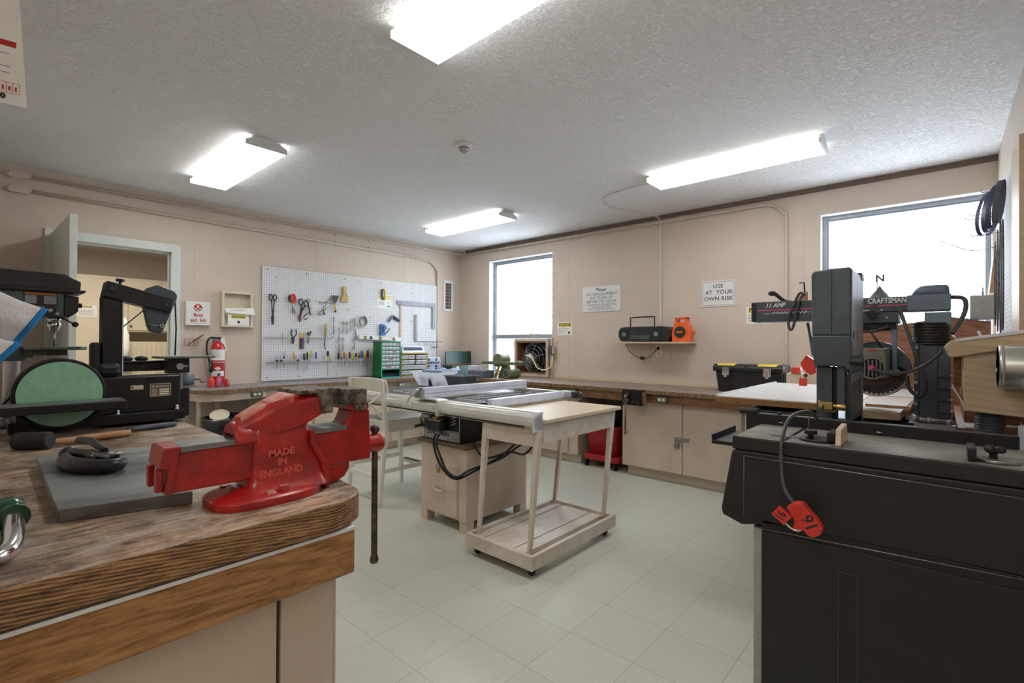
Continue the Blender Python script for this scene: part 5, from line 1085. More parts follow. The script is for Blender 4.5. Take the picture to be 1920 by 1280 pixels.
# green handled clamp at the left edge
t = thing('bar_clamp', 'green cast clamp with a bent chrome handle at the left picture edge', 'clamp', (3.9, -4.86, BZ))
b = MB(); b.loft([[(x, y+dy, z_) for dy, z_ in ((-.028, BZ+.004), (-.034, BZ+.025), (-.022, BZ+.046), (.0, BZ+.054), (.022, BZ+.046), (.030, BZ+.025), (.022, BZ+.004))] for x, y in ((3.74, -4.93), (3.80, -4.885), (3.84, -4.862), (3.87, -4.852))][:0] or
  [[(3.885+a, y, BZ+zz) for a, zz in ((-.05*s_, .004), (-.058*s_, .028), (-.03*s_, .050*s_), (.0, .056*s_), (.03*s_, .050*s_), (.05*s_, .028), (.046*s_, .004))] for y, s_ in ((-4.99, 1.0), (-4.94, .85), (-4.90, 1.0), (-4.866, 1.05), (-4.85, .9), (-4.845, .6))], True); b.obj('jaw', 'clamp_green', t)
b = MB(); b.cyl((3.925, -4.868, BZ+.026), (3.945, -4.866, BZ+.026), .026, n=20); b.obj('collar', 'clamp_green', t)
b = MB(); b.tube([(3.93, -4.868, BZ+.026), (4.04, -4.872, BZ+.024), (4.13, -4.880, BZ+.018), (4.17, -4.905, BZ+.016), (4.19, -4.96, BZ+.016), (4.195, -4.995, BZ+.016)], [.0175, .0175, .0165, .014, .013, .013], 16, k=4); b.obj('handle', 'chrome', t)

# ---------------------------------------------------------------- vise
VX = 4.13
t = thing('vise', 'big red cast iron bench vise marked MADE IN ENGLAND on the foreground bench', 'vise', (4.08, -4.36, BZ))
# base flange
b = MB(); rg = []
for z_, k_ in ((BZ, 1.0), (BZ+.018, 1.0), (BZ+.024, .93), (BZ+.030, .62), (BZ+.04, .50)):
    r_ = []
    for i in range(40):
        a = 2*PI*i/40; ca, sa = math.cos(a), math.sin(a); ex_ = 3.0
        rx = .098*k_; ry = .135*k_ if k_ > .9 else .15*k_
        r_.append((4.098+rx*math.copysign(abs(ca)**(2/ex_), ca), -4.415+ry*math.copysign(abs(sa)**(2/ex_), sa), z_))
    rg.append(r_)
b.loft(rg); b.obj('base', 'vise_red', t, bev=.003)
MB().cyl((4.175, -4.398, BZ+.022), (4.175, -4.398, BZ+.040), .013, n=6, sm=False).obj('bolt', 'vise_red', t)
MB().cyl((4.04, -4.49, BZ+.022), (4.04, -4.49, BZ+.034), .013, n=6, sm=False).obj('bolt', 'vise_red', t)
MB().hexa([(4.155, -4.44, BZ+.024), (4.18, -4.44, BZ+.024), (4.18, -4.415, BZ+.024), (4.155, -4.415, BZ+.024), (4.157, -4.436, BZ+.032), (4.176, -4.436, BZ+.028), (4.176, -4.418, BZ+.028), (4.157, -4.418, BZ+.032)]).obj('sawdust', 'vise_chipped', t)
# stationary body: lofted cross-sections along z
def sec(z_, x0, x1, y0, y1, r=.02, n=4): return rr(x0, x1, y0, y1, z_, r, n)
b = MB(); b.loft([sec(BZ+.020, 4.015, 4.175, -4.49, -4.268, .03), sec(BZ+.036, 4.03, 4.155, -4.472, -4.27, .025), sec(BZ+.062, 4.035, 4.145, -4.462, -4.272, .02), sec(BZ+.10, 4.035, 4.142, -4.460, -4.284, .018), sec(BZ+.145, 4.036, 4.14, -4.458, -4.302, .018), sec(BZ+.175, 4.04, 4.136, -4.456, -4.31, .018), sec(BZ+.19, 4.05, 4.128, -4.448, -4.312, .018)]); vbody = b.obj('body', 'vise_red', t, bev=.002)
# flare flange (front edge rib)
b = MB(); b.yz([(-4.275, BZ+.0), (-4.262, BZ+.0), (-4.262, BZ+.056), (-4.302, BZ+.13), (-4.304, BZ+.165), (-4.318, BZ+.165), (-4.318, BZ+.13), (-4.285, BZ+.07)], 4.02, 4.152); b.obj('front_rib', 'vise_red', t, bev=.004)
# rear arch over the slide
b = MB(); rg = []
for y, s_ in ((-4.497, .97), (-4.487, 1.0), (-4.465, 1.0), (-4.45, .97)):
    rg.append([(4.088+.052*s_*math.cos(a), y, BZ+.150+.052*s_*math.sin(a)) for a in [PI*i/16 for i in range(17)]]+[(4.085-.035, y, BZ+.150), (4.085-.03, y, BZ+.172), (4.085+.03, y, BZ+.172), (4.085+.035, y, BZ+.150)])
b.loft(rg, True); b.obj('rear_arch', 'vise_red', t, bev=.002)
# sloped neck up to the fixed jaw
b = MB()
def nk(y, x0, x1, zb, zt, c=.018): return [(x0, y, zb), (x1, y, zb), (x1+.0, y, zt-c), (x1-c, y, zt), (x0+c, y, zt), (x0, y, zt-c)]
b.loft([nk(-4.487, 4.05, 4.122, BZ+.165, BZ+.204), nk(-4.45, 4.04, 4.13, BZ+.165, BZ+.222), nk(-4.41, 4.025, 4.14, BZ+.165, BZ+.245), nk(-4.37, 4.025, 4.146, BZ+.172, BZ+.260), nk(-4.33, 4.02, 4.150, BZ+.184, BZ+.266), nk(-4.286, 4.017, 4.152, BZ+.206, BZ+.268)], False); fja = b.obj('fixed_jaw_arm', 'vise_red', t, bev=.005, seg=3)
b = MB(); b.loft([nk(-4.478, 4.06, 4.112, BZ+.2, BZ+.213, .005), nk(-4.44, 4.05, 4.118, BZ+.22, BZ+.231, .005), nk(-4.37, 4.04, 4.132, BZ+.25, BZ+.2625, .005), nk(-4.345, 4.035, 4.136, BZ+.255, BZ+.2655, .005)], False); b.obj('worn_ridge', 'vise_chipped', fja)
MB().yz([(-4.352, BZ+.264), (-4.348, BZ+.275), (-4.254, BZ+.277), (-4.254, BZ+.207), (-4.290, BZ+.207), (-4.300, BZ+.262)], 4.015, 4.154).obj('jaw_plate', 'jaw_steel', fja, bev=.004)
# slide
b = MB(); b.yz([(-4.64, BZ+.06), (-4.612, BZ+.152), (-4.20, BZ+.150), (-4.20, BZ+.055)], 4.05, 4.128); b.obj('slide', 'vise_red', t, bev=.004)
MB().box(4.046, 4.132, -4.612, -4.20, BZ+.150, BZ+.164).obj('slide_top', 'slab_steel', t, bev=.002, label='bare worn steel strip')
b = MB(); b.yz([(-4.645, BZ+.165), (-4.61, BZ+.165), (-4.628, BZ+.06), (-4.642, BZ+.06), (-4.634, BZ+.115), (-4.652, BZ+.12)], 4.03, 4.135); b.obj('slide_end', 'vise_red', t, bev=.004)
for xa in (4.03, 4.10): MB().yz([(-4.655, BZ+.065), (-4.655, BZ+.115), (-4.642, BZ+.115), (-4.642, BZ+.065)], xa, xa+.02).obj('slide_lip', 'vise_red', t, bev=.002)
# moving jaw
rp_ = [(-4.262, BZ+.055), (-4.118, BZ+.052), (-4.124, BZ+.205), (-4.182, BZ+.206), (-4.188, BZ+.190), (-4.198, BZ+.170), (-4.216, BZ+.155), (-4.245, BZ+.150), (-4.262, BZ+.150)]
b = MB(); b.yz(rp_, 4.048, 4.128); mja = b.obj('moving_jaw', 'vise_red', t, bev=.005)
b = MB(); b.yz([(-4.19, BZ+.205), (-4.128, BZ+.205), (-4.128, BZ+.225), (-4.20, BZ+.225)], 4.02, 4.13); b.obj('moving_jaw_neck', 'vise_red', t, bev=.003)
MB().yz([(-4.214, BZ+.222), (-4.214, BZ+.270), (-4.138, BZ+.266), (-4.138, BZ+.203), (-4.178, BZ+.203), (-4.178, BZ+.222)], 4.0, 4.138).obj('jaw_plate', 'jaw_steel', mja, bev=.004)
b = MB(); b.yz([(-4.262, BZ-.004), (-4.262, BZ+.056), (-4.185, BZ+.056), (-4.187, BZ+.035), (-4.20, BZ+.012), (-4.225, BZ-.0)], 4.05, 4.125) if False else b.yz([(-4.2605, BZ+.001), (-4.2605, BZ+.056), (-4.185, BZ+.056), (-4.187, BZ+.035), (-4.20, BZ+.015), (-4.225, BZ+.003)], 4.05, 4.125); b.obj('nut_housing', 'vise_red', t, bev=.006)
b = MB(); b.lathe([(.030, 0), (.0295, .012), (.028, .03), (.030, .045), (.031, .062), (.027, .07)], (4.07, -4.118, BZ+.085), (0, 1, 0), 28); b.obj('screw_head', 'vise_red', t)
b = MB(); b.lathe([(.001, -.385), (.012, -.382), (.0145, -.372), (.012, -.362), (.0098, -.358), (.0098, .03), (.012, .034), (.0155, .044), (.013, .054), (.001, .057)], (4.07, -4.068, BZ+.085), (0, 0, 1), 20); b.obj('handle', 'handle_steel', t, label='long dark steel tommy bar')
b = MB(); RY = (0, 1, 0)
for s_, y, z_, sz in (('MADE', -4.392, BZ+.118, .024), ('IN', -4.390, BZ+.094, .024), ('ENGLAND', -4.392, BZ+.068, .0235)): b.text(s_, (4.1455, y, z_), sz, RY, UZ, bold=.0012, sx=1.0)
geo = bmesh.ops.extrude_face_region(b.b, geom=list(b.b.faces)); [setattr(v, 'co', v.co+V((-.004, 0, 0))) for v in geo['geom'] if isinstance(v, bmesh.types.BMVert)]
b.obj('lettering', 'letter_red', vbody, label='raised words MADE IN ENGLAND')

# ---------------------------------------------------------------- disc sander (long axis along y)
t = thing('disc_sander', 'black belt and disc sander with a round green sanding disc', 'sander', (2.55, -4.5, BZ))
SX = 2.50
dc = (SX+.10, -4.665, 1.048); DR = .138
MB().box(SX-.14, SX, -4.80, -4.205, .93, 1.105).obj('housing', 'black_metal', t, bev=.006)
b = MB(); b.box(SX-.16, SX+.03, -4.82, -4.19, .885, .932); b.obj('base_plate', 'black_metal', t, bev=.004)
for x, y in ((SX+.01, -4.22), (SX+.01, -4.79), (SX-.14, -4.22), (SX-.14, -4.79)): MB().cyl((x, y, BZ), (x, y, .885), .020, n=16).obj('foot', 'slate_dark', t)
b = MB()
for y, z_ in ((-4.225, .936), (-4.46, .932), (-4.80, .895)): b.cyl((SX+.015, y, z_-.005), (SX+.015, y, z_+.006), .010, n=14).ball((SX+.015, y, z_+.012), .009)
b.obj('bolt', 'chrome', t)
MB().cyl((SX+.0, -4.665, 1.048), (SX+.085, -4.665, 1.048), .152, n=48).obj('disc_guard', 'black_metal', t, bev=.004)
b = MB(); b.box(SX+.0, SX+.085, -4.80, -4.53, .93, 1.03); b.obj('disc_guard_base', 'black_metal', t)
MB().cyl((SX+.086, *dc[1:]), (SX+.096, *dc[1:]), DR-.001, n=64).obj('disc_plate', 'steel', t)
MB().cyl((SX+.096, *dc[1:]), (SX+.0985, *dc[1:]), DR, n=64).obj('sanding_disc', 'green_disc', t)
b = MB(); b.hexa([(SX+.10, -4.97, .985), (SX+.27, -4.93, .985), (SX+.27, -4.47, .985), (SX+.10, -4.455, .985), (SX+.10, -4.97, 1.018), (SX+.27, -4.93, 1.018), (SX+.27, -4.47, 1.018), (SX+.10, -4.455, 1.018)]); b.obj('table', 'black_metal', t, bev=.004)
MB().box(SX+.11, SX+.265, -4.925, -4.475, 1.0185, 1.0195).obj('table_top', 'slab_steel', t)
b = MB(); b.box(SX+.0, SX+.003, -4.325, -4.265, 1.0, 1.0)if False else b.box(SX, SX+.002, -4.335, -4.245, 1.002, 1.068); b.mi = 1
b.text('BELT AND DISC SANDER', (SX+.002, -4.29, 1.052), .009, RY, UZ, bold=.0003, sx=.72)
b.box(SX+.002, SX+.0026, -4.33, -4.25, 1.0645, 1.066).box(SX+.002, SX+.0026, -4.333, -4.3315, 1.005, 1.065).box(SX+.002, SX+.0026, -4.249, -4.2475, 1.005, 1.065).box(SX+.002, SX+.0026, -4.33, -4.25, 1.004, 1.0055)
for i in range(3): b.box(SX+.002, SX+.0026, -4.295, -4.255, 1.010+i*.011, 1.018+i*.011)
for i in range(4): b.box(SX+.002, SX+.0026, -4.327, -4.303, 1.010+i*.009, 1.013+i*.009)
b.obj('name_plate', ['brown_void', 'ivory'], t)
b = MB(); b.box(SX, SX+.002, -4.41, -4.36, 1.042, 1.062); b.mi = 1; b.cyl((SX+.002, -4.403, 1.052), (SX+.0026, -4.403, 1.052), .006, n=12); b.mi = 2
for i in range(3): b.box(SX+.002, SX+.0025, -4.392, -4.364, 1.0455+i*.005, 1.047+i*.005)
b.obj('warning_label', ['ivory', 'ink_red', 'ink_grey'], t)
MB().box(SX-.10, SX-.02, -4.53, -4.44, 1.106, 1.17).obj('belt_roller_housing', 'black_metal', t, bev=.02)
b = MB(); b.tube([(SX+.03, -4.80, 1.06), (SX+.05, -4.86, 1.0), (SX+.02, -4.90, 1.10), (SX-.05, -4.86, 1.2)], .005, 6, k=4); b.obj('cord', 'rubber', t)
tag(MB().box(2.66, 2.80, -4.99, -4.86, BZ, .945).obj('wooden_block', 'handle_wood', bev=.002), 'small wooden block at the left edge under the sander table', 'block')

# ---------------------------------------------------------------- scroll saw / strip grinder
t = thing('band_saw', 'benchtop black tool with a tall post and slanted upper arm behind the sander', 'saw', (2.2, -4.4, BZ))
QX = 2.30
b = MB(); b.box(QX-.10, QX, -4.487, -4.408, BZ, 1.50); b.obj('post', 'black_metal', t, bev=.003)
b = MB(); b.box(QX, QX+.003, -4.410, -4.405, 1.11, 1.50); b.obj('post_edge', 'sheet_white', t)
b = MB(); b.yz([(-4.487, 1.50), (-4.473, 1.578), (-4.197, 1.507), (-4.205, 1.43)], QX-.09, QX+.02); b.obj('upper_arm', 'black_metal', t, bev=.004)
for y, z_ in ((-4.455, 1.54), (-4.225, 1.475)): MB().cyl((QX+.02, y, z_), (QX+.028, y, z_), .013, n=16).ring((QX+.02, y, z_), .017, .003, (1, 0, 0), 16, 5).obj('arm_bolt', 'dark_steel', t)
b = MB(); b.yz([(-4.335, 1.523), (-4.30, 1.56), (-4.258, 1.58), (-4.185, 1.552), (-4.17, 1.53), (-4.172, 1.51), (-4.235, 1.33), (-4.25, 1.318), (-4.29, 1.33), (-4.30, 1.358), (-4.303, 1.37), (-4.316, 1.44)], QX-.06, QX-.01); b.obj('blade_guard', 'slate_dark', t, bev=.006)
b = MB(); b.tube([(QX-.008, -4.302, 1.368), (QX-.008, -4.275, 1.362), (QX-.008, -4.25, 1.36)], .003, 5).ring((QX-.006, -4.242, 1.36), .009, .004, (1, 0, 0), 14, 6, .8); b.obj('guide_bolt', 'steel', t)
for y, z_ in ((-4.415, 1.575), (-4.222, 1.535)): MB().cyl((QX-.03, y, z_-.015), (QX-.03, y, z_+.008), .006).cyl((QX-.03, y, z_+.008), (QX-.03, y, z_+.020), .018, n=16).obj('knob', 'navy', t)
b = MB(); b.tube([(QX-.04, -4.175, 1.52), (QX-.04, -4.168, 1.35), (QX-.04, -4.172, 1.20)], .004, 6).tube([(QX-.04, -4.315, 1.44), (QX-.04, -4.41, 1.34)], .003, 5); b.obj('blade', 'black_metal', t)
b = MB(); b.box(QX-.10, QX-.02, -4.407, -4.225, BZ+.25, 1.172); b.box(QX-.02, QX, -4.407, -4.225, 1.165, 1.175); b.obj('side_housing', 'black_metal', t, bev=.01)
MB().box(QX-.05, QX+.03, -4.22, -4.12, 1.105, 1.185).obj('table_bracket', 'black_metal', t, bev=.003)
MB().box(QX-.08, QX+.08, -4.27, -4.01, 1.186, 1.197).obj('table', 'drill_table', t, bev=.002)
b = MB(); b.cyl((QX+.03, -4.168, 1.142), (QX+.045, -4.168, 1.142), .017, n=20); b.box(QX+.03, QX+.034, -4.155, -4.13, 1.138, 1.147); b.obj('lock_knob', 'steel', t)
b = MB(); b.box(QX-.06, QX+.01, -4.51, -4.487, 1.11, 1.26) if False else b.box(QX-.08, QX-.01, -4.53, -4.488, 1.13, 1.27); b.obj('motor_cover', 'black_plastic', t, bev=.015)
b = MB(); b.box(QX-.10, QX+.04, -4.407, -4.12, BZ, 1.10); b.obj('base', 'black_metal', t, bev=.008)
for y in (-4.385, -4.32): b = MB(); b.ball((QX-.05, y, 1.185), .03, (1, 1, .5)); b.obj('wing_knob', 'ink_black', t); 
t = thing('sharpener', 'small metal pencil sharpener with a crank on the end of the black sander', 'sharpener', (2.42, -4.15, 1.04))
b = MB(); b.cyl((2.44, -4.185, 1.075), (2.44, -4.135, 1.075), .028, n=22); b.obj('barrel', 'slate_grey', t); b = MB(); b.box(2.40, 2.48, -4.2, -4.19, 1.03, 1.11).box(2.42, 2.46, -4.135, -4.13, 1.05, 1.10).box(2.41, 2.47, -4.2, -4.13, 1.035, 1.045); b.obj('frame', 'steel', t)
b = MB(); b.tube([(2.44, -4.135, 1.075), (2.44, -4.10, 1.075), (2.44, -4.10, 1.06), (2.44, -4.08, 1.06)], .004, 6); b.obj('crank', 'dark_steel', t)

# ---------------------------------------------------------------- drill press
t = thing('drill_press', 'green and black bench drill press at the left edge behind the sander', 'drill press', (2.1, -4.8, BZ))
DX = 2.10
MB().cyl((DX, -4.793, BZ), (DX, -4.793, 1.56), .03, n=24).obj('column', 'alum_paint', t); MB().box(DX-.15, DX+.12, -4.93, -4.63, BZ, BZ+.025).obj('base', 'drill_green', t, bev=.01)
b = MB(); b.box(DX-.10, DX+.075, -4.90, -4.618, 1.395, 1.515); b.obj('head', 'drill_green', t, bev=.006)
b = MB(); b.yz([(-4.618, 1.40), (-4.595, 1.395), (-4.562, 1.425), (-4.56, 1.50), (-4.618, 1.505)], DX-.09, DX+.06); b.obj('front_cover', 'black_plastic', t, bev=.005)
b = MB(); b.hexa([(DX-.12, -4.99, 1.515), (DX+.10, -4.99, 1.515), (DX+.10, -4.545, 1.515), (DX-.12, -4.545, 1.515), (DX-.12, -4.99, 1.53), (DX+.10, -4.99, 1.53), (DX+.10, -4.535, 1.53), (DX-.12, -4.535, 1.53)]); b.obj('pulley_cover_base', 'black_plastic', t, bev=.003)
b = MB(); b.yz([(-4.99, 1.53), (-4.555, 1.53), (-4.552, 1.575), (-4.58, 1.588), (-4.61, 1.608), (-4.99, 1.615)], DX-.10, DX+.06); b.obj('pulley_cover', 'black_plastic', t, bev=.006)
b = MB(); b.yz([(-4.99, 1.53), (-4.575, 1.53), (-4.577, 1.545), (-4.60, 1.545), (-4.603, 1.56), (-4.99, 1.57)], DX+.06, DX+.085); b.obj('cover_step', 'black_plastic', t, bev=.003)
b = MB(); b.box(DX+.075, DX+.077, -4.76, -4.64, 1.445, 1.51); b.mi = 1; b.box(DX+.077, DX+.0776, -4.755, -4.645, 1.498, 1.508); b.mi = 2; b.box(DX+.077, DX+.0776, -4.755, -4.715, 1.455, 1.494).box(DX+.077, DX+.0776, -4.69, -4.645, 1.455, 1.494); b.obj('warning_label', ['ink_black', 'rust_orange', 'ink_grey'], t)
b = MB(); b.cyl((DX+.075, -4.668, 1.425), (DX+.09, -4.668, 1.425), .022, n=22); b.mi = 1; b.cyl((DX+.09, -4.668, 1.425), (DX+.094, -4.668, 1.425), .010, n=6, sm=False).cyl((DX+.075, -4.642, 1.41), (DX+.082, -4.642, 1.41), .007, n=12); b.obj('depth_knob', ['rubber', 'steel'], t)
b = MB(); b.lathe([(.026, 0), (.026, -.018), (.022, -.02), (.022, -.025), (.026, -.028), (.026, -.048), (.020, -.052), (.018, -.068), (.010, -.072)], (DX, -4.645, 1.395), (0, 0, 1), 22); b.obj('chuck', 'chrome', t)
MB().cyl((DX, -4.645, 1.325), (DX, -4.645, 1.25), .007, .005, 12).obj('drill_bit', 'steel', t)
MB().tube([(DX+.02, -4.625, 1.395), (DX+.04, -4.58, 1.365)], .004, 6).ball((DX+.045, -4.572, 1.36), .014).obj('feed_handle', 'ink_black', t)
MB().cyl((DX-.02, -4.56, 1.46), (DX-.02, -4.54, 1.46), .012, n=12).obj('side_knob', 'ink_black', t)
b = MB(); b.xy([(DX-.12, -4.76), (DX+.12, -4.76), (DX+.12, -4.56), (DX+.08, -4.53), (DX-.12, -4.53)], 1.232, 1.248); b.box(DX-.03, DX+.04, -4.74, -4.60, 1.205, 1.232); b.obj('table', 'drill_table', t, bev=.004)
b = MB(); b.cyl((DX, -4.793, 1.18), (DX, -4.793, 1.25), .05, n=20).box(DX-.03, DX+.03, -4.793, -4.72, 1.195, 1.235); b.obj('table_arm', 'drill_green', t, bev=.004)
# gloves hung at the left edge
def glove(name, pts, r, label, hk):
    t = thing(name, label, 'glove', pts[0], 0, 'white knitted gloves hung at the left edge')
    rings = []; n = 64; rd = random.Random(len(label))
    m_ = len(pts); ax = (V(pts[-1])-V(pts[0])).normalized(); u = V((1, 0, 0)); u = (u-ax*u.dot(ax)).normalized(); w = ax.cross(u)
    sm = 5
    for k in range((m_-1)*sm+1):
        i, f = divmod(k, sm); f /= sm
        p = V(pts[min(i, m_-1)]).lerp(V(pts[min(i+1, m_-1)]), f); q = r[min(i, m_-1)]*(1-f)+r[min(i+1, m_-1)]*f
        rings.append([p+(u*math.cos(2*PI*j/n)*.35+w*math.sin(2*PI*j/n))*q*(1+.05*(j % 2)+.09*math.sin(5*2*PI*j/n+k*.12)) for j in range(n)])
    b = MB(); b.loft(rings, True); b.obj('knit', 'glove', t)
    p = V(pts[-1]); b = MB(); q = r[-1]
    for s_, e in ((0, 1.0), (.0055, 1.02)):
        b.tube([p+ax*s_+(u*math.cos(2*PI*j/n)*.37+w*math.sin(2*PI*j/n))*q*e*(1+.09*math.sin(5*2*PI*j/n+k*.12)) for j in range(n)], .0042, 6, closed=True)
    b.obj('cuff_band', 'glove_blue', t)
    b = MB(); b.ball(V(pts[1])+V((.016, .028, .018)), .009, (1, 1, .7)); b.obj('stitch_mark', 'glove_pink', t)
    # fingers beyond the frame edge
    p0 = V(pts[0])
    for i in range(4): a = (i-1.5)*.45; MB().tube([p0+w*(i-1.5)*.018, p0-ax*.05+w*(i-1.5)*.026, p0-ax*(.09-.008*abs(i-1.5))+w*(i-1.5)*.03], [.012, .012, .009], 8, k=3).obj('finger', 'glove', t)
    MB().tube([p0+w*.03, p0-ax*.02+w*.055, p0-ax*.05+w*.065], [.013, .012, .009], 8, k=3).obj('thumb', 'glove', t)
    return t
glove('glove', [(3.6, -4.965, 1.39), (3.6, -4.92, 1.37), (3.6, -4.87, 1.335), (3.6, -4.83, 1.31)], [.038, .044, .048, .055], 'upper white knitted glove with a bright blue cuff', 0)
glove('glove', [(3.63, -4.98, 1.30), (3.63, -4.95, 1.27), (3.63, -4.905, 1.235), (3.63, -4.885, 1.225)], [.035, .040, .048, .052], 'lower white knitted glove with a blue cuff, under the first one', 0)
b = MB(); b.tube([(3.60, -5.0, 1.43), (3.60, -4.97, 1.43), (3.60, -4.955, 1.41)], .004, 6).tube([(3.63, -5.0, 1.32), (3.63, -4.975, 1.32), (3.63, -4.975, 1.29)], .004, 6).box(3.56, 3.67, -5.0, -4.994, 1.30, 1.46)
tag(b.obj('wall_hook', 'steel'), 'steel hooks on the wall that carry the knitted gloves', 'hook')
# paper sheet at the top left
t = thing('notice_sheet', 'white printed sheet with red bars hanging at the top left corner', 'paper', (3.9, -4.93, 2.1))
T = Matrix(((.30, 0, .954, 3.86), (.954, 0, -.30, -4.8475), (0, 1, 0, 1.80), (0, 0, 0, 1)))   # local x along the sheet, y up, z out
def sheet(b, x0, x1, y0, y1, z0=0, z1=.0006):
    P = [T @ V((x, y, z_)) for z_ in (z0, z1) for x, y in ((x0, y0), (x1, y0), (x1, y1), (x0, y1))]; return b.hexa(P)
# sheet faces +x (towards the camera)
b = MB(); b.hexa([(3.86, -5.0, 1.80), (3.862, -5.0, 1.80), (3.882, -4.850, 1.797), (3.88, -4.850, 1.797), (3.86, -5.0, 2.11), (3.862, -5.0, 2.11), (3.882, -4.868, 2.11), (3.88, -4.868, 2.11)])
b.obj('sheet', 'paper', t)
def on(y, z_): return 3.8625+(y+5.0)/.15*.0200, y, z_
def bar(b, y0, y1, z0, z1):
    P = [on(y0, z0), on(y1, z0), on(y1, z1), on(y0, z1)]; b._f([b.b.verts.new(V(p)+V((.0006, 0, 0))) for p in P]); return b
b = MB(); bar(b, -5.0, -4.874, 2.003, 2.016); bar(b, -5.0, -4.868, 1.925, 1.938)
for y in (-4.888, -4.878, -4.868): bar(b, y-.0015, y+.0015, 1.828, 1.838)
b.mi = 1
for z_ in (1.990, 1.982, 1.964, 1.908, 1.880, 1.866): bar(b, -5.0, -4.874-(z_*1000 % 7)*.001, z_, z_+.0015)
b.mi = 2; b.text('A', (on(-4.893, 2.045)[0]+.001, -4.893, 2.043), .024, (0.13, 1, 0), UZ, bold=.001).text('0', (on(-4.888, 1.815)[0]+.001, -4.888, 1.813), .016, (.13, 1, 0), UZ, bold=.001)
b.mi = 3
for (y0, y1, z0, z1) in ((-4.90, -4.862, 1.8225, 1.8235), (-4.90, -4.862, 1.8455, 1.8465), (-4.8625, -4.8615, 1.823, 1.846), (-4.8735, -4.8725, 1.823, 1.846), (-4.8835, -4.8825, 1.823, 1.846)): bar(b, y0, y1, z0, z1)
b.obj('printing', ['ink_red', 'ink_grey', 'ink_black', 'glove_pink'], t, nrm=False)

# ================================================================ right foreground: band saw
t = thing('band_saw', 'large black floor-standing band saw with a grooved table in the right foreground', 'band saw', (5.3, -3.0, 0))
FY = -3.25; X0s, X1s = 4.996, 5.72
b = MB(); b.box(X0s, X1s, FY, -2.75, 0, .72); b.obj('stand', 'saw_black', t, bev=.004)
b = MB(); b.box(4.971, 4.9955, FY+.004, -2.76, 0, .685); b.mi = 1; b.box(4.9700, 4.971, FY+.02, FY+.05, .50, .56).box(4.9700, 4.971, FY+.02, FY+.05, .27, .33); b.obj('stand_side_panel', ['stand_grey', 'cord_grey'], t, bev=.004)
b = MB(); b.box(X0s, X1s, FY-.004, FY, 0, .685)
b.obj('stand_door', 'saw_black', t, bev=.003)
b = MB(); b.box(5.20, 5.202, FY-.006, FY-.004, 0, .62).box(5.245, 5.247, FY-.006, FY-.004, 0, .615).box(5.20, 5.247, FY-.006, FY-.004, .617, .619); b.obj('embossed_rib', 'cord_grey', t)
b = MB(); b.xz([(4.942, .928), (X1s, .928), (X1s, .722), (5.15, .722), (4.996, .70), (4.935, .685), (4.875, .705), (4.87, .725), (4.90, .90), (4.905, .925)], FY, -2.80); b.obj('wheel_housing', 'saw_black', t, bev=.006)
b = MB(); b.xz([(4.944, .715), (X1s, .725), (X1s, .905), (4.944, .912)], FY-.006, FY); b.obj('housing_door', 'saw_black', t, bev=.002)
b = MB()
for x in (5.02, 5.04, 5.48, 5.502): b.cyl((x, FY-.0065, .885), (x, FY-.0055, .885), .006, n=14)
b.cyl((5.37, FY-.0048, .34), (5.37, FY-.004, .34), .006, n=12)
b.obj('vent_hole', 'ink_black', t)
b = MB(); b.tube([(X0s, FY-.004, .6885), (X1s, FY-.004, .7205)], .0012, 4).tube([(4.944, FY-.0065, .913), (X1s, FY-.0065, .9065)], .0010, 4).tube([(4.944, FY-.0065, .913), (4.944, FY-.0065, .716)], .0009, 4); b.obj('seam_highlight', 'steel', t)
# table: two cast halves with grooves running along x
TZ = .972
b = MB(); b.box(4.905, 5.054, FY, -2.93, .93, TZ).box(5.058, X1s, FY, -2.93, .93, TZ); b.obj('table', 'saw_black', t, bev=.004)
b = MB()
yy = FY+.018
while yy < -2.935: b.box(4.915, 5.05, yy, yy+.0055, TZ, TZ+.0022).box(5.062, X1s, yy, yy+.0062, TZ, TZ+.0022); yy += .0105
b.obj('table_ribs', 'rib_metal', t)
b = MB(); b.box(4.905, X1s, FY+.002, FY+.012, TZ, TZ+.0015); b.obj('table_edge_wear', 'slab_steel', t)
b = MB(); b.box(4.835, 4.905, FY+.01, -3.0, .935, .948).box(4.835, 4.842, FY+.01, -3.0, .948, .968); b.obj('rail', 'black_metal', t, bev=.002)
b = MB(); b.box(4.895, 5.592, -2.93, -2.895, .958, 1.013)
b.obj('rip_fence', 'black_metal', t, bev=.003)
b = MB()
for x in (4.98, 5.27): b.tube([(x-.007, -2.9312, .985), (x+.007, -2.9312, .985)], .0028, 6)
b.obj('fence_slot', 'steel', t)
b = MB(); b.cyl((4.83, -2.91, 1.015), (4.898, -2.91, 1.018), .0125, n=16); b.obj('fence_handle', 'rubber', t, bev=.002)
b = MB(); b.cyl((4.97, -2.915, 1.013), (4.97, -2.915, 1.020), .007, n=10).cyl((5.10, -2.932, .998), (5.10, -2.929, .998), .005, n=8); b.obj('fence_bolt', 'ink_black', t)
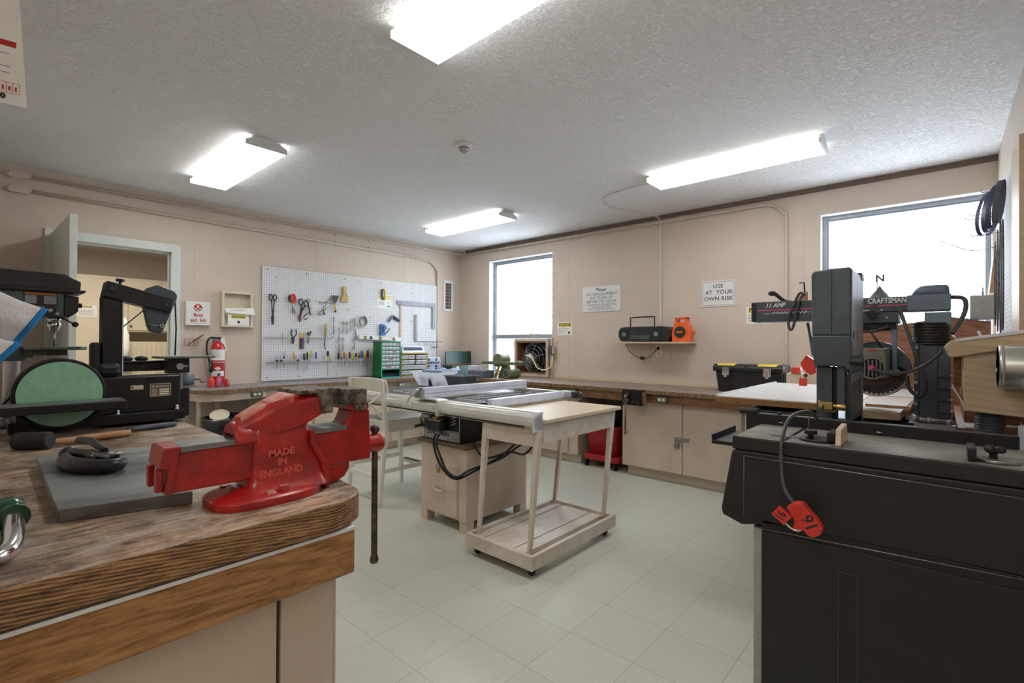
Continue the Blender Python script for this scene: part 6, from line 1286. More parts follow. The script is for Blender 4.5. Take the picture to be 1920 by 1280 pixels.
# column
CY0, CY1 = -2.75, -2.42
b = MB(); b.loft([[(5.046, y, 1.31), (5.043, y, 1.545), (5.050, y, 1.560), (5.11, y, 1.566), (5.17, y, 1.566), (5.173, y, 1.556), (5.173, y, 1.31)] for y in (CY0, CY1)], False); b.obj('upper_cover', 'slate_dark', t, bev=.006)
b = MB(); b.box(5.1095, 5.1115, CY0-.0015, CY0, 1.20, 1.563); b.obj('cover_seam', 'ink_black', t)
b = MB(); b.loft([[(5.048, y, 1.272), (5.046, y, 1.31), (5.173, y, 1.31), (5.173, y, 1.272), (5.180, y, 1.18), (5.176, y, 1.165), (5.165, y, 1.180), (5.154, y, 1.190), (5.112, y, 1.194), (5.056, y, 1.188), (5.052, y, 1.225)] for y in (CY0-.012, CY1)], False); b.obj('lower_cover', 'slate_dark', t, bev=.006)
b = MB(); b.loft([[(5.173, y, 1.13) if y < -2.6 else (5.173, y, 1.15), (5.173, y, 1.556), (5.176, y, 1.556), (5.176, y, 1.13) if y < -2.6 else (5.176, y, 1.15)] for y in (CY0+.004, CY1)], False); b.obj('side_panel', 'slate_side', t, label='brushed grey right side panel')
b = MB(); b.box(5.1765, 5.1775, -2.62, -2.615, 1.29, 1.33).box(5.1765, 5.179, -2.73, -2.72, 1.30, 1.325); b.obj('side_slot', 'ink_black', t)
MB().box(5.155, 5.18, -2.50, -2.42, 1.545, 1.572).obj('top_latch', 'slate_dark', t, bev=.004)
b = MB(); b.box(5.060, 5.111, CY0+.01, CY0+.09, .985, 1.19).box(5.128, 5.153, CY0, CY0+.02, 1.03, 1.192); b.obj('blade_guard', 'slate_dark', t, bev=.002)
b = MB(); b.box(5.111, 5.128, CY0+.03, CY0+.035, .99, 1.19); b.obj('blade', 'ink_black', t)
b = MB(); b.box(5.150, 5.174, CY0+.03, CY1, .95, 1.165).box(5.06, 5.174, CY0+.06, CY1, .75, .99); b.obj('frame', 'slate_dark', t, bev=.002)
MB().box(5.168, 5.176, CY1-.03, CY1, .78, 1.15).obj('frame_edge', 'slate_side', t)
MB().cyl((5.17, -2.78, 1.213), (5.20, -2.78, 1.213), .010, n=14).cyl((5.188, -2.78, 1.213), (5.214, -2.78, 1.213), .0145, n=8, sm=False).obj('tension_knob', 'ink_black', t)
b = MB(); b.box(5.092, 5.118, CY0-.035, CY0-.01, 1.030, 1.058).cyl((5.118, CY0-.02, 1.044), (5.132, CY0-.02, 1.044), .008, n=12).cyl((5.130, CY0-.02, 1.042), (5.158, CY0-.02, 1.042), .0125, n=16).cyl((5.085, CY0-.03, 1.05), (5.085, CY0, 1.05), .009, n=12).cyl((5.082, CY0-.03, 1.03), (5.082, CY0-.03, 1.05), .006, n=12)
b.box(5.09, 5.125, CY0-.01, CY0+.02, 1.018, 1.026).cyl((5.075, CY0-.02, 1.035), (5.075, CY0-.02, 1.063), .005, n=10); b.obj('blade_guide', 'brass', t, bev=.002)
MB().cyl((5.158, CY0-.021, 1.042), (5.1595, CY0-.021, 1.042), .008, n=10).obj('guide_cap', 'steel', t)
b = MB(); b.tube([(5.085, CY0-.06, 1.022), (5.086, -2.95, .985), (5.09, -3.03, TZ+.004)], .0028, 6) if False else b.cyl((5.088, -3.05, TZ), (5.086, -3.02, 1.028), .0028, n=8); b.obj('gauge_rod', 'dark_steel', t)
# mitre gauge with wooden block, second gauge at right
t = thing('miter_gauge', 'black mitre gauge with a pale wooden block on the band saw table', 'gauge', (5.15, -3.15, TZ+.002))
z0 = TZ+.0025
b = MB(); b.xy([(5.135+.052*math.cos(a), -3.165+.052*math.sin(a)) for a in [i*PI/12 for i in range(24)]], z0, z0+.007); b.obj('head', 'black_metal', t, bev=.002)
b = MB(); b.box(5.165, 5.19, -3.21, -3.12, z0+.007, z0+.035); b.obj('face', 'black_metal', t, bev=.003)
b = MB(); b.hexa([(5.19, -3.235, z0+.001), (5.204, -3.235, z0+.001), (5.204, -3.10, z0+.001), (5.19, -3.10, z0+.001), (5.19, -3.225, z0+.05), (5.204, -3.225, z0+.05), (5.204, -3.115, z0+.055), (5.19, -3.115, z0+.055)]); b.obj('wooden_block', 'pale_ply', t, bev=.002, label='pale wooden facing block')
b = MB(); b.cyl((5.115, -3.165, z0+.007), (5.115, -3.165, z0+.018), .008, n=12).cyl((5.115, -3.165, z0+.018), (5.115, -3.165, z0+.03), .018, n=8, sm=False); b.obj('knob', 'rubber', t)
b = MB(); b.box(5.0, 5.10, -3.168, -3.162, z0, z0+.004); b.obj('scale', 'steel', t)
t = thing('miter_gauge', 'black mitre gauge at the right end of the band saw table', 'gauge', (5.52, -3.17, TZ+.002))
b = MB(); b.xy([(5.53+.045*math.cos(a), -3.17+.045*math.sin(a)) for a in [i*PI/12 for i in range(24)]], z0, z0+.008); b.obj('head', 'steel', t, bev=.002)
MB().box(5.475, 5.492, -3.22, -3.12, z0, z0+.035).obj('face', 'black_metal', t, bev=.003)
b = MB(); b.cyl((5.525, -3.165, z0+.008), (5.525, -3.165, z0+.022), .008, n=12)
for i in range(3): b.ball((5.525+.013*math.cos(i*2.1), -3.165+.013*math.sin(i*2.1), z0+.030), .012, (1, 1, .8), 10)
b.cyl((5.525, -3.165, z0+.022), (5.525, -3.165, z0+.036), .014, n=12); b.obj('knob', 'rubber', t)
# cord with red lockout plug and red padlock
b = MB(); b.tube([(5.10, -2.97, 1.02), (5.088, -3.02, 1.045), (5.072, -3.12, 1.05), (5.062, -3.21, 1.035), (5.057, -3.268, .98), (5.060, -3.285, .90), (5.072, -3.30, .84), (5.100, -3.315, .805)], .0058, 10, k=6)
tag(b.obj('power_cord', 'cord_grey'), 'thick grey power cord hanging over the front of the band saw table', 'cord')
t = thing('lockout_plug', 'red plug lockout cover marked 16 hanging on the grey cord', 'lockout', (5.13, -3.32, .77))
fr = Matrix(((.80, .60, 0, 5.105), (-.06, .08, 1, -3.318), (-.60, .80, 0, .80), (0, 0, 0, 1)))
ux = V((.62, 0, -.785)); uy = V((.785, 0, .62)); o = V((5.103, -3.318, .808)); nn = V((0, -1, 0))
def P3(a, c, d=0): return o+ux*a+uy*c+nn*d
def pr(b, poly, d0, d1): b.loft([[P3(p[0], p[1], d0) for p in poly], [P3(p[0], p[1], d1) for p in poly]], False); return b
b = MB(); pr(b, [(-.004, -.022), (-.004, .006), (.006, .022), (.060, .026), (.085, .024), (.096, .010), (.096, -.012), (.085, -.022), (.03, -.024)], -.012, .020); b.obj('body', 'red_plastic', t, bev=.003)
b = MB()
for i in range(5): pr(b, [(.018+i*.007, -.0245), (.018+i*.007, .0), (.0205+i*.007, .0), (.0205+i*.007, -.0245)], .019, .0215)
pr(b, [(.030, -.024), (.070, -.024), (.066, -.030), (.034, -.030)], -.004, .012); b.obj('rib', 'red_plastic', t)
b = MB(); pr(b, [(.035, -.024), (.050, -.045), (.062, -.047), (.068, -.038), (.066, -.024)], .004, .008); b.obj('flange', 'red_plastic', t, bev=.001)
b = MB(); b.text('16', P3(.058, .008, .0208), .048, tuple(-uy*.0+V((-.5, 0, .86))), tuple(V((-.86, 0, -.5))), bold=.0008, sx=.9); b.obj('numeral', 'ink_black', t, nrm=False, label='black handwritten 16')
t2 = thing('padlock', 'red square padlock marked 16 hooked on the red lockout cover', 'padlock', (5.07, -3.32, .76))
q = V((5.070, -3.325, .768)); u2 = V((.80, 0, -.60)); v2 = V((.60, 0, .80))
def P4(a, c, d=0): return q+u2*a+v2*c+nn*d
b = MB(); b.loft([[P4(a, c, d) for a, c in ((-.021, -.017), (.021, -.017), (.021, .017), (-.021, .017))] for d in (-.008, .010)], False); b.obj('body', 'red_plastic', t2, bev=.002)
b = MB(); b.tube([P4(.019, -.012), P4(.042, -.011), P4(.055, -.003), P4(.058, .008), P4(.050, .016), P4(.035, .018)], .0032, 8, k=4); b.obj('shackle', 'chrome', t2)
b = MB(); b.text('16', P4(0, 0, .0106), .034, tuple(V((.45, 0, .9))), tuple(V((-.9, 0, .45))), bold=.0006, sx=.8); b.obj('numeral', 'ink_black', t2, nrm=False)

# ================================================================ radial arm saw
t = thing('radial_arm_saw', 'black radial arm saw with a long labelled arm and big toothed blade', 'radial arm saw', (5.0, -1.5, 0))
b = MB(); b.box(4.43, 5.31, -2.01, -1.30, .938, .970); b.obj('table', 'particle', t)
b = MB(); b.box(4.43, 5.10, -2.005, -1.30, .970, .976); b.box(4.43, 5.31, -1.30, -.65, .938, .976); b.obj('table_cover', 'melamine', t)
b = MB(); b.box(4.43, 4.44, -2.0, -.65, .976, .985); b.obj('table_edge_strip', 'white', t)
b = MB(); b.hexa([(5.08, -2.19, .938), (5.285, -2.17, .938), (5.31, -1.25, .938), (5.08, -1.25, .938), (5.08, -2.19, .973), (5.285, -2.17, .973), (5.31, -1.25, .973), (5.08, -1.25, .973)]); b.obj('table_plank', 'plank', t, bev=.002)
b = MB(); b.box(5.14, 5.31, -1.97, -1.955, .9735, .985); b.obj('fence_strip', 'handle_wood', t)
b = MB(); b.box(4.60, 5.46, -2.02, -1.0, .80, .915)
b.obj('base_frame', 'black_metal', t, bev=.004)
for x in (4.66, 5.40):
    for y in (-1.96, -1.06): MB().box(x-.025, x+.025, y-.025, y+.025, 0, .80).obj('leg', 'black_metal', t)
b = MB(); b.box(5.33, 5.47, -2.05, -2.02, .86, .92); b.obj('base_bracket', 'alum_paint', t)
b = MB(); b.cyl((5.30, -2.06, .942), (5.47, -2.06, .936), .009, n=12).cyl((5.32, -2.06, .942), (5.345, -2.06, .942), .016, n=12).cyl((5.375, -2.06, .94), (5.39, -2.06, .94), .013, n=12).cyl((5.44, -2.06, .937), (5.46, -2.06, .937), .013, n=12); b.obj('adjust_rod', 'steel', t)
# column
b = MB(); b.box(5.345, 5.41, -1.96, -1.88, .92, 1.285); b.box(5.325, 5.345, -1.955, -1.90, .92, 1.285); b.obj('column', 'slate_dark', t, bev=.003)
b = MB(); b.box(5.41, 5.455, -1.95, -1.90, .92, 1.285)
for i in range(4): b.box(5.41, 5.458, -1.962, -1.90, .965+i*.055, .970+i*.055)
b.obj('column_rib', 'slate_dark', t)
b = MB()
for z_ in (1.265, 1.155, 1.10, 1.05, 1.0): b.cyl((5.332, -1.962, z_), (5.332, -1.955, z_), .008, n=12)
b.obj('column_bolt', 'steel', t)
b = MB(); prof = []
z_ = 1.275
while z_ < 1.37: prof += [(.066, z_), (.072, z_+.006), (.066, z_+.012)]; z_ += .0135
b.lathe(prof, (5.388, -1.90, 0), (0, 0, 1), 28); b.obj('bellows', 'black_metal', t)
# arm
AY0, AY1 = -1.93, -1.80
b = MB(); b.loft([[(4.604, y, 1.41), (4.612, y, 1.515), (4.63, y, 1.518), (5.31, y, 1.512), (5.31, y, 1.44), (5.12, y, 1.44), (5.10, y, 1.405), (4.64, y, 1.405)] for y in (AY0, AY1)], False); b.obj('arm', 'slate_dark', t, bev=.003)
b = MB(); b.box(4.602, 4.628, AY0-.004, AY1+.004, 1.405, 1.517); b.obj('arm_end_cap', 'black_plastic', t, bev=.005)
MB().box(5.30, 5.456, AY0-.01, AY1+.01, 1.44, 1.515).obj('column_head', 'slate_grey', t, bev=.004)
MB().box(5.363, 5.457, AY0-.014, AY1+.01, 1.37, 1.43).obj('column_clamp', 'slate_grey', t, bev=.004)
b = MB(); b.loft([rr(5.313, 5.452, AY0, AY1+.02, 1.515, .02), rr(5.330, 5.450, AY0+.004, AY1+.02, 1.545, .02), rr(5.345, 5.445, AY0+.01, AY1+.01, 1.557, .02), rr(5.36, 5.43, AY0+.02, AY1, 1.560, .02)]); b.obj('head_cap', 'slate_grey', t)
b = MB(); y = AY0-.001
b.text('11 AMP', (4.725, y-.0003, 1.495), .034, RX, UZ, bold=.0009, shear=.3, sx=.9); b.text('CRAFTSMAN', (5.222, y-.0003, 1.494), .036, RX, UZ, bold=.0010, sx=.74)
b.box(4.665, 4.70, y-.001, y, 1.449, 1.4515)
for i in range(20): b.box(4.712+i*.0085, 4.718+i*.0085, y-.001, y, 1.447+(i % 2)*.007, 1.452+(i % 2)*.007)
b.box(4.705, 4.90, y-.0005, y, 1.452, 1.4535)
[b.box(5.125+i*.012, 5.134+i*.012, y-.001, y, 1.446, 1.452) for i in range(7)]
b.obj('lettering', 'ink_white', t)
MB().box(4.635, 5.02, y-.001, y, 1.4665, 1.4725).box(5.02, 5.365, y-.001, y, 1.4685, 1.4735).obj('stripe', 'pink_line', t)
b = MB(); b.tube([(4.80, -1.87, 1.515), (4.76, -1.875, 1.522), (4.735, -1.88, 1.545), (4.715, -1.885, 1.565)], [.007, .010, .010, .011], 10, k=3).ball((4.70, -1.887, 1.568), .019, (1.1, 1, .8)); b.obj('crank', 'black_plastic', t)
# carriage, motor, guard, blade
b = MB(); b.box(5.06, 5.270, -1.99, -1.82, 1.382, 1.434); b.obj('carriage', 'slate_dark', t, bev=.005)
MB().box(5.06, 5.262, -1.98, -1.83, 1.345, 1.381).obj('yoke', 'black_metal', t, bev=.004)
b = MB(); b.cyl((5.168, -2.012, 1.425), (5.168, -1.99, 1.425), .021, n=10, sm=False); b.mi = 1; b.hexa([(5.158, -2.0, 1.43), (5.205, -1.995, 1.43), (5.205, -1.99, 1.43), (5.158, -1.99, 1.43), (5.168, -2.0, 1.475), (5.188, -1.995, 1.475), (5.188, -1.99, 1.475), (5.168, -1.99, 1.475)]); b.obj('carriage_lock', ['black_plastic', 'cord_grey'], t)
b = MB(); b.cyl((5.225, -1.992, 1.408), (5.225, -1.99, 1.408), .006, n=10); b.obj('carriage_bolt', 'brass', t)
bc = (5.18, -1.93, 1.155)
b = MB()
for f_ in (0,):
    n = 40; R1, R0 = .127, .118; pts = []
    for i in range(n): a = 2*PI*i/n; pts += [(bc[0]+R0*math.cos(a), bc[2]+R0*math.sin(a)), (bc[0]+R1*math.cos(a+.10), bc[2]+R1*math.sin(a+.10))]
b.xz(pts, -1.932, -1.929); b.obj('blade', 'dark_steel', t)
b = MB(); pts = [(bc[0]+.138*math.cos(a), bc[2]+.138*math.sin(a)) for a in [PI*(i/20*1.12-.02) for i in range(21)]]+[(bc[0]-.10, bc[2]+.02), (bc[0]-.03, bc[2]+.05), (bc[0]+.06, bc[2]+.03)]
b.xz(pts, -1.97, -1.90); b.obj('blade_guard', 'slate_dark', t, bev=.005)
b = MB(); b.ring((bc[0]+.0, -1.94, bc[2]), .128, .006, (0, 1, 0), 48, 6); b.obj('guard_ring', 'aluminium', t)
b = MB(); b.cyl((bc[0], -1.945, bc[2]), (bc[0], -1.935, bc[2]), .085, n=40); b.obj('inner_disc', 'brown_void', t)
mc = (5.178, -2.06, 1.165)
b = MB(); b.hexa([(5.10, -2.075, 1.12), (5.228, -2.075, 1.12), (5.24, -1.97, 1.12), (5.10, -1.97, 1.12), (5.10, -2.075, 1.262), (5.225, -2.075, 1.262), (5.245, -1.97, 1.262), (5.10, -1.97, 1.262)]); b.obj('motor', 'motor_grey', t, bev=.006)
b = MB(); b.cyl((mc[0], -2.082, mc[2]), (mc[0], -2.075, mc[2]), .05, n=32); b.obj('motor_end', 'black_metal', t)
b = MB(); b.ring((mc[0], -2.083, mc[2]), .049, .004, (0, 1, 0), 32, 6)
for i in range(7): b.box(mc[0]-.045+i*.015-.0025, mc[0]-.045+i*.015+.0025, -2.087, -2.081, mc[2]-.04, mc[2]+.04)
for i in range(5): b.box(5.125+i*.02, 5.135+i*.02, -2.078, -2.0755, 1.215, 1.228)
b.obj('motor_grille', 'motor_grey', t)
MB().cyl((mc[0]-.003, -2.089, mc[2]+.003), (mc[0]-.003, -2.086, mc[2]+.003), .012, n=18).obj('hub_badge', 'pink_line', t)
b = MB(); b.box(5.163, 5.19, -2.0785, -2.0755, 1.248, 1.257); b.obj('motor_badge', 'red_plastic', t)
b = MB(); b.yz([(-2.0, 1.15), (-2.0, 1.35), (-1.97, 1.35), (-1.97, 1.15)], 5.245, 5.265); b.box(5.235, 5.275, -2.0, -1.97, 1.13, 1.16); b.obj('yoke_arm', 'slate_grey', t, bev=.004)
b = MB(); b.tube([(5.10, -2.02, 1.31), (5.14, -2.03, 1.338), (5.19, -2.03, 1.345), (5.235, -2.02, 1.365)], [.006, .006, .007, .012], 8, k=4).tube([(5.165, -2.03, 1.34), (5.195, -2.03, 1.29), (5.21, -2.0, 1.26)], .005, 6); b.obj('yoke_handle', 'dark_steel', t)
b = MB(); b.tube([(5.275, -1.96, 1.44), (5.295, -1.99, 1.37), (5.32, -2.0, 1.28), (5.34, -2.0, 1.20), (5.365, -2.0, 1.12), (5.365, -1.99, 1.06), (5.34, -1.985, 1.04), (5.31, -1.985, 1.07), (5.30, -1.98, 1.13)], .008, 8, k=5)
b.tube([(5.18, -2.09, 1.160), (5.24, -2.12, 1.148), (5.31, -2.15, 1.155), (5.37, -2.20, 1.19), (5.40, -2.24, 1.22), (5.425, -2.27, 1.25)], .007, 8, k=5)
b.tube([(5.455, -1.90, 1.50), (5.50, -1.90, 1.49), (5.505, -1.91, 1.44), (5.485, -1.92, 1.38), (5.46, -1.94, 1.33)], .009, 8, k=5)
b.obj('power_cord', 'cord_grey', t)
# cord with red lockout on the arm
b = MB(); b.tube([(4.86, -1.80, 1.40), (4.868, -1.79, 1.34), (4.862, -1.7, 1.27), (4.852, -1.60, 1.215)], .007, 8, k=4); tag(b.obj('power_cord', 'cord_grey'), 'grey cord hanging straight down to the red lockout behind the band saw', 'cord')
b = MB(); b.tube([(4.875, -1.94, 1.54), (4.85, -1.945, 1.555), (4.825, -1.95, 1.50), (4.80, -1.955, 1.43), (4.80, -1.955, 1.37), (4.815, -1.955, 1.36), (4.83, -1.95, 1.42), (4.85, -1.945, 1.52), (4.87, -1.94, 1.55)], .007, 8, k=4)
tag(b.obj('power_cord', 'cord_grey'), 'grey cord looped in a ring over the radial saw arm', 'cord')
t = thing('lockout_plug', 'red plug lockout cover hanging behind the tall band saw column', 'lockout', (4.83, -1.6, 1.16))
b = MB(); b.xz([(4.79, 1.165), (4.822, 1.215), (4.87, 1.18), (4.868, 1.11), (4.845, 1.095), (4.805, 1.13)], -1.63, -1.59); b.obj('body', 'red_plastic', t, bev=.004)
t = thing('padlock', 'red padlock with a tall shackle below the hanging red lockout cover', 'padlock', (4.80, -1.6, 1.06))
MB().box(4.783, 4.823, -1.62, -1.60, 1.030, 1.078).obj('body', 'red_plastic', t, bev=.003); MB().tube([(4.789, -1.61, 1.078), (4.789, -1.61, 1.115), (4.795, -1.61, 1.126), (4.811, -1.61, 1.126), (4.817, -1.61, 1.115), (4.817, -1.61, 1.078)], .0035, 8, k=2).obj('shackle', 'chrome', t)
MB().cyl((4.817, -1.622, 1.093), (4.817, -1.60, 1.093), .010, n=14).obj('key_ring', 'ink_black', t)
t = tag(MB().box(4.828, 4.86, -1.79, -1.765, 1.44, 1.575).obj('wooden_block', 'handle_wood', bev=.002), 'upright wooden block on the radial saw arm beside the band saw column', 'block')
b = MB(); b.tube([(4.815, -1.778, 1.628), (4.838, -1.778, 1.630), (4.842, -1.778, 1.575)], .004, 6); tag(b.obj('hex_key', 'ink_black'), 'black bent hex key sticking out of the upright wooden block', 'hex key')
# plywood backboard
b = MB(); b.xz([(4.95, .851), (5.66, .851), (5.655, 1.43), (5.47, 1.465), (4.95, 1.38)], -.62, -.60); tag(b.obj('plywood_sheet', 'plywood_red'), 'reddish plywood backboard standing behind the radial arm saw', 'panel')
b = MB(); b.box(5.475, 5.70, -2.09, -1.05, .0, .92); tag(b.obj('plywood_cabinet', 'plywood_red', bev=.003), 'reddish plywood cabinet side right of the radial arm saw', 'cabinet')
tag(MB().box(5.50, 5.60, -2.08, -1.93, .9205, .926).obj('paper', 'paper'), 'white sheet lying on the plywood cabinet right of the saw column', 'paper')
b = MB(); b.box(5.50, 5.68, -1.9, -1.88, .926, 1.30) ; b.box(5.50, 5.52, -1.88, -1.2, .926, 1.30); tag(b.obj('plywood_box', 'plywood_red', bev=.002), 'upright plywood partition behind the pale oak machine box', 'panel')

# ================================================================ oak machine box with steel cylinder
t = thing('sanding_machine', 'pale oak box machine with a slanted lid and steel drum at the right edge', 'machine', (5.58, -2.35, 0))
OY0, OY1 = -2.45, -2.12
b = MB(); b.xz([(5.486, 1.03), (5.715, 1.015), (5.715, 1.30), (5.486, 1.245)], OY0, OY1); b.obj('box', 'oak_light', t, bev=.004)
b = MB(); b.xz([(5.430, 1.268), (5.448, 1.292), (5.465, 1.296), (5.715, 1.335), (5.715, 1.285), (5.475, 1.232), (5.445, 1.228)], OY0-.012, OY1+.01); b.obj('lid', 'oak_light', t, bev=.005)
b = MB(); b.xz([(5.468, 1.288), (5.715, 1.330), (5.715, 1.344), (5.47, 1.300)], OY0-.016, OY1-.05); b.obj('lid_panel', 'white', t, bev=.002)
b = MB(); b.tube([(5.47, -2.40, 1.292), (5.462, -2.40, 1.302), (5.457, -2.40, 1.315)], [.002, .003, .006], 8).tube([(5.535, -2.40, 1.303), (5.532, -2.40, 1.318), (5.526, -2.40, 1.328)], [.003, .004, .006], 8); b.obj('screw_hook', 'chrome', t)
b = MB(); b.hexa([(5.455, OY0+.03, 1.11), (5.486, OY0+.02, 1.05), (5.486, OY1, 1.05), (5.455, OY1, 1.11), (5.457, OY0+.03, 1.115), (5.488, OY0+.02, 1.055), (5.488, OY1, 1.055), (5.457, OY1, 1.115)]); b.obj('chute', 'melamine', t)
MB().box(5.462, 5.486, OY1-.02, OY1, 1.10, 1.235).obj('side_panel', 'plywood_red', t)
b = MB(); b.cyl((5.572, -2.52, 1.20), (5.72, -2.52, 1.20), .075, n=40); b.obj('drum', 'aluminium', t, bev=.004)
b = MB(); b.cyl((5.572, -2.52, 1.20), (5.586, -2.52, 1.20), .0765, n=40).cyl((5.566, -2.52, 1.185), (5.572, -2.52, 1.185), .012, n=14); b.obj('drum_rim', 'aluminium', t)
b = MB(); prof = []
z_ = .40
while z_ < 1.012: prof += [(.040, z_), (.045, z_+.005), (.040, z_+.010)]; z_ += .011
b.lathe(prof, (5.56, -2.36, 0), (0, 0, 1), 24); b.obj('hose', 'cord_grey', t)
MB().cyl((5.56, -2.36, 0.0), (5.56, -2.36, .40), .10, n=24).obj('dust_drum', 'black_plastic', t)
t = thing('white_bin', 'white panelled bin standing by the right wall beyond the band saw', 'bin', (5.66, -2.5, 0))
MB().box(5.625, 5.72, -2.70, -2.47, 0, .995).obj('body', 'sheet_white', t, bev=.006)

# ================================================================ right wall: blades on hooks
t = tag(MB().box(5.700, 5.7255, -1.30, -.30, 1.25, 2.25).obj('wall_board', 'pegboard'), 'white perforated board on the right wall carrying saw blades', 'pegboard')
RXW = 5.70
for pts, l in (([(RXW, -.42, 2.16), (5.57, -.42, 2.154), (5.558, -.42, 2.172)], 'upper short steel hook at the top right of the right window'), ([(RXW, -.50, 2.12), (5.55, -.50, 2.114), (5.538, -.50, 2.132)], 'second short steel hook just below the topmost one'),
               ([(RXW, -.62, 1.99), (5.57, -.62, 1.984), (5.558, -.62, 2.002)], 'third short steel hook poking out in front of the right window'), ([(RXW, -.45, 1.93), (5.60, -.45, 1.91), (5.54, -.45, 1.925), (5.42, -.45, 2.0)], 'longest bent wire hook reaching out before the right window'),
               ([(RXW, -1.0, 2.175), (5.60, -1.0, 2.17), (5.59, -1.0, 2.185)], 'steel hook that carries the sanding belts')):
    b = MB(); b.tube(pts, .0035, 6); tag(b.obj('wall_hook', 'steel'), l, 'hook', 'steel hooks on the right wall')
for k, (cx_, y, rx_, rz_, w, m_, l) in enumerate(((5.672, -1.16, .022, .125, .035, 'cord_grey', 'nearest grey sanding belt loop hung on the right wall'), (5.660, -1.05, .028, .130, .022, 'navy', 'second sanding belt loop, dark blue, on the right wall'),
        (5.655, -.96, .036, .135, .02, 'navy', 'third sanding belt loop, dark blue, with an open middle'), (5.645, -.88, .044, .140, .02, 'navy', 'farthest sanding belt loop, widest of the dark blue ones'))):
    n = 40; tl_ = .3
    aa = .45+.12*k; hu = V((math.sin(aa), math.cos(aa), 0)); wu = V((math.cos(aa), -math.sin(aa), 0))
    P_ = [V((cx_-.012, y, 2.07))+hu*(rx_*1.5*math.cos(2*PI*j/n)+.03*math.sin(2*PI*j/n))+V((0, 0, rz_*math.sin(2*PI*j/n))) for j in range(n)]
    b = MB(); b.loft([[p+wu*e_ for p in P_] for e_ in (-.013, .013)], True, caps=False)
    tag(b.obj('sanding_belt', m_, nrm=False), l, 'belt', 'sanding belts hung on the right wall')
for k, (y, r_, l) in enumerate(((-1.22, .30, 'thin band saw blade loop hung nearest on the right wall'), (-1.08, .33, 'second long band saw blade loop on the right wall'), (-.9, .30, 'third band saw blade loop on the right wall'), (-.72, .26, 'farthest band saw blade loop near the window'))):
    b = MB(); b.tube([(RXW-.03, y+.05*math.cos(a), 1.66+r_*math.sin(a)) for a in [i*2*PI/36 for i in range(36)]], .0032, 5, closed=True)
    tag(b.obj('blade_loop', 'dark_steel'), l, 'saw blade', 'blade loops on the right wall')
b = MB(); b.box(5.56, 5.69, -.62, -.60, 1.45, 1.60); tag(b.obj('grey_box', 'stand_grey', bev=.004), 'small grey flat box on a wire shelf in front of the right window', 'box')
b = MB(); b.tube([(5.70, -.63, 1.446), (5.55, -.63, 1.446), (5.545, -.63, 1.455)], .004, 6).tube([(5.70, -.59, 1.446), (5.55, -.59, 1.446)], .004, 6).tube([(5.62, -.61, 1.60), (5.62, -.61, 1.65)], .005, 6); tag(b.obj('wire_shelf', 'steel'), 'wire shelf bracket holding the small grey box', 'shelf')
b = MB(); b.hexa([(5.655, -.50, 1.62), (5.69, -.50, 1.62), (5.69, -.35, 1.62), (5.655, -.35, 1.62), (5.675, -.50, 1.86), (5.695, -.50, 1.86), (5.695, -.35, 1.86), (5.675, -.35, 1.86)]); tag(b.obj('wood_offcut', 'handle_wood'), 'brown tapered wooden piece hung beside the window frame', 'wood')
b = MB(); b.box(5.695, 5.7255, -1.66, -1.33, 0.9, 2.27).box(5.71, 5.7255, -1.33, -.30, 2.25, 2.29)
tag(b.obj('board_frame', 'pale_ply', bev=.002), 'cream wooden upright framing the blade board on the right wall', 'frame')

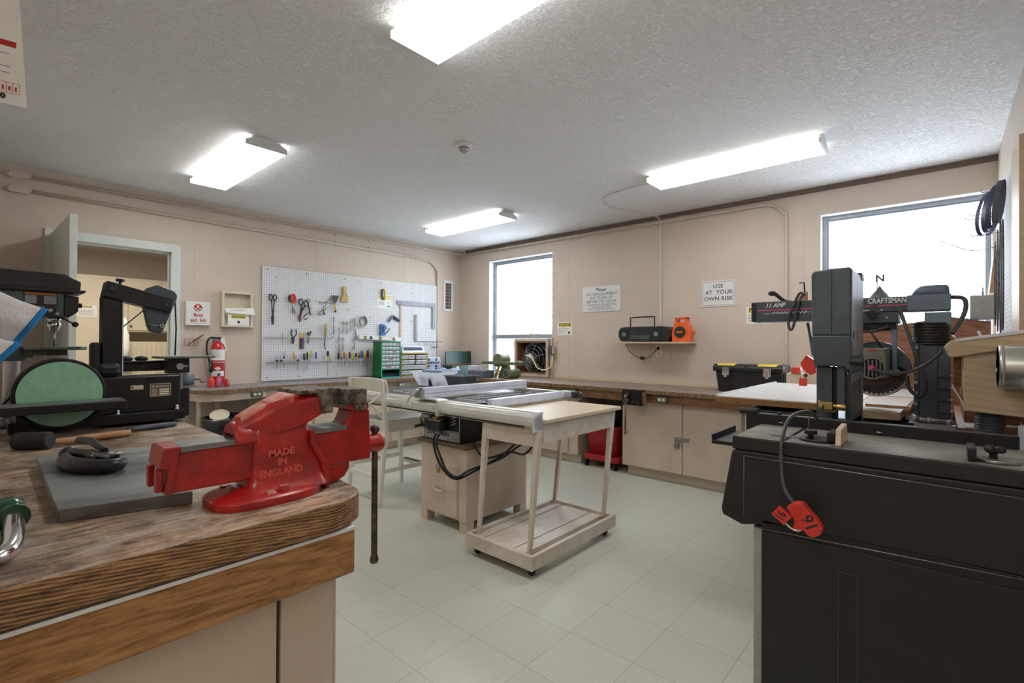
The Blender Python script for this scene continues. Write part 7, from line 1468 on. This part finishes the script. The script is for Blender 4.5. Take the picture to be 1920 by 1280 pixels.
# ================================================================ closet beyond the door
t = thing('tall_cupboard', 'tall cream cupboard seen through the open doorway', 'cupboard', (-2.0, -4.0, 0))
MB().box(-2.45, -2.02, -4.50, -3.74, 0, 2.06).obj('body', 'cream_paint', t, bev=.004); MB().box(-2.02, -2.0, -4.48, -3.77, .1, 2.02).obj('door', 'cream_paint', t, bev=.003)
b = MB(); b.box(-2.0, -1.997, -4.10, -3.92, 1.565, 1.70); b.mi = 1; b.box(-1.997, -1.9965, -4.05, -3.97, 1.67, 1.694); b.mi = 2
b.text('PLEASE', (-1.9962, -4.01, 1.682), .028, RY, UZ, bold=.001)
for i in range(5): b.box(-1.997, -1.9965, -4.085, -3.94-.02*(i % 2), 1.64-i*.014, 1.644-i*.014)
tag(b.obj('notice', ['paper', 'yellow_print', 'ink_grey']), 'PLEASE notice on the tall cupboard through the doorway', 'notice', 'white PLEASE notices')
t = thing('hanging_cupboard', 'cream wall cupboard with small doors seen through the doorway', 'cupboard', (-2.2, -3.4, 1.4))
MB().box(-2.45, -2.04, -3.735, -2.6, 1.40, 2.06).obj('body', 'cream_paint', t, bev=.003)
for (a, c, z0, z1) in ((-3.72, -3.30, 1.82, 2.03), (-3.29, -2.9, 1.82, 2.03), (-3.72, -3.63, 1.42, 1.79), (-3.62, -3.30, 1.42, 1.79), (-3.29, -2.9, 1.42, 1.79)):
    MB().box(-2.04, -2.02, a, c, z0, z1).obj('door', 'cream_paint', t, bev=.003)
MB().cyl((-2.02, -3.60, 1.47), (-2.0, -3.60, 1.47), .012, n=12).obj('knob', 'ink_black', t)
t = thing('low_cupboard', 'low cream grooved panel cabinet beyond the doorway', 'cupboard', (-2.1, -3.4, 0))
MB().box(-2.45, -1.80, -3.735, -2.6, 0, 1.28).obj('body', 'cream_paint', t)
for i in range(16): MB().box(-1.80, -1.794, -3.73+i*.05, -3.685+i*.05, .1, 1.27).obj('panel', 'cream_paint', t, bev=.002)
MB().box(-2.45, -2.44, -3.735, -2.6, 1.28, 1.40).obj('splash', 'cream_paint', t)
b = MB(); b.loft([[(-1.55+r_*math.cos(a)*.5, -3.74+r_*math.sin(a), z_) for a in [i*PI/8 for i in range(16)]] for r_, z_ in ((.03, 1.02), (.05, 1.2), (.045, 1.36), (.025, 1.42), (.03, 1.5), (.008, 1.55))]); 
tag(b.obj('draped_sheet', 'paper'), 'pale draped plastic sheet hanging just beyond the doorway', 'sheet')
# closet lamp light
ld = bpy.data.lights.new('closet_lamp', 'AREA'); ld.energy = 14; ld.size = .3; ld.color = (1, .93, .82)
lo = bpy.data.objects.new('closet_lamp', ld); COL.objects.link(lo); lo.location = (-.75, -3.95, 2.37)
